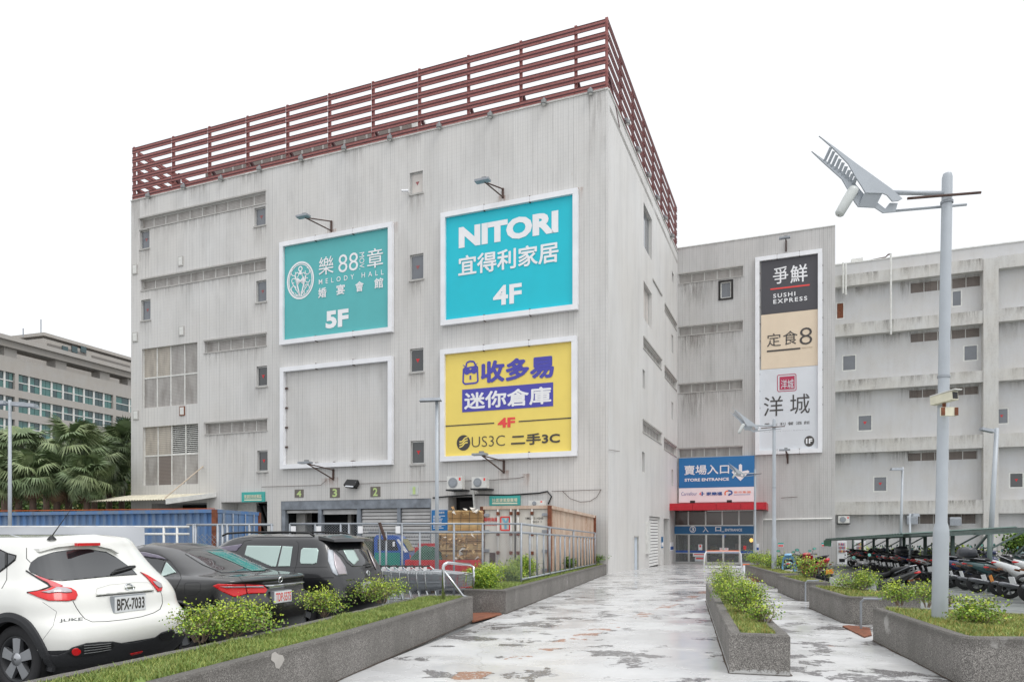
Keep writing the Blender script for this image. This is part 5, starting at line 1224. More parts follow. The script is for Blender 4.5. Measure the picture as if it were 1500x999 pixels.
def lamp(px, Y, ytop, heads, lab, r_=.06, base=None, group='slim grey lot lamps', leanx=0):
    x = (px-CX)/F*Y; g0 = G(x, Y) if base is None else base; zt = CH+(CY-ytop)/F*Y
    t = thing('lot_lamp', lab, 'lamp post', (x, Y, g0), group)
    MB().tube([(x, Y, g0-.05), (x+leanx, Y, zt)], [r_, r_*.75], 12).build('pole', M['pole'], t, smooth=True)
    for (dx, dz, w_, h_, tilt) in heads:
        c = Vector((x+leanx+dx, Y-.05, zt+dz)); s_ = 1 if dx > 0 else -1
        MB().bar((x+leanx, Y, zt-.08), c, .05).build('arm', M['pole'], t)
        a = c-Vector((w_/2, 0, tilt)); e = c+Vector((w_/2, 0, tilt)); MB().hexa([a+Vector((0, -.13, -h_)), e+Vector((0, -.13, -h_)), e+Vector((0, .13, -h_)), a+Vector((0, .13, -h_)), a+Vector((.04, -.1, 0)), e+Vector((-.04, -.1, 0)), e+Vector((-.04, .1, 0)), a+Vector((.04, .1, 0))]).build('lamp_head', M['galv'], t)
    return t
lamp(640, 20, 584, [(-.17, 0, .62, .08, .01)], 'lot lamp with a flat head standing before the dock shutters')
lamp(14.5, 22, 586, [(-.45, -.05, .75, .12, .02), (.5, -.1, .75, .12, -.03)], 'twin headed lot lamp at the left edge of the picture')
lamp(1318, 36, 684, [(-.35, -.05, .6, .12, .0)], 'thin lot lamp rising behind the green shelter', .07, leanx=.15)
lamp(1448, 30, 627, [(-.45, -.03, .55, .12, -.06)], 'lot lamp with a tilted head at the right edge', .11, leanx=.35)
lamp(1333, 30, 752, [(.18, .0, .3, .12, .0)], 'short lamp before the left silver duct box', .05)
# ================================================================ fences
def wires(pl, a0, a1, z0, z1, d, pitch=.065, w=.0045, parent=None):
    b = MB(); H = z1-z0; n_ = int((a1-a0+H)/pitch)
    for s_ in (0, 1):
        for i in range(n_+1):
            c = a0-H+i*pitch
            p, q = c, c+H; zp, zq = 0.0, H
            if p < a0: zp += a0-p; p = a0
            if q > a1: zq -= q-a1; q = a1
            if q <= p: continue
            if s_: p, q, = a0+a1-p, a0+a1-q
            A, B = pl.P(p, z0+zp, d), pl.P(q, z0+zq, d); up = Vector((0, 0, 1)); b.quad(A-up*w, B-up*w, B+up*w, A+up*w)
            o_ = pl.n3*w; b.quad(A-o_, B-o_, B+o_, A+o_)
    return b.build('chain_link_mesh', M['galv'], parent, kind='stuff')
FX = Plane((.234, 18.0), (1, 0), (0, -1))
fa = lambda px: FX.inv(px, 780)[0]
zt_, z2_ = 1.875, 1.66; g0 = G(0, 18)
t = thing('chain_link_fence', 'grey chain link fence in front of the bales and the small truck', 'fence', (-3, 18, g0))
x0, x1 = fa(424.7), fa(763.5)
MB().tube([FX.P(x0, zt_, 0), FX.P(x1, zt_, 0)], .026, 8).build('top_rail', M['galv'], t, smooth=True); MB().tube([FX.P(fa(540), z2_, 0), FX.P(x1, z2_, 0)], .025, 8).build('middle_rail', M['galv'], t, smooth=True)
MB().tube([FX.P(x0, g0+.08, 0), FX.P(x1, g0+.08, 0)], .022, 8).build('bottom_rail', M['galv'], t, smooth=True)
for px, top in ((424.7, zt_), (461.8, zt_), (499, zt_), (511, zt_), (556.5, zt_+.02), (565.7, z2_+.02), (589, zt_), (615, z2_), (665, zt_), (707, zt_), (763.5, zt_+.03)):
    MB().tube([FX.P(fa(px), g0-.05, 0), FX.P(fa(px), top, 0)], .028, 8).build('post', M['galv'], t, smooth=True)
wires(FX, x0, fa(556), g0+.1, zt_-.02, .0, parent=t); wires(FX, fa(556), x1, g0+.1, z2_, .0, parent=t)
MB().bar(FX.P(fa(557), zt_+.03, .1), FX.P(fa(566), zt_-.42, .1), .09, .06).build('gate_latch', M['rustb'], t)
for px in (430, 467, 528, 583): MB().box(*(lambda c: (c.x-.06, c.x+.06, c.y-.02, c.y, c.z-.1, c.z+.08))(at(px, 775, 17.93))).build('tag', M['signwhite'], t)
t = thing('chain_link_fence', 'weathered low fence before the blue container, partly under a white tarp', 'fence', (-10, 17, G(0, 17)))
FL = Plane((0, 17.2), (1, 0), (0, -1)); fl_ = lambda px: FL.inv(px, 780)[0]
for z in (771.5, 782): MB().tube([FL.P(fl_(-60), FL.inv(0, z)[1], 0), FL.P(fl_(277 if z > 775 else 277), FL.inv(0, z)[1], 0)], .028, 8).build('rail', M['white2'], t, smooth=True)
MB().tube([FL.P(fl_(268), FL.inv(0, 768.5)[1], -.2), FL.P(fl_(396), FL.inv(0, 768)[1], -.2)], .03, 8).build('rail', M['galv'], t, smooth=True)
for px in (-40, 30, 110, 180, 240, 259.5): MB().tube([FL.P(fl_(px), G(0, 17), 0), FL.P(fl_(px), FL.inv(0, 771.5)[1], 0)], .03, 8).build('post', M['white2'], t, smooth=True)
for px in (278, 281, 314, 321, 328, 361, 394): MB().tube([FL.P(fl_(px), G(0, 17), -.2), FL.P(fl_(px), FL.inv(0, 768)[1]+.02, -.2)], .035, 8).build('post', M['galv'], t, smooth=True)
wires(FL, fl_(213), fl_(277), G(0, 17), FL.inv(0, 782)[1], 0, parent=t); wires(FL, fl_(277), fl_(326), G(0, 17), FL.inv(0, 782)[1], -.2, .12, .007, parent=t)
# tarp with soft folds
b = MB(); nx, nz = 46, 8; xa, xb = fl_(-60), fl_(213); zt2 = FL.inv(0, 772)[1]+.03; zb2 = G(0, 17)+.35
def tp(i, k):
    u_ = i/nx; w_ = k/nz; x = xa+(xb-xa)*u_; z = zt2+(zb2-zt2)*w_+.05*math.sin(u_*9)*w_
    return FL.P(x, z-.03*abs(math.sin(u_*17))*(k == 0), .06+.05*noise.noise(Vector((x*1.3, z*2.2, 0)))+.03*math.sin(x*3+z*4)*(w_+.3))
for i in range(nx):
    for k in range(nz): b.quad(tp(i, k+1), tp(i+1, k+1), tp(i+1, k), tp(i, k))
autosmooth(b.build('tarpaulin', mat('white_tarp', (204, 207, 212), .6, var=.05, vs=.7), None, label='dirty white tarpaulin hung over the left fence', cat='tarpaulin'), 80)
# picket part turning to the building
FP = Plane((.234, 18.0), u, (u.y, -u.x)); t = thing('picket_fence', 'grey steel picket fence running along the container to the building corner', 'fence', (.3, 18, G(0, 18)))
ae = FP.inv(873, 780)[0]
def fpz(a, h): p = FP.P(a, 0); return Vector((p.x, p.y, G(p.x, p.y)+h))
for h in (1.97, 1.75): MB().tube([fpz(a, h+(.0 if a else .0)) for a in (0, ae*.33, ae*.66, ae)], .03, 8).build('rail', M['galv'], t, smooth=True)
MB().tube([fpz(a, .56) for a in (0, ae*.5, ae)], .03, 8).build('rail', M['galv'], t, smooth=True)
for i, px in enumerate((776, 786.8, 796.4, 804.9, 813.3, 820.7, 827.4, 834.2, 840, 846, 850.8, 855.7, 859.8, 863.4, 867, 871.5)):
    a = FP.inv(px, 780)[0]; MB().tube([fpz(a, .5), fpz(a, 1.96 if i in (3, 8, 15) else 1.75)], .028 if i not in (3, 8, 15) else .038, 8).build('picket', M['galv'], t, smooth=True)
# chrome hoop
p0 = at(649.3, 872, 12.6); p1 = at(649.3, 830, 12.6); t = thing('chrome_hoop', 'chrome tube hoop beside the dense round shrub', 'guard rail', (p0.x, p0.y, G(p0.x, p0.y)))
p2 = at(688, 826.5, 15.3)
MB().tube([(p0.x, p0.y, G(0, 12.6)), p1, p1+Vector((.02, 0, .04)), p1+Vector((.07, .02, .07)), p2, (p2.x+.08, p2.y, p2.z-.05), (p2.x+.1, p2.y, G(0, 15)+.4)], .03, 12).build('hoop', M['chrome'], t, smooth=True)
MB().tube([at(651, 836, 12.6), at(678, 872, 12.7), at(684, 873, 12.75)], .02, 10).build('brace', M['chrome'], t, smooth=True)
# ================================================================ containers
def corr(pl, a0, a1, z0, z1, d, pitch=.28, amp=.05):
    b = MB(); x = a0; pr = [(0, 0), (.3, 0), (.4, -amp), (.8, -amp), (.9, 0)]; pts = []
    while x < a1:
        for k, o_ in pr:
            if x+k*pitch < a1: pts.append((x+k*pitch, d+o_))
        x += pitch
    pts.append((a1, d))
    for (p, o1), (q, o2) in zip(pts, pts[1:]):
        f0 = z0(p) if callable(z0) else z0; f1 = z0(q) if callable(z0) else z0; g_0 = z1(p) if callable(z1) else z1; g_1 = z1(q) if callable(z1) else z1
        b.quad(pl.P(p, f0, o1), pl.P(q, f1, o2), pl.P(q, g_1, o2), pl.P(p, g_0, o1))
    return b
def cont_mat(name, col, rust=.5, stain=(.22, .09, .045), grey=None):
    g = N(name); v = g.coord('Object'); c = lin(col)[:3]
    st = g.noise(1, 7, g.coord('Object', (2.2, 2.2, .35)), .7); f_ = g.noise(6, 6, v, .7)
    base = g.mix(g.ramp(g.noise(1.2, 4, g.coord('Object', (3, 3, .3))), [(.35, (0, 0, 0)), (.65, (1, 1, 1))]), c, grey or tuple(x*.85 for x in c))
    k = g.math('MULTIPLY', g.ramp(st, [(.62-rust*.3, (0, 0, 0)), (.86-rust*.3, (1, 1, 1))]), g.ramp(f_, [(.3, (.3,)*3), (.6, (1, 1, 1))]))
    g.set(Base_Color=g.mix(k, base, stain), Roughness=.65); return g.m
M['c_blue'] = cont_mat('container_blue', (82, 122, 172), .16, (.12, .08, .06), lin((112, 128, 148))[:3]); M['c_white'] = cont_mat('container_white', (214, 210, 200), .3, (.33, .17, .09)); M['c_rusty'] = cont_mat('container_side_rusty', (206, 186, 168), .62, (.36, .19, .11))
M['c_rust'] = mat('container_rust_edge', (116, 66, 44), .8, var=.4, vs=7); M['c_orange'] = mat('container_orange_rim', (176, 98, 58), .7, var=.3)
def container(lab, corner, side_dir, W__, Lc, hz, mats, end, base_h=.12):
    """corner: front right corner on plan; side_dir: direction of the long side going away"""
    sd_ = Vector(side_dir).normalized(); r_ = Vector((sd_.y, -sd_.x)); c = Vector(corner)
    t = thing('shipping_container', lab, 'container', (c.x, c.y, G(*c)))
    PFr = Plane(c-r_*W__, r_, (-sd_.x, -sd_.y)); PSd = Plane(c, sd_, (r_.x, r_.y)); PLs = Plane(c-r_*W__+sd_*Lc, -sd_, -r_)
    zb = lambda q: G(q.x, q.y)+base_h; zt = lambda q: G(q.x, q.y)+hz
    def edge(p, q, w_, m, nm): MB().bar(p, q, w_).build(nm, M[m], t)
    C_ = [c-r_*W__, c, c+sd_*Lc, c+sd_*Lc-r_*W__]
    for p in C_: edge((p.x, p.y, zb(p)), (p.x, p.y, zt(p)), .15, mats[2], 'corner_post')
    for p, q in zip(C_, C_[1:]+C_[:1]):
        edge((p.x, p.y, zt(p)-.05), (q.x, q.y, zt(q)-.05), .12, mats[3], 'top_rail'); edge((p.x, p.y, zb(p)+.06), (q.x, q.y, zb(q)+.06), .14, mats[2], 'bottom_rail')
    for pl, nm in ((PSd, 'side_panel'), (PLs, 'side_panel')):
        corr(pl, .07, Lc-.07, lambda a: zb(pl.P(a, 0).xy), lambda a: zt(pl.P(a, 0).xy)-.06, -.02).build(nm, M[mats[1]], t)
    z1 = zt(c)-.06; MB().v
    b = MB(); b.quad(*[(p.x, p.y, zt(p)-.02) for p in C_]); b.build('roof', M[mats[1]], t)
    return t, PFr, PSd, PLs, zb, zt
cr_ = at(805, 780, 25.4).xy
t, PFr, PSd, PLs, zb, zt = container('rusty white shipping container with double doors behind the fence', cr_, (.284, .959), 2.55, 9.3, 2.84, ('c_white', 'c_rusty', 'c_rust', 'c_rusty'), 1)
zB_, zT_ = zb(cr_)+.12, zt(cr_)-.12; am = PFr.inv(754.6, 760)[0]
for x, y in ((.1, am-.02), (am+.02, 2.47)): MB().pbox(PFr, x, y, zB_, zT_, -.06, -.01).build('door', M['c_white'], t)
MB().pbox(PFr, am-.02, am+.02, zB_, zT_, -.06, .01).build('door_seal', M['black'], t)
for px in (730, 749, 759.3, 779.8):
    a = PFr.inv(px, 760)[0]; b_ = MB().tube([PFr.P(a, zB_, .05), PFr.P(a, zT_, .05)], .022, 8).build('lock_rod', M['white2'], t, smooth=True)
    for z in (zT_-.15, zT_-.9, zB_+.35, zB_+.9): MB().pbox(PFr, a-.05, a+.05, z-.06, z+.06, .0, .09).build('rod_bracket', M['c_rust'], b_)
for a in (.16, 2.4):
    for z in (zT_-.2, zT_-.8, zT_-1.5, zB_+.3): MB().pbox(PFr, a-.12, a+.12, z-.05, z+.05, -.01, .05).build('hinge', M['galv'], t)
tx = M['sred']
text(t, PFr, '陽明海運', (709.5, 757.8), (728.5, 763.5), tx, .0, .01); text(t, PFr, 'YANG MING', (709.5, 766.3), (728.5, 769.5), tx, .0, .03)
pline(t, PFr, [(733.5, 757), (746.5, 757), (746.5, 776.2), (733.5, 776.2)], tx, .0, .05, 'logo_frame', True)
for pts in ([(735, 758.5), (738.5, 758.5), (741.3, 765), (738.8, 768)], [(743.5, 758.5), (745.6, 758.5), (742.3, 768), (742.3, 775), (738.8, 775), (738.8, 768)]): poly(t, PFr, pts[::-1], mat('logo_sky_blue', (120, 176, 196), .5), .002, 'logo_letter')
text(t, PFr, 'YMLU 514543', (769, 757.4), (795.5, 760.4), M['ink'], .0, .01); text(t, PFr, '45G1 1', (779, 762.5), (793, 765.3), M['ink'], .0, .01)
flat(t, PFr, (717, 809), (725.5, 825), M['rustb'], .005, 'rust_patch', .01)
bc = at(314.5, 780, 24).xy
t, PF2, PS2, PL2, zb, zt = container('faded blue shipping container with an orange rusted roof rim', Vector(bc), (.26, .965), 12.2, 2.44, 2.63, ('c_blue', 'c_blue', 'c_rust', 'c_blue'), 0)
# here the long wall is the front plane; corrugate it, and put doors on the end
corr(PF2, .07, 12.13, lambda a: zb(PF2.P(a, 0).xy), lambda a: zt(PF2.P(a, 0).xy)-.1, -.02, .3, .055).build('long_side_panel', M['c_blue'], t)
MB().bar(PF2.P(0, zt(bc)+.03, 0), PF2.P(12.2, zt(bc)+.03, 0), .025).build('roof_rim', mat('orange_rust_rim', (190, 92, 44), .7, var=.25), t)
z0, z1 = zb(bc)+.1, zt(bc)-.12
for x, y in ((.08, 1.2), (1.24, 2.36)): MB().pbox(PS2, x, y, z0, z1, -.02, .04).build('door', M['c_blue'], t)
for a in (.35, .85, 1.55, 2.05): MB().tube([PS2.P(a, z0, .09), PS2.P(a, z1, .09)], .022, 8).build('lock_rod', M['steel_bg'], t, smooth=True)
# ================================================================ bales, skip, truck
M['card'] = mat('cardboard_brown', (168, 134, 92), .85, var=.2, vs=4); M['card2'] = mat('cardboard_pale', (196, 166, 120), .85, var=.2, vs=4); M['card3'] = mat('cardboard_print', (206, 200, 190), .8, var=.25, vs=6)
def bale(lab, x0, x1, y0, y1, Y, dep, seed, smooth_face=False):
    rg = random.Random(seed); a = at(x0, y1, Y); c = at(x1, y0, Y); t = thing('cardboard_bale', lab, 'bale', (a.x, Y, a.z), 'cardboard bales behind the fence')
    n_ = 13
    for i in range(n_):
        z0 = a.z+(c.z-a.z)*i/n_; z1 = a.z+(c.z-a.z)*(i+1)/n_-.01; j = (lambda k=.035: rg.uniform(-k, k)) if not smooth_face else (lambda k=.012: rg.uniform(-k, k))
        lo = [(a.x+j(), Y+j(), z0+j()*.3), (c.x+j(), Y+j(), z0+j()*.3), (c.x+j(), Y+dep+j(), z0), (a.x+j(), Y+dep+j(), z0)]; hi = [(p[0]+j()*.5, p[1]+j()*.5, z1+rg.uniform(0, .01)) for p in lo]
        MB().hexa(lo+hi).build('cardboard_layer', M[rg.choice(['card', 'card', 'card2'])], t)
    for i in range(34 if not smooth_face else 12):
        px_, pz = rg.uniform(a.x, c.x), rg.uniform(a.z if not smooth_face else c.z-.1, c.z+.03); s_ = rg.uniform(.07, .2)
        p = [Vector((px_+rg.uniform(-s_, s_), Y-rg.uniform(.02, .09), pz+rg.uniform(-s_, s_)*.8)) for _ in range(3)]
        q = Vector((px_, Y-.12, pz)); MB().tri(*p).tri(p[0], p[1], q).tri(p[1], p[2], q).tri(p[2], p[0], q).build('torn_flap', M[rg.choice(['card', 'card2', 'card3', 'card2', 'card3' if not smooth_face else 'card'])], t)
    for i in range(4):
        xx = a.x+(c.x-a.x)*(i+.5)/4; MB().bar((xx, Y-.05, a.z), (xx+.02, Y-.05, c.z+.02), .012).build('strap', M['ink'], t)
bale('neat tan cardboard bale on top of the stack', 656, 706, 747, 777, 22, 1.1, 1, True)
bale('crumpled lower cardboard bale mixed with white paper', 646, 706, 780, 821, 21.8, 1.2, 2); bale('small loose cardboard heap at the left of the lower bale', 640, 652, 781, 812, 22.2, .8, 3)
M['skip'] = mat('skip_red', (196, 44, 48), .5, var=.15); a = at(596, 820, 21.3); c = at(700, 823, 21.3); g0 = G(0, 21.3)
t = thing('red_skip', 'low red steel skip carrying the bales and a green net load', 'skip', (a.x, 21.3, g0))
MB().box(a.x, c.x, 21.25, 21.3, g0+.15, a.z).build('side_panel', M['skip'], t); MB().box(a.x, c.x, 23, 23.05, g0+.15, a.z+.35).build('side_panel', M['skip'], t); MB().box(a.x-.05, a.x, 21.25, 23.05, g0+.15, a.z).build('end_panel', M['skip'], t); MB().box(c.x, c.x+.05, 21.25, 23.05, g0+.15, a.z).build('end_panel', M['skip'], t)
MB().box(a.x, c.x, 21.3, 23, a.z-.12, a.z-.06).build('load_floor', M['black'], t)
for i in range(7): x = a.x+(c.x-a.x)*(i+.3)/7; MB().box(x, x+.06, 21.2, 21.25, g0+.15, a.z-.02).build('rib', M['skip'], t)
for x in (a.x+.3, c.x-.3): MB().tube([(x, 21.4, g0+.08), (x, 22.9, g0+.08)], .09, 12).build('roller', M['black'], t)
b = MB(); nx, ny = 18, 8; a2 = at(600, 819, 21.6)
def nt_(i, k): 
    x = a2.x+1.0*i/nx; y = 21.5+1.3*k/ny; e = math.sin(math.pi*i/nx)**.5*math.sin(math.pi*k/ny)**.4 if 0 < i < nx and 0 < k < ny else 0
    return Vector((x, y, a2.z-.05+e*(.42+.1*noise.noise(Vector((x*4, y*4, 1))))))
for i in range(nx):
    for k in range(ny): b.quad(nt_(i, k), nt_(i+1, k), nt_(i+1, k+1), nt_(i, k+1))
b.build('net_load', mat('dark_green_net', (44, 78, 62), .8, var=.4, vs=20, bump=.6), None, label='load under a dark green net on the red skip', cat='net load')
M['tblue'] = mat('truck_blue', (42, 88, 170), .35, var=.06, coat=.3); M['tteal'] = mat('truck_teal', (24, 138, 122), .4, var=.08)
Yt = 22.6; kx = lambda px: at(px, 780, Yt).x; kz = lambda py: at(750, py, Yt).z; gt = G(0, Yt)
t = thing('small_truck', 'small blue and teal truck cab behind the chain link fence', 'truck', (kx(575), Yt, gt))
prof = [(548, 836), (600, 836), (600.5, 820), (598, 808), (588, 790), (583, 785.5), (575, 783.5), (551, 783.5), (548, 788)]
MB().prism([(kx(x), Yt, kz(y)) for x, y in prof], (0, 1.4, 0)).build('cab', M['tblue'], t); MB().prism([(kx(x), Yt-.006, kz(y)) for x, y in [(549, 833), (586, 833), (586, 809), (549, 809)]], (0, .01, 0)).build('lower_panel', M['tteal'], t)
MB().prism([(kx(x), Yt-.006, kz(y)) for x, y in [(553, 806), (584, 806), (579, 790), (553, 789.5)]], (0, .01, 0)).build('side_window', M['glass_d'], t)
MB().hexa([(kx(598.6), Yt+.08, kz(807)), (kx(599.4), Yt+.08, kz(807)), (kx(599.4), Yt+1.3, kz(807)), (kx(598.6), Yt+1.3, kz(807)), (kx(587.5), Yt+.08, kz(789)), (kx(588.6), Yt+.08, kz(789)), (kx(588.6), Yt+1.3, kz(789)), (kx(587.5), Yt+1.3, kz(789))]).build('windscreen', mat('windscreen_yellowed', (168, 164, 122), .2), t)
MB().prism([(kx(x), Yt-.02, kz(y)) for x, y in [(581, 790), (584, 789), (598, 808), (593, 809)]], (0, .02, 0)).build('windscreen_pillar', M['white'], t)
for px in (560, 590): MB()._lathe((kx(px), Yt-.02, gt+.25), (0, 1, 0), [(0, .12), (0, .25), (.16, .25), (.16, .05)], 20).build('wheel', M['black'], t)
MB().box(kx(470), kx(547), Yt, Yt+1.4, gt+.45, gt+.85).build('load_bed', M['tteal'], t); MB().box(kx(478), kx(545), Yt+.05, Yt+1.35, gt+.85, kz(786)).build('covered_load', mat('olive_net_cover', (78, 84, 66), .85, var=.5, vs=14, bump=.5), t)
MB().box(kx(576), kx(579), Yt-.12, Yt-.08, kz(800), kz(793)).build('mirror', M['white'], t); MB().box(kx(597), kx(600), Yt+.1, Yt+.3, kz(820), kz(813)).build('indicator', M['orange'], t)
MB().box(kx(600), kx(632), 24.6, 24.7, at(600, 800, 24.6).z, at(600, 795.5, 24.6).z).build('red_beam', M['skip'], None, label='red steel beam behind the green net load', cat='beam')
# ================================================================ shopping trolleys
def trolley():
    t = thing('shopping_trolley', 'shopping trolley nested in a long row', 'trolley', (0, 0, 0), 'shopping trolleys nested in a row behind the left planter')
    w_, L_ = .27, .88
    def grid(A, B, C, D, nu, nv, r_=.0035):
        b = MB()
        for i in range(nu+1): k = i/nu; b.bar(Vector(A).lerp(Vector(B), k), Vector(D).lerp(Vector(C), k), r_*2)
        for i in range(nv+1): k = i/nv; b.bar(Vector(A).lerp(Vector(D), k), Vector(B).lerp(Vector(C), k), r_*2)
        return b
    bz, tz = .52, .93
    for s_ in (-1, 1): grid((.05, s_*w_*.9, bz), (L_*.97, s_*w_*.62, bz+.1), (L_, s_*w_*.7, .86), (0, s_*w_, tz), 16, 5).build('basket_side', M['galv'], t, kind='stuff')
    grid((.05, -w_*.9, bz), (.05, w_*.9, bz), (L_*.97, w_*.62, bz+.1), (L_*.97, -w_*.62, bz+.1), 7, 12).build('basket_floor', M['galv'], t, kind='stuff'); grid((L_*.97, -w_*.62, bz+.1), (L_*.97, w_*.62, bz+.1), (L_, w_*.7, .86), (L_, -w_*.7, .86), 6, 4).build('basket_front', M['galv'], t, kind='stuff')
    MB().tube([(L_, -w_*.7, .86), (0, -w_, tz), (0, w_, tz), (L_, w_*.7, .86), (L_, -w_*.7, .86)], .009, 6).build('rim', M['chrome'], t)
    MB().tube([(-.1, -w_, 1.0), (-.1, w_, 1.0)], .018, 8).build('handle', M['black'], t, smooth=True)
    for s_ in (-1, 1): MB().tube([(-.1, s_*w_, 1.0), (0, s_*w_, tz), (.03, s_*w_*.9, bz), (.12, s_*w_*.9, .13)], .011, 6).build('upright', M['chrome'], t); MB().tube([(.1, s_*w_*.9, .14), (L_*.95, s_*w_*.65, .14)], .011, 6).build('base_rail', M['chrome'], t)
    MB().box(-.1, -.085, -.09, .09, .9, .99).build('advert_panel', M['signwhite'], t); MB().box(-.104, -.1, -.06, .06, .925, .965).build('advert_print', M['sred'], t)
    for x in (.14, L_*.92):
        for s_ in (-1, 1): MB()._lathe((x, s_*w_*(.9 if x < .5 else .62)-.012, .06), (0, 1, 0), [(0, .015), (0, .06), (.024, .06), (.024, .01)], 12).build('castor', M['black'], t)
    return t
tr = trolley(); n_ = 7
hp = at(556, 829, 14.7)
for i in range(n_):
    o = tr if i == 0 else dup(tr, label=None)
    x = hp.x+.175*i; y = 14.7-.03*i; o.location = (x, y, G(x, y)); o.rotation_euler = (0, 0, R(-14))
    o['label'] = (ords[i]+' shopping trolley from the left in the nested row')
# ================================================================ barrier, board, shelter, machines
t = thing('barrier_hoop', 'white steel barrier hoop standing before the store entrance', 'barrier', gp(1058, 832)); a = gp(1031, 832.5); c = gp(1086.5, 832)
hh = 1.02; pts = [a, a+Vector((.06, 0, hh*.85)), a+Vector((.16, 0, hh)), c+Vector((-.16, 0, hh)), c+Vector((-.06, 0, hh*.85)), c]
MB().tube(pts, .05, 10).build('hoop', M['white'], t, smooth=True); MB().tube([a+Vector((.02, 0, .08)), c+Vector((-.02, 0, .08))], .045, 10).build('bottom_bar', M['white'], t, smooth=True); MB().tube([pts[2]+Vector((0, -.03, .04)), pts[3]+Vector((0, -.03, .04))], .03, 8).build('orange_stripe', M['orange'], t, smooth=True)
p = gp(1093, 839); t = thing('floor_board', 'small white floor board with an orange top beside the farthest planter', 'floor sign', p); s_ = p.y/F
MB().hexa([p+Vector((-.16, -.12, 0)), p+Vector((.16, -.12, 0)), p+Vector((.16, .12, 0)), p+Vector((-.16, .12, 0)), p+Vector((-.16, -.03, .4)), p+Vector((.16, -.03, .4)), p+Vector((.16, .03, .4)), p+Vector((-.16, .03, .4))]).build('board', M['palegrey'], t); MB().box(p.x-.17, p.x+.17, p.y-.04, p.y+.04, p.z+.4, p.z+.46).build('top_bar', M['orange'], t)
M['shel'] = mat('shelter_green_steel', (92, 108, 104), .5, .1, var=.2); M['shel_r'] = mat('shelter_roof_green', (82, 108, 100), .55, var=.25, vs=2)
SP = Plane((14.6, 21.8), (.308, .951), (-.951, .308)); t = thing('scooter_shelter', 'green steel scooter shelter with a corrugated roof over its far part', 'shelter', SP.P(0, G(14, 22)))
def sp(a, h, d=0): q = SP.P(a, 0, d); return Vector((q.x, q.y, G(q.x, q.y)+(h-.13 if h > 1.4 else h)))
for k in range(-2, 8):
    a = k*4-.2
    MB().tube([sp(a, 0), sp(a, 2.0)], .07, 8).build('post', M['shel'], t, smooth=True); MB().bar(sp(a, 2.02, -1.5), sp(a, 1.86, 1.5), .08).build('rafter', M['shel'], t); MB().bar(sp(a, 1.3), sp(a, 2.0, -.95), .05).build('brace', M['shel'], t)
    if k < 1: MB().bar(sp(a, 1.95), sp(a+2.6, 1.1, -.2), .06).build('long_brace', M['shel'], t)
for d_, h in ((1.5, 1.9), (-1.5, 2.06), (0, 2.0)): MB().bar(sp(-12, h, d_), sp(29, h, d_), .07).build('purlin', M['shel'], t)
b = MB(); n_ = 96; a0_, a1_ = 3.0, 27.5
for i in range(n_):
    x0, x1 = a0_+(a1_-a0_)*i/n_, a0_+(a1_-a0_)*(i+1)/n_; k0, k1 = (i % 2)*.035, ((i+1) % 2)*.035
    b.quad(sp(x0, 1.95+k0, 1.75), sp(x1, 1.95+k1, 1.75), sp(x1, 2.17+k1, -1.75), sp(x0, 2.17+k0, -1.75)); b.quad(sp(x0, 1.93+k0, 1.75), sp(x0, 2.15+k0, -1.75), sp(x1, 2.15+k1, -1.75), sp(x1, 1.93+k1, 1.75))
b.build('roof_sheet', M['shel_r'], t); MB().bar(sp(a0_, 1.9, 1.75), sp(a1_, 1.9, 1.75), .03, .08).build('gutter', M['shel_r'], t)
MB().hexa([sp(25, 1.45, 1.7), sp(29, 1.45, 1.7), sp(29, 1.45, 1.65), sp(25, 1.45, 1.65), sp(25, 1.88, 1.7), sp(29, 1.88, 1.7), sp(29, 1.88, 1.65), sp(25, 1.88, 1.65)]).build('valance', mat('valance_green', (40, 120, 84), .6), t)
for x0, x1, lab, c2 in ((1226.5, 1240.5, 'white drinks machine at the left end of the shelter', 'goods'), (1252, 1268, 'drinks machine behind the far shelter post', 'g')):
    dd = 2.2; a0, a1, z0, z1 = PB.rect((x0, 791.5), (x1, 824.5), dd); q = PB.P(a0, 0, dd); z0 = G(q.x, q.y); t = thing('vending_machine', lab, 'vending machine', PB.P((a0+a1)/2, z0, dd))
    MB().pbox(PB, a0, a1, z0, z1, dd-.8, dd).build('cabinet', M['white'], t); w_ = (a1-a0)
    MB().pbox(PB, a0+w_*.1, a1-w_*.1, z0+(z1-z0)*.45, z1-.12, dd, dd+.01).build('display_window', M['palegrey'], t)
    for r_ in range(3):
        for k in range(6): x = a0+w_*(.14+.12*k); z = z0+(z1-z0)*(.5+.15*r_); MB().pbox(PB, x, x+w_*.08, z, z+.16, dd+.012, dd+.05).build('drink', mat('drink', (rnd(120, 230), rnd(60, 190), rnd(60, 170)), .4), t)
    MB().pbox(PB, a0+w_*.2, a1-w_*.2, z0+.15, z0+.4, dd, dd+.01).build('outlet', M['black'], t); MB().pbox(PB, a1-w_*.22, a1-w_*.12, z0+(z1-z0)*.36, z0+(z1-z0)*.42, dd, dd+.01).build('coin_slot', M['black'], t)
a0, a1, z0, z1 = PB.rect((1462, 797), (1479, 826), .7); MB().pbox(PB, a0, a1, z0, z1, .1, .7).build('grey_cabinet', M['reveal'], None, label='grey louvred cabinet against the rear block at the right edge', cat='cabinet')
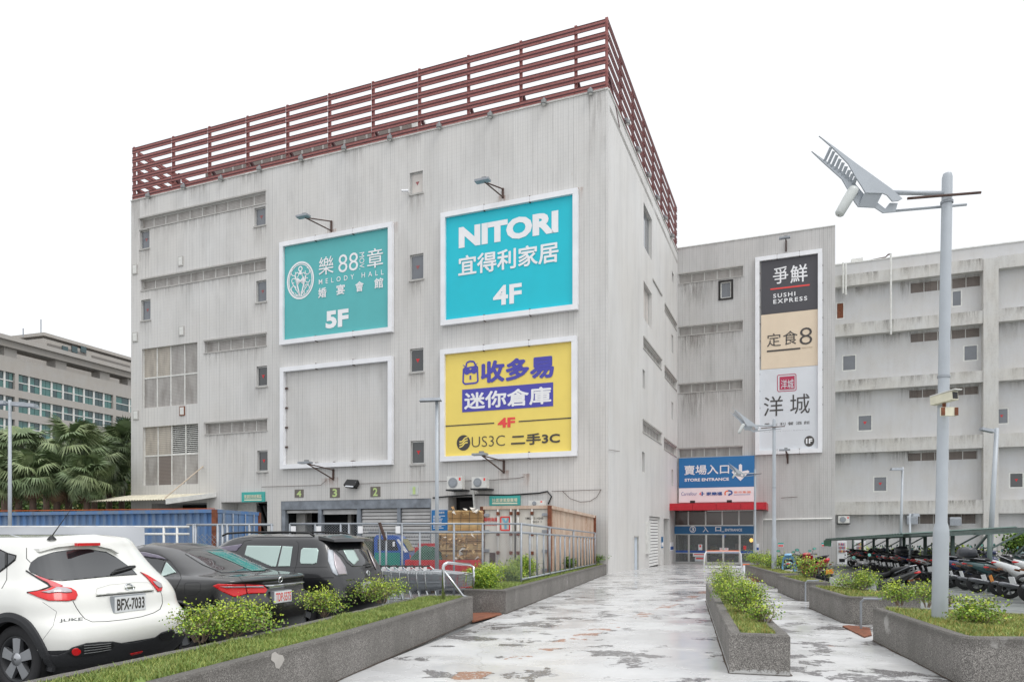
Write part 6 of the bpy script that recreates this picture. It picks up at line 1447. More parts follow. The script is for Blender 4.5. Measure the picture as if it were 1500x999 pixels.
for i, (px, py, w_, h_, lab, n_, Y) in enumerate([(1415, 0, 2.2, 1.35, 'lush green bush behind the shelter, right of the big lamp post', 3200, 29), (1396, 0, 1.6, 1.2, 'green bush hidden partly by the big lamp post', 1600, 31), (1434, 0, 1.0, 1.0, 'small bush by the roofless shelter posts', 900, 29), (1340, 0, 1.2, 1.2, 'bush seen between the middle shelter posts', 800, 40), (1360, 0, 1.0, 1.2, 'bush left of the big lamp post under the roof', 800, 37), (1270, 0, 2.2, 1.25, 'bush by the drinks machines', 900, 50), (1297, 0, 1.4, 1.2, 'bush behind the far scooters', 700, 47)]):
    x = (px-CX)/F*Y; shrub((x, Y, G(x, Y)), w_, h_, lab, n_, .09, 120+i, 'dense', 'bushes behind the scooter shelter')
x = (1488-CX)/F*27; shrub((x, 27, G(x, 27)+.6), 1.1, 1.6, 'dark climbing plant on the shelter post at the right edge', 1600, .1, 140, 'green', 'climbers')
# ================================================================ office building
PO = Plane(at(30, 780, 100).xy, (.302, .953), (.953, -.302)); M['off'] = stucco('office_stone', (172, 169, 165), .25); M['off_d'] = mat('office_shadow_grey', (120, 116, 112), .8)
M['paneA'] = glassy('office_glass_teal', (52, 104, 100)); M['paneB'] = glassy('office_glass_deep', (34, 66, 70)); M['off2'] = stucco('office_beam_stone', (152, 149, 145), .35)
ob_ = thing('office_building', 'long grey office building with rows of teal windows beyond the palms', 'building', PO.P(0, -1))
oa0, oa1 = PO.inv(-60, 600)[0], PO.inv(230, 600)[0]; zp = PO.inv(0, 521)[1]; zp = (PO.inv(0, 521)[1]+PO.inv(150, 554)[1])/2
rows_ = [(548, 571.6), (582.4, 604), (615.4, 638), (649, 671)]; oh = []
groups = [[-40, -8, 8, 22], [27.2, 44, 61, 77, 93.6, 109.3, 124.4, 138.8, 153.2, 166], [170, 191, 214]]
for (p, q) in rows_:
    z1, z0 = PO.inv(27, p)[1], PO.inv(27, q)[1]
    for g_ in groups: oh.append((PO.inv(g_[0], 600)[0], PO.inv(g_[-1], 600)[0], z0, z1, .5))
wall(PO, oa0, oa1, -2, zp, oh).build('office_wall', M['off'], ob_, uv=True)
for (p, q) in rows_:
    z1, z0 = PO.inv(27, p)[1], PO.inv(27, q)[1]
    for g_ in groups:
        for x, y in zip(g_, g_[1:]):
            a0, a1 = PO.inv(x, 600)[0], PO.inv(y, 600)[0]
            w0 = MB().pbox(PO, a0-.12, a0+.12, z0, z1, -.4, -.15).build('window', M['white2'], ob_)
            MB().pbox(PO, a0+.12, a1-.12, (z0+z1)/2-.06, (z0+z1)/2+.06, -.38, -.2).build('transom', M['white2'], w0)
            for i in range(2):
                for k in range(2):
                    MB().pbox(PO, a0+.14+(a1-a0-.26)*i/2+.03, a0+.12+(a1-a0-.26)*(i+1)/2, z0+(z1-z0)*k/2+.05, z0+(z1-z0)*(k+1)/2-.05, -.4, -.3).build('pane', M[random.choice(['paneA', 'paneB'])], w0)
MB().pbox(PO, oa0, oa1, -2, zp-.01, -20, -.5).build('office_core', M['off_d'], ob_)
zb0 = (PO.inv(0, 508)[1]+PO.inv(150, 543)[1])/2; zb1 = (PO.inv(0, 490)[1]+PO.inv(150, 531)[1])/2
MB().pbox(PO, oa0, oa1, zb0, zb1-.6, -2.2, .5).build('roof_beam', M['off2'], ob_, uv=True); MB().pbox(PO, oa0, oa1, zb1-.6, zb1, -2.2, .9).build('roof_beam_cap', M['off'], ob_, uv=True)
for px in (-50, 17, 91, 155, 195): a = PO.inv(px, 520)[0]; MB().pbox(PO, a-.9, a+.9, zp, zb0, -2, -.2).build('roof_column', M['off'], ob_, uv=True)
a_c = PO.inv(64, 500, -6)[0]; zc = PO.inv(64, 487, -6)[1]
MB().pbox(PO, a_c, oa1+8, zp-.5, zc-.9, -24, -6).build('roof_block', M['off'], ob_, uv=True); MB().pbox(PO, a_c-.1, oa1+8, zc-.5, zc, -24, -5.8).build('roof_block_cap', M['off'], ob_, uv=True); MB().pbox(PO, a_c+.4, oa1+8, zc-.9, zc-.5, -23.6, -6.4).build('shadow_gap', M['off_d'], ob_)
MB().pbox(PO, oa0, a_c-.2, zp-.5, zc-2.4, -24, -14).build('rear_block', M['off'], ob_, uv=True)
for p, q in ((69, 126), (134, 190)):
    a0, a1 = PO.inv(p, 500, -6)[0], PO.inv(q, 520, -6)[0]; MB().pbox(PO, a0, a1, zc-3.2, zc-1.5, -6.1, -5.93).build('recess', M['off_d'], ob_)  # dark panels set on the face, recess shade put into their colour
for px in (95, 109, 122): a, z = PO.inv(px, 512, -5.9); MB().pbox(PO, a-.5, a+.5, z-.5, z+.5, -5.93, -5.8).build('vent_window', M['paneB'], ob_)
for px in (60, 34): a = PO.inv(px, 480, -8)[0]; MB().tube([PO.P(a, zc-1, -8), PO.P(a, PO.inv(px, 468 if px == 60 else 481, -8)[1], -8)], .09, 6).build('antenna_mast', M['galv'], None, label='thin antenna mast on the office roof, '+('taller' if px == 60 else 'shorter')+' one', cat='antenna')
# ================================================================ fan palms
M['frond'] = mat('palm_green', (104, 122, 84), .55, var=.3, vs=2); M['frond2'] = mat('palm_pale_green', (132, 146, 104), .55, var=.3, vs=2); M['frond_dead'] = mat('palm_dead', (128, 104, 80), .8, var=.3, vs=2); M['trunk'] = mat('palm_trunk', (92, 76, 66), .9, var=.3, bump=.5, bs=20)
def frond_mesh(seed, droop, name):
    rg = random.Random(seed); b = MB(); L_ = 1.0; b.bar((0, 0, 0), (L_, 0, 0), .04, .02)
    n_ = 26
    for i in range(n_):
        an = R(-125+250*i/(n_-1)); ln = 1.05*(.75+.25*math.cos(an*.6))*rg.uniform(.9, 1.1); dx, dy = math.cos(an), math.sin(an); o = Vector((L_, 0, 0))
        p1 = o+Vector((dx, dy, .05-.05*abs(dy)))*ln*.55; p2 = o+Vector((dx*ln*.95, dy*ln*.95, -droop*rg.uniform(.6, 1.3))); s_ = Vector((-dy, dx, 0))*.055
        b.quad(o, p1-s_, p1+Vector((0, 0, .02)), p1+s_) if 0 else None
        b.tri(o, p1-s_, p1+s_); b.tri(p1-s_, p2, p1+s_)
    me = bpy.data.meshes.new(name); me.from_pydata([tuple(v) for v in b.v], [], b.f); return me
FM = [frond_mesh(i, .35+.12*i, 'frond') for i in range(3)]
for k, m in enumerate(('frond', 'frond', 'frond2')): FM[k].materials.append(M[m])
FD = frond_mesh(9, .7, 'frond'); FD.materials.append(M['frond_dead'])
def palm(px, cy, Y, lab, sc=1.0, seed=0, nf=62):
    rg = random.Random(seed); x = (px-CX)/F*Y; zc_ = CH+(CY-cy)/F*Y; g0 = G(x, Y); t = thing('fan_palm', lab, 'palm tree', (x, Y, g0), 'fan palms beyond the blue container')
    MB().tube([(x, Y, g0-.1), (x+rg.uniform(-.2, .2), Y, g0+(zc_-g0)*.5), (x, Y, zc_)], [.26, .2, .17], 10).build('trunk', M['trunk'], t, smooth=True)
    for i in range(nf+9):
        dead = i >= nf; an = rg.uniform(0, 6.28); el = R(rg.uniform(-60, 70)) if not dead else R(rg.uniform(-85, -62))
        o = bpy.data.objects.new('frond', FD if dead else FM[rg.randrange(3)]); COL.objects.link(o); o.parent = t; o.location = (0, 0, zc_-g0-(rg.uniform(.1, .5) if dead else rg.uniform(-.15, .15)))
        o.rotation_euler = (rg.uniform(-.3, .3), -el, an); s_ = sc*rg.uniform(.8, 1.1)*(1 if not dead else .75); o.scale = (s_, s_, s_)
        if dead: o['label'] = 'dead brown hanging frond'
pls = [(-22, 668, 46, 'palm partly cut off by the left picture edge', 1.0), (31, 648, 47, 'palm right behind the twin headed lamp', 1.0), (66, 664, 52, 'shorter palm second from the twin headed lamp', .95), (104, 652, 46, 'large palm in the middle of the row with a brown skirt', 1.15), (139, 668, 50, 'palm between the large middle palm and the one by the building', 1.0), (160, 660, 55, 'small palm half hidden behind its neighbours', .9), (182, 646, 53, 'palm touching the left edge of the store building', 1.0), (6, 650, 58, 'far palm at the left edge behind the lamp', .9), (122, 640, 60, 'far palm whose crown rises behind the middle of the row', .9), (48, 690, 44, 'low young palm left of the large middle palm', .95), (84, 694, 45, 'low young palm under the large middle palm', .95), (160, 690, 52, 'low young palm before the store building edge', .95), (128, 697, 44, 'low young palm right of the large middle palm', .9), (12, 694, 44, 'low young palm behind the lamp foot at the left edge', .95)]
for i, (px, cy, Y, lab, s_) in enumerate(pls): palm(px, cy+4, Y, lab, s_*1.0, 200+i)
for i, (px, Y, w_, h_, lab) in enumerate([(20, 60, 9, 8.6, 'dark hedge mass under the palms at the left edge'), (90, 62, 10, 8.2, 'dark hedge mass under the middle palms'), (165, 60, 9, 8.2, 'dark hedge mass under the palms by the building'), (170, 66, 5, 9.4, 'light green feathery tree rising behind the right palms')]):
    x = (px-CX)/F*Y; rg = random.Random(300+i); v = []; f = []; mi = []
    tt = thing('hedge' if i < 3 else 'leafy_tree', lab, 'hedge' if i < 3 else 'tree', (x, Y, G(x, Y)))
    MB().tube([(x, Y, G(x, Y)), (x+.1, Y, G(x, Y)+h_*.7)], [.15, .05], 8).build('stem', M['trunk'], tt)
    for k in range(9000):
        c = Vector((x+rg.uniform(-w_/2, w_/2), Y+rg.uniform(-1.5, 1.5), G(x, Y)+h_*(rg.random()**.8)*(1-.25*noise.noise(Vector((k*.01, x, 0)))))); 
        if i == 3: c = Vector((x+rg.gauss(0, 1.5), Y+rg.gauss(0, 1.2), G(x, Y)+h_*rg.uniform(.45, 1)))
        d_ = Vector((rg.gauss(0, 1), rg.gauss(0, 1), rg.gauss(0, 1))).normalized(); s2 = d_.orthogonal().normalized()*.1; j = len(v); v += [c, c+d_*.16+s2, c+d_*.32, c+d_*.16-s2]; f.append((j, j+1, j+2, j+3)); mi.append(rg.choice((0, 1, 2, 2)) if i == 3 else rg.choice((0, 0, 1, 3)))
    mk('foliage', v, f, [M['leaf_d'], M['frond'], M['leaf_m'], M['leaf_o']], tt, False, mi, kind='stuff')
for s_ in (0, 1):
    a = at(118+s_*16, 742-s_*8, 56); c = at(140+s_*12, 722-s_*6, 56)
# ================================================================ cars
def paint(name, col, rough=.3, flake=0):
    g = N(name); v = g.coord('Object'); c = lin(col)[:3]
    dirt = g.ramp(g.noise(3, 6, v, .65), [(.45, (0, 0, 0)), (.8, (.25,)*3)])
    g.set(Base_Color=g.mix(dirt, c, tuple(min(1, x*.85+.012) for x in c)), Roughness=rough, Coat_Weight=1.0, Coat_Roughness=.04, Metallic=flake); return g.m
M['p_white'] = paint('car_paint_white', (224, 224, 219), .45); M['p_black'] = paint('car_paint_black', (11, 11, 14), .35, 0); M['p_grey'] = paint('car_paint_charcoal', (18, 19, 23), .35, 0)
M['tyre'] = mat('tyre_rubber', (38, 38, 40), .8, bump=.2, bs=80); M['rim'] = mat('alloy_rim', (176, 178, 182), .28, .8, var=.06); M['clad'] = mat('black_cladding', (42, 43, 46), .6, var=.1, bump=.1, bs=200)
M['g_car'] = mat('car_glass_dark', (34, 37, 40), .04, 0, .1, 1, coat=1); M['g_car2'] = mat('car_glass_sky_reflection', (176, 196, 190), .08, .55, .06, .6, coat=1); M['lamp_red'] = mat('tail_lamp_red', (205, 8, 16), .25, coat=.35); M['lamp_clear'] = mat('tail_lamp_clear', (168, 160, 164), .12, .3, coat=.6)  # the pale car glass has the sky reflection put into its colour
M['lamp_pink'] = mat('tail_lamp_upper_red', (190, 70, 76), .2, coat=1); M['film'] = mat('teal_window_film', (24, 110, 100), .15, coat=1); M['visor'] = mat('smoked_visor', (92, 84, 104), .15, coat=1); M['seam'] = mat('panel_gap', (18, 18, 20), .8); M['platewhite'] = mat('number_plate_white', (226, 228, 230), .4, var=.03); M['well'] = mat('wheel_well_black', (16, 16, 17), .95)
def ray(px, py): return Vector(((px-CX)/F, 1, (CY-py)/F)).normalized()
EYE = Vector((0, 0, CH))
class Car:
    def __init__(s, label, loc, theta, L_, levels, H, pm, group=None):
        """levels: (z, rear x, front x, half width, rear corner radius, rear bow, front corner radius)"""
        s.t = thing('parked_car', label, 'car', loc, group); s.t.rotation_euler = (0, 0, theta); s.M = Matrix.Translation(loc) @ Matrix.Rotation(theta, 4, 'Z'); s.Mi = s.M.inverted(); BASE[s.t.name] = Vector()
        rows = []; lv = levels; n = len(lv); sub = 6
        def cr(a, b, c, d, t): return .5*((2*b)+(-a+c)*t+(2*a-5*b+4*c-d)*t*t+(-a+3*b-3*c+d)*t**3)
        for i in range(n-1):
            for k in range(sub):
                t = k/sub; rows.append([cr(lv[max(i-1, 0)][j], lv[i][j], lv[i+1][j], lv[min(i+2, n-1)][j], t) for j in range(7)])
        rows.append(list(lv[-1]))
        def contour(r, ys=1.0, zs=0):
            z, xr, xf, hw, rc, bow, fc = r; pts = []; N1, N2, N3 = 12, 10, 30
            for i in range(N1): y = (hw-rc)*i/N1; pts.append((xr+bow*(y/hw)**2, y))
            xb = xr+bow*((hw-rc)/hw)**2
            for i in range(N2): a = math.pi/2*i/N2; pts.append((xb+rc*(1-math.cos(a))*1.25, hw-rc+rc*math.sin(a)))
            xa = xb+rc*1.25; xe = xf-.18-fc
            for i in range(N3): q = i/N3; pts.append((xa+(xe-xa)*q, hw*(1-.035*max(0, (q-.6)/.4)**2)))
            for i in range(N2+1): a = math.pi/2*i/N2; pts.append((xe+fc*math.sin(a), hw*.965-fc+fc*math.cos(a)))
            for i in range(1, 9): y = (hw*.965-fc)*(1-i/8); pts.append((xe+fc+.18*(1-(y/max(hw*.965-fc, .01))**2)*1, y))
            return [Vector((x, y*ys, z+zs)) for x, y in pts]
        R_ = [contour(r) for r in rows]
        top = rows[-1]
        for k in (.93, .82, .66, .48, .28, .1, 0): 
            rr_ = list(top); sh = (1-k)*.10; rr_[1] += sh; rr_[2] -= sh; R_.append(contour(rr_, k, (H-top[0])*(1-k*k)))
        m = len(R_[0]); v = []; f = []
        for r in R_: v += r
        for i in range(len(R_)-1):
            for j in range(m-1): a = i*m+j; f.append((a, a+m, a+m+1, a+1))
        nv = len(v); v += [Vector((p.x, -p.y, p.z)) for p in v]; f += [tuple(reversed([q+nv for q in q_])) for q_ in f]
        s.v, s.f, s.pm, s.L, s.H = v, f, pm, L_, H
        s.bvh = BVHTree.FromPolygons([s.M @ p for p in v], f)
    def finish(s, wheels, rw, arch=True, rim_style=0, archw=.06, am='clad', low=.0):
        f2 = []
        for q in s.f:
            c = sum((s.v[i] for i in q), Vector())/len(q)
            if abs(c.y) > .5 and any((c.x-wx)**2+(c.z-rw)**2 < (rw+.055)**2 for wx in wheels): continue
            f2.append(q)
        o = mk('body', s.v, f2, [M[s.pm], M['clad']], s.t, True, [1 if sum(s.v[i].z for i in q) < low*4 else 0 for q in f2]); bm = bmesh.new(); bm.from_mesh(o.data); bmesh.ops.remove_doubles(bm, verts=bm.verts, dist=.0005); bmesh.ops.recalc_face_normals(bm, faces=bm.faces); bm.to_mesh(o.data); bm.free(); o.data.polygons.foreach_set('use_smooth', [True]*len(o.data.polygons))
        x0 = min(p.x for p in s.v); x1 = max(p.x for p in s.v); MB().box(x0+.3, x1-.3, -.7, .7, .2, .34).build('underbody', M['well'], s.t)
        loc_b = BVHTree.FromPolygons(s.v, s.f)
        for wx in wheels:
            for sy in (-1, 1):
                w = MB()._lathe((wx, sy*.6, rw), (0, sy, 0), [(-.25, .02), (-.25, rw+.06), (.25, rw+.06)], 28).build('wheel_well', M['well'], s.t)
                yw = s.hw(loc_b, wx, rw, sy)-.02
                t_ = MB()._lathe((wx, sy*(yw-.2), rw), (0, sy, 0), [(0, rw*.6), (0, rw*.93), (.02, rw), (.18, rw), (.2, rw*.95), (.205, rw*.7), (.19, rw*.68), (.15, rw*.66)], 40).build('wheel', M['tyre'], s.t, smooth=True)
                MB()._lathe((wx, sy*(yw-.2), rw), (0, sy, 0), [(.19, rw*.69), (.2, rw*.67), (.19, rw*.62), (.1, rw*.6), (.08, .02)], 32).build('rim_barrel', M['clad'], t_, smooth=True)
                for k in range(5 if rim_style else 6):
                    a = 2*math.pi*k/(5 if rim_style else 6)+.3; d = Vector((math.cos(a), 0, math.sin(a))); e = Vector((-math.sin(a), 0, math.cos(a))); c = Vector((wx, sy*(yw-.005), rw)); q = Vector((0, sy*.03, 0))
                    w1, w2 = rw*.10, rw*.17
                    MB().hexa([c-e*w1-q*2, c+e*w1-q*2, c+d*rw*.66+e*w2-q, c+d*rw*.66-e*w2-q, c-e*w1, c+e*w1, c+d*rw*.66+e*w2-q*.2, c+d*rw*.66-e*w2-q*.2]).build('spoke', M['rim'], t_)
                MB()._lathe((wx, sy*(yw-.02), rw), (0, sy, 0), [(0, rw*.2), (.02, rw*.19), (.026, .01)], 16).build('hub_cap', M['rim'], t_, smooth=True)
                if arch:
                    b = MB(); pr = None; ny = 40; lasty = s.hw(loc_b, wx, rw+.3, sy)
                    for k in range(ny+1):
                        a = R(-12+204*k/ny); ring = []
                        for rr_, of in ((rw+.035, -.05), (rw+.04, .012), (rw+.05+archw*.5, .022), (rw+.055+archw, .012), (rw+.06+archw, -.02)):
                            x = wx+math.cos(a)*rr_; z = rw+math.sin(a)*rr_; y_ = s.hw(loc_b, wx+math.cos(a)*(rw+.09), max(rw+math.sin(a)*(rw+.09), .3), sy); lasty = y_ if y_ > .5 else lasty; ring.append(Vector((x, sy*(lasty+of), z)))
                        if pr:
                            for p, q in zip(range(4), range(1, 5)): b.quad(pr[p], pr[q], ring[q], ring[p])
                        pr = ring
                    b.build('arch_trim', M[am], s.t, smooth=True)
    def hw(s, bvh, x, z, sy):
        h = bvh.ray_cast(Vector((x, sy*3, z)), Vector((0, -sy, 0)))
        return abs(h[0].y) if h[0] else .0
    def hit(s, px, py, cx=None, cy=None):
        for k in range(12):
            h = s.bvh.ray_cast(EYE, ray(px, py))
            if h[0] is not None: return h[0], h[1]
            px += (cx-px)*.06; py += (cy-py)*.06
        return None, None
    def patch(s, pts, m, name, off=.004, parent=None, step=1.6, label=None, sc=1, org=(0, 0)):
        pts = [(org[0]+x/sc, org[1]+y/sc) for x, y in pts]; P = []
        for i in range(len(pts)):
            a, b = pts[i], pts[(i+1) % len(pts)]; d = math.hypot(b[0]-a[0], b[1]-a[1]); n = max(1, int(d/step))
            for k in range(n): P.append(Vector((a[0]+(b[0]-a[0])*k/n, a[1]+(b[1]-a[1])*k/n)))
        nb = len(P); xs = [p.x for p in P]; ys = [p.y for p in P]
        x = min(xs)+step
        while x < max(xs):
            y = min(ys)+step
            while y < max(ys):
                if inside((x, y), P) and min((q.x-x)**2+(q.y-y)**2 for q in P) > (step*.5)**2: P.append(Vector((x, y)))
                y += step
            x += step
        vv_, ee, ff, *_ = delaunay_2d_cdt(P, [(i, (i+1) % nb) for i in range(nb)], [], 1, 1e-5)
        cx = sum(p[0] for p in pts)/len(pts); cy = sum(p[1] for p in pts)/len(pts); out_ = []; 
        for p in vv_:
            h, n = s.hit(p.x, p.y, cx, cy)
            if h is None: return None
            if n.dot(h-EYE) > 0: n = -n
            out_.append(h+n*off)
        # skirt so that the piece has an edge
        f = [tuple(q) for q in ff]; cnt = {}
        for q in f:
            for a, b in zip(q, q[1:]+q[:1]): cnt[(a, b)] = 1
        bd = [(a, b) for (a, b) in cnt if (b, a) not in cnt]; mp = {}
        for a, b in bd:
            for q in (a, b):
                if q not in mp: mp[q] = len(out_); out_.append(out_[q]+(out_[q]-EYE).normalized()*(off+.012))
            f.append((b, a, mp[a], mp[b]))
        L = [s.Mi @ p for p in out_]
        o = mk(name, L, f, M[m] if isinstance(m, str) else m, parent or s.t, True, label=label)
        return o
    def stroke(s, pts, m, name, r_=.004, off=.001, sc=1, org=(0, 0), parent=None):
        pts = [(org[0]+x/sc, org[1]+y/sc) for x, y in pts]; P = []
        for a, b in zip(pts, pts[1:]):
            n = max(1, int(math.hypot(b[0]-a[0], b[1]-a[1])/2))
            P += [(a[0]+(b[0]-a[0])*k/n, a[1]+(b[1]-a[1])*k/n) for k in range(n)]
        P.append(pts[-1]); q = []
        for x, y in P:
            h, n = s.hit(x, y, x, y)
            if h is not None: q.append(s.Mi @ (h+(n if n.dot(h-EYE) < 0 else -n)*off))
        if len(q) > 1: return MB().tube(q, r_, 5).build(name, M[m], parent or s.t, smooth=True)
    def plate(s, quad, txt, m, sc, org, off=.03, w=.38, hgt=.16, bold=.025):
        c = [(org[0]+x/sc, org[1]+y/sc) for x, y in quad]; cx = sum(p[0] for p in c)/4; cy = sum(p[1] for p in c)/4
        h, n = s.hit(cx, cy, cx, cy); l = s.Mi @ h
        pl_ = MB().box(l.x-off-.012, l.x-off, l.y-w/2, l.y+w/2, l.z-hgt/2, l.z+hgt/2); o = pl_.build('number_plate', M['platewhite'], s.t)
        MB().box(l.x-off, l.x+.02, l.y-w/2-.01, l.y+w/2+.01, l.z-hgt/2-.01, l.z+hgt/2+.01).build('plate_frame', M['galv'], s.t)
        class Q:  # local plane of the plate, reading right to left across -y
            pass
        q = Q(); q.P = lambda a, z, d=0: Vector((l.x-off-.012-d, -a+l.y, z+l.z)); q.rect = lambda tl, br, d=0: (tl[0], br[0], br[1], tl[1])
        text(o, q, txt, (-w*.45, hgt*.38), (w*.45, -hgt*.38), m, .002, bold, 'plate_text'); return l
    def badge(s, px, py, r_, kind='ring'):
        h, n = s.hit(px, py, px, py); l = s.Mi @ h; n = (s.Mi.to_3x3() @ n).normalized()
        if n.x > 0: n = -n
        return MB()._lathe(l, n, [(.0, r_), (.012, r_), (.016, r_*.86), (.012, r_*.74), (.0, r_*.74)], 24).build('emblem_ring', M['chrome'], s.t, smooth=True), l, n
TH = R(90+20)
def rot_base(px, py, Y, off_x, z_l):       # car origin (rear centre on the ground) from a known point on its rear
    p = at(px, py, Y); h = Vector((math.cos(TH), math.sin(TH))); 
    return p
def car_loc(px, py, Y, xoff):
    p = at(px, py, Y); hx, hy = -math.cos(R(20)), math.sin(R(20)); x, y = p.x-hx*xoff, p.y-hy*xoff
    return Vector((x, y, G(x, y)))
THETA = math.atan2(math.sin(R(20)), -math.cos(R(20)))
# ---- white crossover
lv = [(.20, .16, 4.02, .78, .30, .10, .45), (.34, .05, 4.1, .85, .30, .10, .45), (.50, .0, 4.13, .875, .30, .12, .5), (.64, .03, 4.12, .885, .32, .12, .5), (.76, .13, 4.1, .885, .34, .13, .5), (.90, .18, 4.02, .88, .34, .13, .5), (1.02, .24, 3.75, .84, .34, .15, .5),
      (1.11, .31, 3.2, .775, .33, .17, .5), (1.24, .42, 2.9, .72, .32, .19, .42), (1.38, .52, 2.6, .665, .30, .2, .36), (1.47, .56, 2.35, .61, .28, .2, .3), (1.515, .60, 2.25, .56, .25, .2, .28)]
J = Car('white crossover with swept red tail lamps, parked at the lower left', car_loc(187, 884, 7.55, .2), THETA, 4.13, lv, 1.555, 'p_white')
S, O = 3.858, (0, 740)
J.finish([.72, 3.25], .335, True, 1, .075, low=.455)
K = dict(sc=S, org=O)
J.patch([(162, 362), (175, 322), (215, 292), (300, 264), (410, 249), (500, 247), (600, 262), (652, 290), (700, 325), (745, 358), (775, 392), (620, 402), (350, 428), (260, 418), (175, 378)], 'g_car', 'rear_window', **K)
J.patch([(170, 388), (235, 408), (300, 432), (355, 455), (340, 468), (290, 462), (270, 440), (222, 415)], 'lamp_pink', 'tail_lamp_upper', .012, **K)
J.patch([(158, 494), (205, 486), (265, 478), (300, 462), (350, 462), (400, 468), (428, 486), (436, 508), (424, 534), (380, 542), (275, 540), (228, 524)], 'lamp_red', 'tail_lamp', .012, **K)
J.patch([(235, 492), (290, 482), (320, 466), (370, 468), (400, 480), (404, 494), (372, 498), (330, 494), (275, 500)], 'lamp_clear', 'tail_lamp_clear', .018, **K)
J.patch([(790, 378), (830, 396), (878, 425), (902, 440), (914, 465), (908, 486), (888, 488), (866, 458), (828, 412)], 'lamp_red', 'tail_lamp', .012, **K)
J.patch([(858, 432), (885, 432), (905, 445), (912, 465), (895, 470), (872, 450)], 'lamp_clear', 'tail_lamp_clear', .018, **K)
J.stroke([(150, 370), (222, 416), (272, 446), (282, 462), (215, 484), (155, 493)], 'black', 'lamp_edge', .008, .006, **K)
J.patch([(248, 838), (330, 842), (372, 826), (405, 800), (480, 776), (560, 768), (632, 766), (690, 776), (760, 770), (870, 742), (905, 716), (970, 695), (984, 712), (975, 758), (940, 782), (870, 816), (770, 848), (700, 866), (560, 888), (400, 905), (300, 912), (250, 890)], 'clad', 'lower_cladding', .014, **K)
J.patch([(378, 826), (410, 802), (480, 780), (630, 770), (640, 790), (600, 822), (520, 842), (420, 852)], 'black', 'bumper_grille', .02, **K)
for yy in range(4): J.stroke([(470, 790+yy*14), (540, 784+yy*13), (620, 776+yy*11)], 'lampgrey', 'grille_bar', .003, .022, **K)
J.patch([(895, 722), (965, 700), (978, 715), (970, 745), (905, 758), (890, 742)], 'black', 'bumper_grille', .02, **K)
J.patch([(728, 830), (800, 815), (795, 828), (735, 842)], 'lamp_red', 'low_reflector', .02, **K)
pc = [(428+23*math.cos(a*.4), 822+21*math.sin(a*.4)) for a in range(16)][::-1]; J.patch(pc, 'lamp_red', 'fog_lamp', .026, **K)
J.stroke([(412, 540), (430, 575), (455, 612), (480, 640), (520, 657), (600, 655), (700, 645), (800, 628), (870, 606), (905, 585), (918, 552), (915, 510), (908, 488)], 'seam', 'tailgate_gap', .004, -.0005, **K)
J.stroke([(150, 240), (150, 300), (172, 322)], 'seam', 'panel_gap', .0035, -.0005, **K); J.stroke([(40, 345), (38, 420), (10, 470)], 'seam', 'door_gap', .004, -.0005, **K)
J.stroke([(245, 835), (240, 760), (300, 680), (320, 600), (240, 545)], 'seam', 'bumper_gap', .002, -.0008, **K)
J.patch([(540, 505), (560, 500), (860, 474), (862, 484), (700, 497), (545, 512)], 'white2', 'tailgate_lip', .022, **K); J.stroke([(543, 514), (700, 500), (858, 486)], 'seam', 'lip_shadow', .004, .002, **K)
J.stroke([(542, 500), (548, 470), (620, 448), (760, 435), (840, 436), (860, 455), (862, 474)], 'reveal', 'panel_crease', .003, -.001, **K)
J.plate([(636, 517), (800, 503), (803, 588), (655, 603)], 'BFX-7033', M['ink'], S, O, .03)
e_, l_, n_ = J.badge(730/S, 740+465/S, .052); MB().bar(l_+Vector((-.012, -.062, .0)), l_+Vector((-.012, .062, 0)), .008, .018).build('emblem_bar', M['chrome'], J.t)
# model badge: raised chrome letters set on the bumper line
h_, nn = J.hit(402/S, 740+650/S, 0, 0)
class QL: pass
q = QL(); lb = J.Mi @ h_; nb_ = (J.Mi.to_3x3() @ nn); nb_ = nb_ if nb_.x < 0 else -nb_; tb = Vector((0, 0, 1)).cross(nb_).normalized(); q.P = lambda a, z, d=0: lb+tb*a+Vector((0, 0, z))+nb_*(d+.004); q.rect = lambda tl, br, d=0: (tl[0], br[0], br[1], tl[1])
text(J.t, q, 'JUKE', (-.1, .02), (.1, -.02), M['lampgrey'], .002, .03, 'model_badge')
J.stroke([(630, 388), (690, 372), (756, 352)], 'black', 'wiper', .014, .02, **K); J.stroke([(628, 396), (650, 372), (720, 352), (755, 350)], 'black', 'wiper_arm', .012, .02, **K)
# roof spoiler and brake lamp
sp0 = [J.Mi @ (J.hit(x/S, 740+y/S, 400/S, 740+250/S)[0]) for x, y in ((205, 262), (300, 236), (410, 224), (520, 226), (610, 246), (655, 272))]
b = MB()
for p, q_ in zip(sp0, sp0[1:]): b.hexa([p+Vector((-.05, 0, .0)), q_+Vector((-.05, 0, .0)), q_+Vector((.2, 0, -.02)), p+Vector((.2, 0, -.02)), p+Vector((-.04, 0, .03)), q_+Vector((-.04, 0, .03)), q_+Vector((.2, 0, .03)), p+Vector((.2, 0, .03))])
autosmooth(b.build('roof_spoiler', M['p_white'], J.t), 50)
mid = (sp0[2]+sp0[3])/2; MB().box(mid.x-.1, mid.x-.05, mid.y-.13, mid.y+.13, mid.z-.005, mid.z+.025).build('high_brake_lamp', M['lamp_red'], J.t)
J.patch([(-8, 248), (42, 272), (88, 284), (84, 308), (42, 342), (-8, 380)], 'g_car', 'side_window', **K); J.stroke([(38, 270), (38, 346)], 'black', 'window_post', .012, .006, **K); J.stroke([(-8, 246), (42, 270), (92, 283), (86, 310), (44, 344), (-8, 382)], 'seam', 'window_rubber', .006, .003, **K)
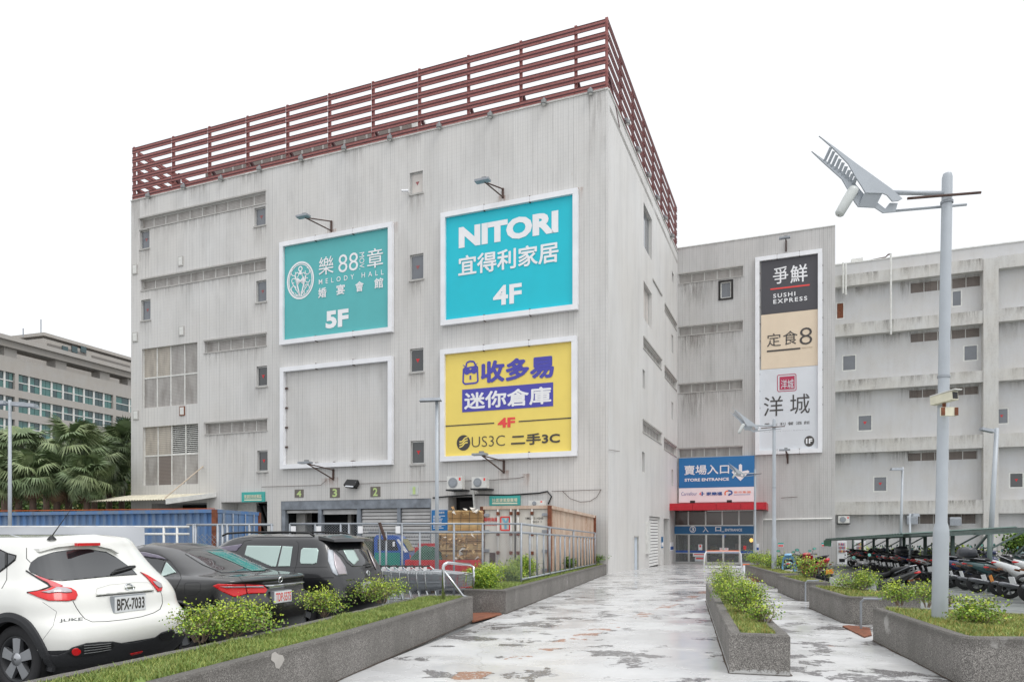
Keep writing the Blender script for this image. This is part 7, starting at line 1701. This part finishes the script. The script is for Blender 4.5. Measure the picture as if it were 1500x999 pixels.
h_, _ = J.hit(292/S, 740+192/S, 300/S, 740+240/S); l_ = J.Mi @ h_; MB()._lathe(l_, (0, 0, 1), [(0, .045), (.02, .03), (.04, .012)], 12).tube([l_+Vector((0, 0, .03)), l_+Vector((-.2, -.05, .3))], [.006, .002], 6).build('antenna', M['black'], J.t)
# ---- black saloon
lv = [(.20, .14, 4.5, .78, .3, .1, .45), (.36, .03, 4.58, .85, .3, .12, .5), (.52, .0, 4.62, .875, .3, .14, .5), (.68, .02, 4.6, .885, .3, .14, .5), (.80, .07, 4.55, .885, .28, .14, .5), (.90, .08, 4.4, .875, .26, .14, .5), (.985, .05, 4.0, .845, .24, .14, .5), (1.02, .16, 3.6, .80, .25, .15, .45),
      (1.055, .55, 3.3, .745, .3, .1, .4), (1.16, .82, 3.05, .69, .3, .1, .36), (1.28, 1.1, 2.8, .635, .28, .1, .32), (1.38, 1.38, 2.55, .575, .26, .1, .3), (1.425, 1.55, 2.4, .52, .24, .1, .26)]
A_ = Car('black saloon with red tail lamps and a red lettered plate', car_loc(402, 873.5, 9.9, .12), THETA, 4.62, lv, 1.465, 'p_black'); A_.finish([.95, 3.6], .32, True, 0, .03, 'p_black')
S, O = 5.55, (170, 760); K = dict(sc=S, org=O)
A_.patch([(78, 312), (90, 300), (240, 310), (385, 330), (400, 345), (352, 474), (250, 468), (110, 430)], 'g_car', 'side_window', **K); A_.patch([(358, 474), (411, 347), (492, 434)], 'g_car2', 'quarter_window', .005, **K)
A_.patch([(72, 264), (240, 272), (350, 297), (422, 333), (385, 328), (235, 306), (78, 300)], 'visor', 'window_visor', .02, **K); A_.stroke([(60, 262), (240, 262), (370, 292), (440, 340), (520, 440), (530, 480), (490, 560), (440, 640)], 'seam', 'door_gap', .004, -.0005, **K)
A_.patch([(560, 285), (600, 266), (740, 262), (880, 262), (965, 282), (1130, 345), (1255, 412), (1100, 428), (950, 436), (860, 438), (700, 372)], 'g_car', 'rear_window', **K)
A_.patch([(740, 266), (868, 264), (1010, 325), (1215, 420), (1105, 426), (930, 345)], 'film', 'teal_film', .008, **K); A_.patch([(575, 290), (640, 296), (740, 345), (940, 432), (870, 434), (700, 365)], 'g_car2', 'window_reflection_band', .007, **K) if 0 else None
A_.patch([(790, 543), (832, 526), (1050, 528), (1190, 534), (1226, 574), (1208, 603), (1060, 608), (985, 632), (955, 632), (862, 590)], 'lamp_red', 'tail_lamp', .012, **K); A_.patch([(845, 546), (1050, 540), (1188, 542), (1200, 558), (1060, 556), (900, 558)], 'lamp_clear', 'tail_lamp_clear', .018, **K)
A_.stroke([(1045, 525), (1062, 612)], 'seam', 'lamp_gap', .005, .016, **K); A_.patch([(1200, 538), (1300, 530), (1440, 515), (1560, 500), (1562, 512), (1440, 540), (1240, 565)], 'chrome', 'boot_trim', .02, **K)
A_.patch([(1620, 500), (1680, 482), (1682, 550), (1640, 580), (1618, 560)], 'lamp_red', 'tail_lamp', .012, **K)
A_.stroke([(558, 530), (570, 518), (672, 515), (686, 528), (684, 580), (640, 618), (570, 614), (556, 600), (558, 530)], 'seam', 'fuel_flap_gap', .003, -.0003, **K)
A_.stroke([(840, 456), (1000, 470), (1050, 530)], 'seam', 'boot_gap', .004, -.0005, **K); A_.stroke([(1062, 612), (1080, 700), (1200, 770), (1440, 740)], 'seam', 'boot_gap', .004, -.0005, **K)
A_.plate([(1265, 585), (1410, 572), (1410, 672), (1270, 685)], 'TDP-5575', M['sred'], S, O, .035, .36, .155, .01)
e_, l_, n_ = A_.badge(170+1335/S, 760+490/S, .045); MB().bar(l_+Vector((-.012, -.03, .02)), l_+Vector((-.012, .03, .02)), .008).build('emblem_bar', M['chrome'], A_.t)
A_.stroke([(380, 560), (430, 555)], 'black', 'door_handle', .014, .012, **K)
# ---- charcoal estate van
lv = [(.22, .14, 4.4, .76, .28, .1, .4), (.38, .04, 4.5, .83, .28, .1, .45), (.54, .0, 4.55, .845, .28, .12, .45), (.72, .02, 4.53, .85, .28, .12, .45), (.88, .06, 4.45, .85, .26, .12, .45), (1.0, .09, 4.2, .83, .26, .13, .45), (1.08, .12, 3.8, .80, .26, .13, .42), (1.16, .16, 3.5, .77, .26, .14, .4),
      (1.30, .24, 3.25, .725, .25, .15, .36), (1.44, .33, 3.0, .68, .24, .15, .32), (1.54, .40, 2.8, .63, .22, .15, .3), (1.585, .45, 2.6, .58, .22, .15, .28)]
V_ = Car('charcoal estate van with roof rails and tall clear tail lamps', car_loc(538, 858, 12.4, .05), THETA, 4.55, lv, 1.63, 'p_grey'); V_.finish([.85, 3.5], .32, True, 0, .03, 'p_grey')
S, O = 5.0, (300, 760); K = dict(sc=S, org=O)
V_.patch([(310, 194), (560, 197), (522, 348), (492, 350), (292, 264)], 'g_car2', 'side_window', **K); V_.patch([(570, 198), (644, 202), (624, 346), (536, 350)], 'g_car2', 'side_window', .004, **K)
V_.patch([(722, 211), (824, 214), (834, 230), (820, 324), (790, 332), (706, 329), (698, 310), (706, 225)], 'g_car2', 'quarter_window', .004, **K); V_.patch([(70, 212), (240, 187), (278, 182), (232, 236), (130, 232)], 'visor', 'front_window', .004, **K)
V_.patch([(898, 222), (933, 226), (985, 282), (1028, 350), (1043, 408), (960, 416), (932, 390), (902, 310)], 'galv', 'tail_lamp_housing', .008, **K); V_.patch([(940, 240), (990, 295), (1025, 360), (1036, 406), (978, 410), (948, 335)], 'lamp_clear', 'tail_lamp', .016, **K)
V_.patch([(952, 226), (1000, 218), (1140, 212), (1180, 240), (1212, 300), (1222, 330), (1150, 345), (1080, 350), (1040, 320), (1010, 275)], 'g_car', 'rear_window', **K); V_.patch([(1010, 224), (1090, 222), (1128, 300), (1090, 338), (1048, 300)], 'g_car2', 'painted_window_reflection', .008, **K)  # the pale inner patch is a reflection painted onto the rear glass
V_.patch([(1150, 469), (1152, 466), (1212, 462)], 'chrome', 'trim', .01, **K); V_.plate([(1153, 468), (1212, 462), (1215, 520), (1160, 525)], 'WD-7362', M['ink'], S, O, .03, .32, .15)
e_, l_, n_ = V_.badge(300+1195/S, 760+395/S, .05); MB().bar(l_+Vector((-.012, -.035, .015)), l_+Vector((-.012, .035, .015)), .008).build('emblem_bar', M['chrome'], V_.t)
h_, nn = V_.hit(300+1068/S, 760+446/S, 0, 0); q = QL(); lb2 = V_.Mi @ h_; nb2 = (V_.Mi.to_3x3() @ nn); nb2 = nb2 if nb2.x < 0 else -nb2; tb2 = Vector((0, 0, 1)).cross(nb2).normalized(); q.P = lambda a, z, d=0: lb2+tb2*a+Vector((0, 0, z))+nb2*(d+.004); q.rect = lambda tl, br, d=0: (tl[0], br[0], br[1], tl[1])
text(V_.t, q, 'WISH S', (-.11, .02), (.11, -.02), M['chrome'], .002, .03, 'model_badge')
V_.stroke([(275, 185), (290, 160), (345, 152)], 'seam', 'door_gap', .004, -.0005, **K); V_.stroke([(668, 160), (690, 180), (672, 330), (650, 400)], 'seam', 'door_gap', .004, -.0005, **K); V_.stroke([(280, 352), (640, 356), (900, 350)], 'seam', 'waist_line', .004, -.001, **K); V_.stroke([(905, 170), (898, 222)], 'seam', 'gate_gap', .004, -.0005, **K)
V_.stroke([(700, 432), (945, 428)], 'seam', 'slide_rail_gap', .006, 0, **K); V_.stroke([(1180, 352), (1215, 345)], 'black', 'wiper', .012, .015, **K)
for sy in (1, -1):
    P = [Vector((x, sy*.56, 1.60+z)) for x, z in ((.75, .0), (.85, .05), (1.3, .065), (2.2, .06), (2.6, .04), (2.7, 0))]; MB().tube(P, .018, 8).build('roof_rail', M['black'], V_.t, smooth=True)
b = MB(); n_ = 10
for i in range(n_):
    y0, y1 = -.62+1.24*i/n_, -.62+1.24*(i+1)/n_; c0, c1 = .1*(1-(y0/.62)**2), .1*(1-(y1/.62)**2)
    b.hexa([(.30-c0, y0, 1.50), (.30-c1, y1, 1.50), (.62, y1, 1.54), (.62, y0, 1.54), (.32-c0, y0, 1.54), (.32-c1, y1, 1.54), (.62, y1, 1.60), (.62, y0, 1.60)])
autosmooth(b.build('roof_spoiler', M['p_grey'], V_.t), 50)
V_.patch([(1188, 222), (1214, 262), (1246, 335), (1252, 372), (1240, 350), (1210, 280)], 'lamp_clear', 'tail_lamp', .012, **K)
MB().box(2.0, 2.15, -.1, .05, 1.64, 1.70).build('roof_beacon', M['orange'], None) if 0 else None
# ================================================================ scooters
M['s_black'] = paint('scooter_black', (26, 27, 30), .4); M['s_blue'] = paint('scooter_blue', (22, 40, 84), .35); M['s_white'] = paint('scooter_white', (224, 226, 226), .35); M['s_grey'] = paint('scooter_grey', (92, 96, 102), .35); M['s_red'] = paint('scooter_red', (176, 26, 38), .35); M['s_sky'] = paint('scooter_sky_blue', (120, 176, 214), .35); M['s_teal'] = paint('scooter_teal', (44, 78, 80), .35)
M['s_plastic'] = mat('scooter_plastic', (30, 31, 33), .55); M['s_seat'] = mat('scooter_seat', (26, 26, 28), .6, bump=.15, bs=120); M['s_metal'] = mat('scooter_metal', (120, 122, 126), .35, .8); M['s_mirror'] = mat('mirror_aqua_glass', (140, 214, 200), .08, .6, var=.03); M['s_box'] = mat('top_box_dark', (62, 64, 70), .35, coat=.3); M['s_amber'] = mat('amber_lens', (120, 76, 48), .3); M['plate_o'] = mat('plate_orange', (236, 150, 60), .5, var=.03)
def loft(secs, n=12, e=2.6, b=None, cap=True):
    b = b or MB(); rings = []
    for x, y, z, hw, hh in secs:
        i = len(b.v); rings.append(i)
        for k in range(n):
            a = 2*math.pi*k/n; c, s_ = math.cos(a), math.sin(a)
            b.v.append(Vector((x, y+hw*math.copysign(abs(c)**(2/e), c), z+hh*math.copysign(abs(s_)**(2/e), s_))))
    for p, q in zip(rings, rings[1:]):
        for k in range(n): b.f.append((p+k, p+(k+1) % n, q+(k+1) % n, q+k)); b.m.append(0)
    if cap: b.f.append(tuple(rings[0]+k for k in reversed(range(n)))); b.f.append(tuple(rings[-1]+k for k in range(n))); b.m += [0, 0]
    return b
def scooter(name_label, box=False, sport=False):
    t = thing('motor_scooter', name_label, 'scooter', (0, 0, 0), 'scooters parked side by side in the row'); BM = M['s_black']
    r_ = .245
    for wx in (.66, -.60):
        w = MB()._lathe((wx, -.055, r_), (0, 1, 0), [(0, r_*.62), (.0, r_*.85), (.03, r_), (.08, r_), (.11, r_*.85), (.11, r_*.62), (.09, r_*.6)], 20).build('wheel', M['tyre'], t, smooth=True)
        b = MB()
        for k in range(5): a = k*1.2566; b.bar((wx, 0, r_), (wx+math.cos(a)*r_*.64, 0, r_+math.sin(a)*r_*.64), .03, .03, up=(0, 1, 0))
        b.lathe((wx, -.05, r_), (0, 1, 0), [(0, .04), (.1, .04)], 8); b.build('rim', M['s_metal'], w)
    b = MB()
    for s_ in (-1, 1): b.tube([(.66, s_*.085, r_), (.56, s_*.085, .55), (.46, s_*.05, .8)], .022, 6)
    b.tube([(.50, 0, .7), (.40, 0, .98)], .03, 6).build('fork', M['s_metal'], t, smooth=True)
    loft([(.42, 0, .44, .05, .03), (.52, 0, .515, .075, .03), (.66, 0, .535, .08, .03), (.80, 0, .50, .075, .03), (.90, 0, .42, .05, .03)]).build('front_fender', BM, t, smooth=True)
    # leg shield: a curved panel, nose and handlebar cowl
    b = MB(); P = [(.30, .20, .30), (.40, .24, .42), (.44, .25, .60), (.40, .22, .78), (.34, .17, .95)]
    for (x0, w0, z0), (x1, w1, z1) in zip(P, P[1:]):
        for s_ in (-1, 1): b.quad((x0+.08, 0, z0), (x0, s_*w0, z0), (x1, s_*w1, z1), (x1+.10, 0, z1)); b.quad((x0+.03, 0, z0), (x1+.04, 0, z1), (x1-.05, s_*w1, z1), (x0-.05, s_*w0, z0)); b.quad((x0, s_*w0, z0), (x0-.05, s_*w0, z0), (x1-.05, s_*w1, z1), (x1, s_*w1, z1))
    b.build('leg_shield', BM, t, smooth=False)
    loft([(.60, 0, .66, .04, .05), (.56, 0, .72, .11, .09), (.48, 0, .76, .16, .12), (.38, 0, .80, .17, .12)]).build('nose_cowl', BM, t, smooth=True)
    loft([(.52, 0, .98, .05, .04), (.48, 0, .99, .12, .065), (.40, 0, 1.0, .14, .06), (.30, 0, .99, .10, .04)]).build('handlebar_cowl', BM, t, smooth=True)
    loft([(.545, 0, .99, .03, .02), (.515, 0, .985, .09, .045), (.49, 0, .985, .10, .05)]).build('headlamp', M['lamp_clear'], t, smooth=True)
    for s_ in (-1, 1):
        MB().tube([(.40, s_*.10, .99), (.36, s_*.22, 1.0), (.30, s_*.34, .98)], [.014, .014, .018], 7).build('grip', M['s_plastic'], t, smooth=True)
        m_ = MB().tube([(.38, s_*.20, 1.02), (.40, s_*.27, 1.14)], .007, 5).build('mirror_stalk', M['s_plastic'], t)
        loft([(.425, s_*.31, 1.17, .03, .02), (.41, s_*.31, 1.17, .068, .042), (.395, s_*.31, 1.17, .068, .042)], 14, 2.2).build('mirror_shell', M['s_plastic'], m_, smooth=True)
        loft([(.394, s_*.31, 1.17, .06, .036), (.390, s_*.31, 1.17, .058, .034)], 14, 2.2).build('mirror_glass', M['s_mirror'], m_)
        MB().tube([(.35, s_*.28, 1.0), (.42, s_*.34, .985)], .006, 5).build('brake_lever', M['s_metal'], t)
    MB().hexa([(.38, -.16, .27), (.38, .16, .27), (-.10, .17, .25), (-.10, -.17, .25), (.36, -.17, .33), (.36, .17, .33), (-.06, .18, .33), (-.06, -.18, .33)]).build('floorboard', M['s_plastic'], t)
    kick = .12 if sport else 0
    loft([(.0, 0, .45, .13, .14), (-.08, 0, .52, .165, .20), (-.30, 0, .58, .18, .17), (-.55, 0, .65+kick*.4, .165, .12), (-.75, 0, .72+kick*.7, .12, .08), (-.90, 0, .76+kick, .06, .045)], 14, 3).build('rear_body', BM, t, smooth=True)
    loft([(.06, 0, .70, .06, .03), (.02, 0, .735, .13, .055), (-.18, 0, .765, .155, .06), (-.32, 0, .79+kick*.3, .15, .055), (-.36, 0, .835+kick*.4, .14, .055), (-.60, 0, .85+kick*.7, .12, .05), (-.74, 0, .84+kick, .07, .035)], 14, 3).build('seat', M['s_seat'], t, smooth=True)
    loft([(-.84, 0, .735+kick, .085, .032), (-.90, 0, .74+kick, .07, .026), (-.93, 0, .74+kick, .04, .016)], 12, 2.4).build('tail_lamp', M['lamp_red'], t, smooth=True)
    for s_ in (-1, 1): MB().hexa([(-.74, s_*.12, .66), (-.84, s_*.10, .68), (-.84, s_*.15, .68), (-.74, s_*.17, .66), (-.74, s_*.12, .70), (-.84, s_*.10, .72), (-.84, s_*.15, .72), (-.74, s_*.17, .70)]).build('indicator', M['s_amber'], t); MB().tube([(-.45, s_*.13, .84), (-.78, s_*.12, .88+kick), (-.86, 0, .89+kick)], .012, 6).build('grab_rail', M['s_metal'], t)
    loft([(-.62, 0, .60, .09, .04), (-.80, 0, .56, .085, .03), (-.92, 0, .44, .08, .02)]).build('rear_fender', M['s_plastic'], t, smooth=True)
    MB().hexa([(-.93, -.13, .40), (-.93, .13, .40), (-.915, .13, .40), (-.915, -.13, .40), (-.97, -.13, .55), (-.97, .13, .55), (-.955, .13, .55), (-.955, -.13, .55)]).build('number_plate', M['platewhite'], t)
    MB().hexa([(-.941, -.10, .44), (-.941, .10, .44), (-.939, .10, .44), (-.939, -.10, .44), (-.961, -.10, .51), (-.961, .10, .51), (-.959, .10, .51), (-.959, -.10, .51)]).build('plate_print', M['ink'], t) if 0 else None
    loft([(-.10, .02, .30, .10, .08), (-.30, .06, .30, .11, .10), (-.62, .12, .27, .05, .08), (-.70, .12, .26, .03, .05)]).build('engine', M['s_plastic'], t, smooth=True)
    loft([(-.30, -.15, .26, .03, .03), (-.42, -.17, .27, .05, .055), (-.75, -.18, .33, .055, .06), (-.84, -.18, .35, .03, .035)]).build('silencer', M['s_metal'], t, smooth=True)
    MB().tube([(-.5, .14, .35), (-.56, .14, .62)], .02, 6).tube([(-.1, -.05, .28), (-.2, -.2, .02)], .012, 5).build('shock_and_stand', M['s_metal'], t)
    if box: loft([(-.62, 0, 1.02, .15, .07), (-.66, 0, 1.03, .20, .12), (-.85, 0, 1.03, .21, .14), (-.98, 0, 1.02, .18, .12), (-1.02, 0, 1.01, .13, .08)], 16, 3.4).build('top_box', M['s_box'], t, smooth=True)
    return t
protos = [scooter('x'), scooter('x', box=True), scooter('x', sport=True)]
used = [False]*3
def place(kind, x, y, ang, lab, body, plate='platewhite', grp=None, lean=-6, sc=1.0):
    sw = {'scooter_black': M[body], 'number_plate_white': M[plate]}
    o = dup(protos[kind], label=lab, group=grp, swap=sw); o.location = (x, y, G(x, y)); o.rotation_euler = (R(lean), 0, R(ang)); o.scale = (sc, sc, sc); return o
cols = ['s_black', 's_white', 's_white', 's_black', 's_teal', 's_black', 's_blue', 's_grey', 's_black', 's_black', 's_white', 's_white', 's_red', 's_black', 's_blue', 's_black', 's_grey', 's_white', 's_black', 's_white', 's_blue', 's_white', 's_black', 's_teal', 's_blue', 's_black', 's_black', 's_blue', 's_black', 's_grey', 's_black', 's_black', 's_blue', 's_black']
cn_ = {'s_white': 'white', 's_grey': 'grey', 's_black': 'black', 's_teal': 'teal', 's_blue': 'dark blue', 's_red': 'red'}
tens = {20: 'twentieth', 30: 'thirtieth'}
def ordn(n):
    u_ = ['', 'first', 'second', 'third', 'fourth', 'fifth', 'sixth', 'seventh', 'eighth', 'ninth', 'tenth', 'eleventh', 'twelfth', 'thirteenth', 'fourteenth', 'fifteenth', 'sixteenth', 'seventeenth', 'eighteenth', 'nineteenth']
    return u_[n] if n < 20 else (tens[n] if n % 10 == 0 else {2: 'twenty', 3: 'thirty'}[n//10]+'-'+u_[n % 10])
rg = random.Random(5)
for i in range(34):
    k = -1.2+(i*1.3 if i < 7 else 7.8+(i-6)*.86); x = 12.5+.307*k+.95+rg.uniform(-.08, .12); y = 17.4+.95*k-.1
    kind = 2 if i in (1, 2) else (1 if i in (4, 14) else rg.choice((0, 0, 2)))
    place(kind, x, y, rg.uniform(-24, -4), cn_[cols[i]]+' scooter'+(' with a top box' if kind == 1 else '')+', '+ordn(i+1)+' from the near end of the row', cols[i], 'plate_o' if i == 2 else 'platewhite', lean=rg.uniform(-10, -3), sc=rg.uniform(1.08, 1.2))
# second, hidden row under the roof: only handlebars and mirrors stand out
for i in range(12):
    k = 1.5+i*2.2; x = 12.5+.307*k+3.2; y = 17.4+.95*k-.6
    place(rg.choice((0, 1, 2)), x, y, 195+rg.uniform(-12, 12), rg.choice(['black', 'dark'])[:5]*0+'black scooter in the back row under the shelter, '+ordn(i+1)+' from the near end', 's_black', grp='scooters in the back row under the shelter', sc=1.04)
for kind, px, Y, ang, lab, body, plate, s_ in [(2, 1290, 16.3, 122, 'black scooter with red tail lamp behind the second right planter', 's_black', 'platewhite', 1.0), (2, 1194, 26.0, 97, 'black and red scooter with an orange plate near the slim lamp post', 's_red', 'plate_o', 1.08),
                                               (0, 1158, 26.3, 68, 'sky blue scooter beside the slim lamp post', 's_sky', 'platewhite', 1.05), (0, 1176, 28.3, 60, 'black scooter parked behind the sky blue one', 's_black', 'platewhite', 1.0)]:
    x = (px-CX)/F*Y; place(kind, x, Y, ang, lab, body, plate, 'scooters parked apart from the row', lean=-5, sc=s_)
for o in protos:
    for c in list(o.children_recursive): bpy.data.objects.remove(c, do_unlink=True)
    bpy.data.objects.remove(o, do_unlink=True)
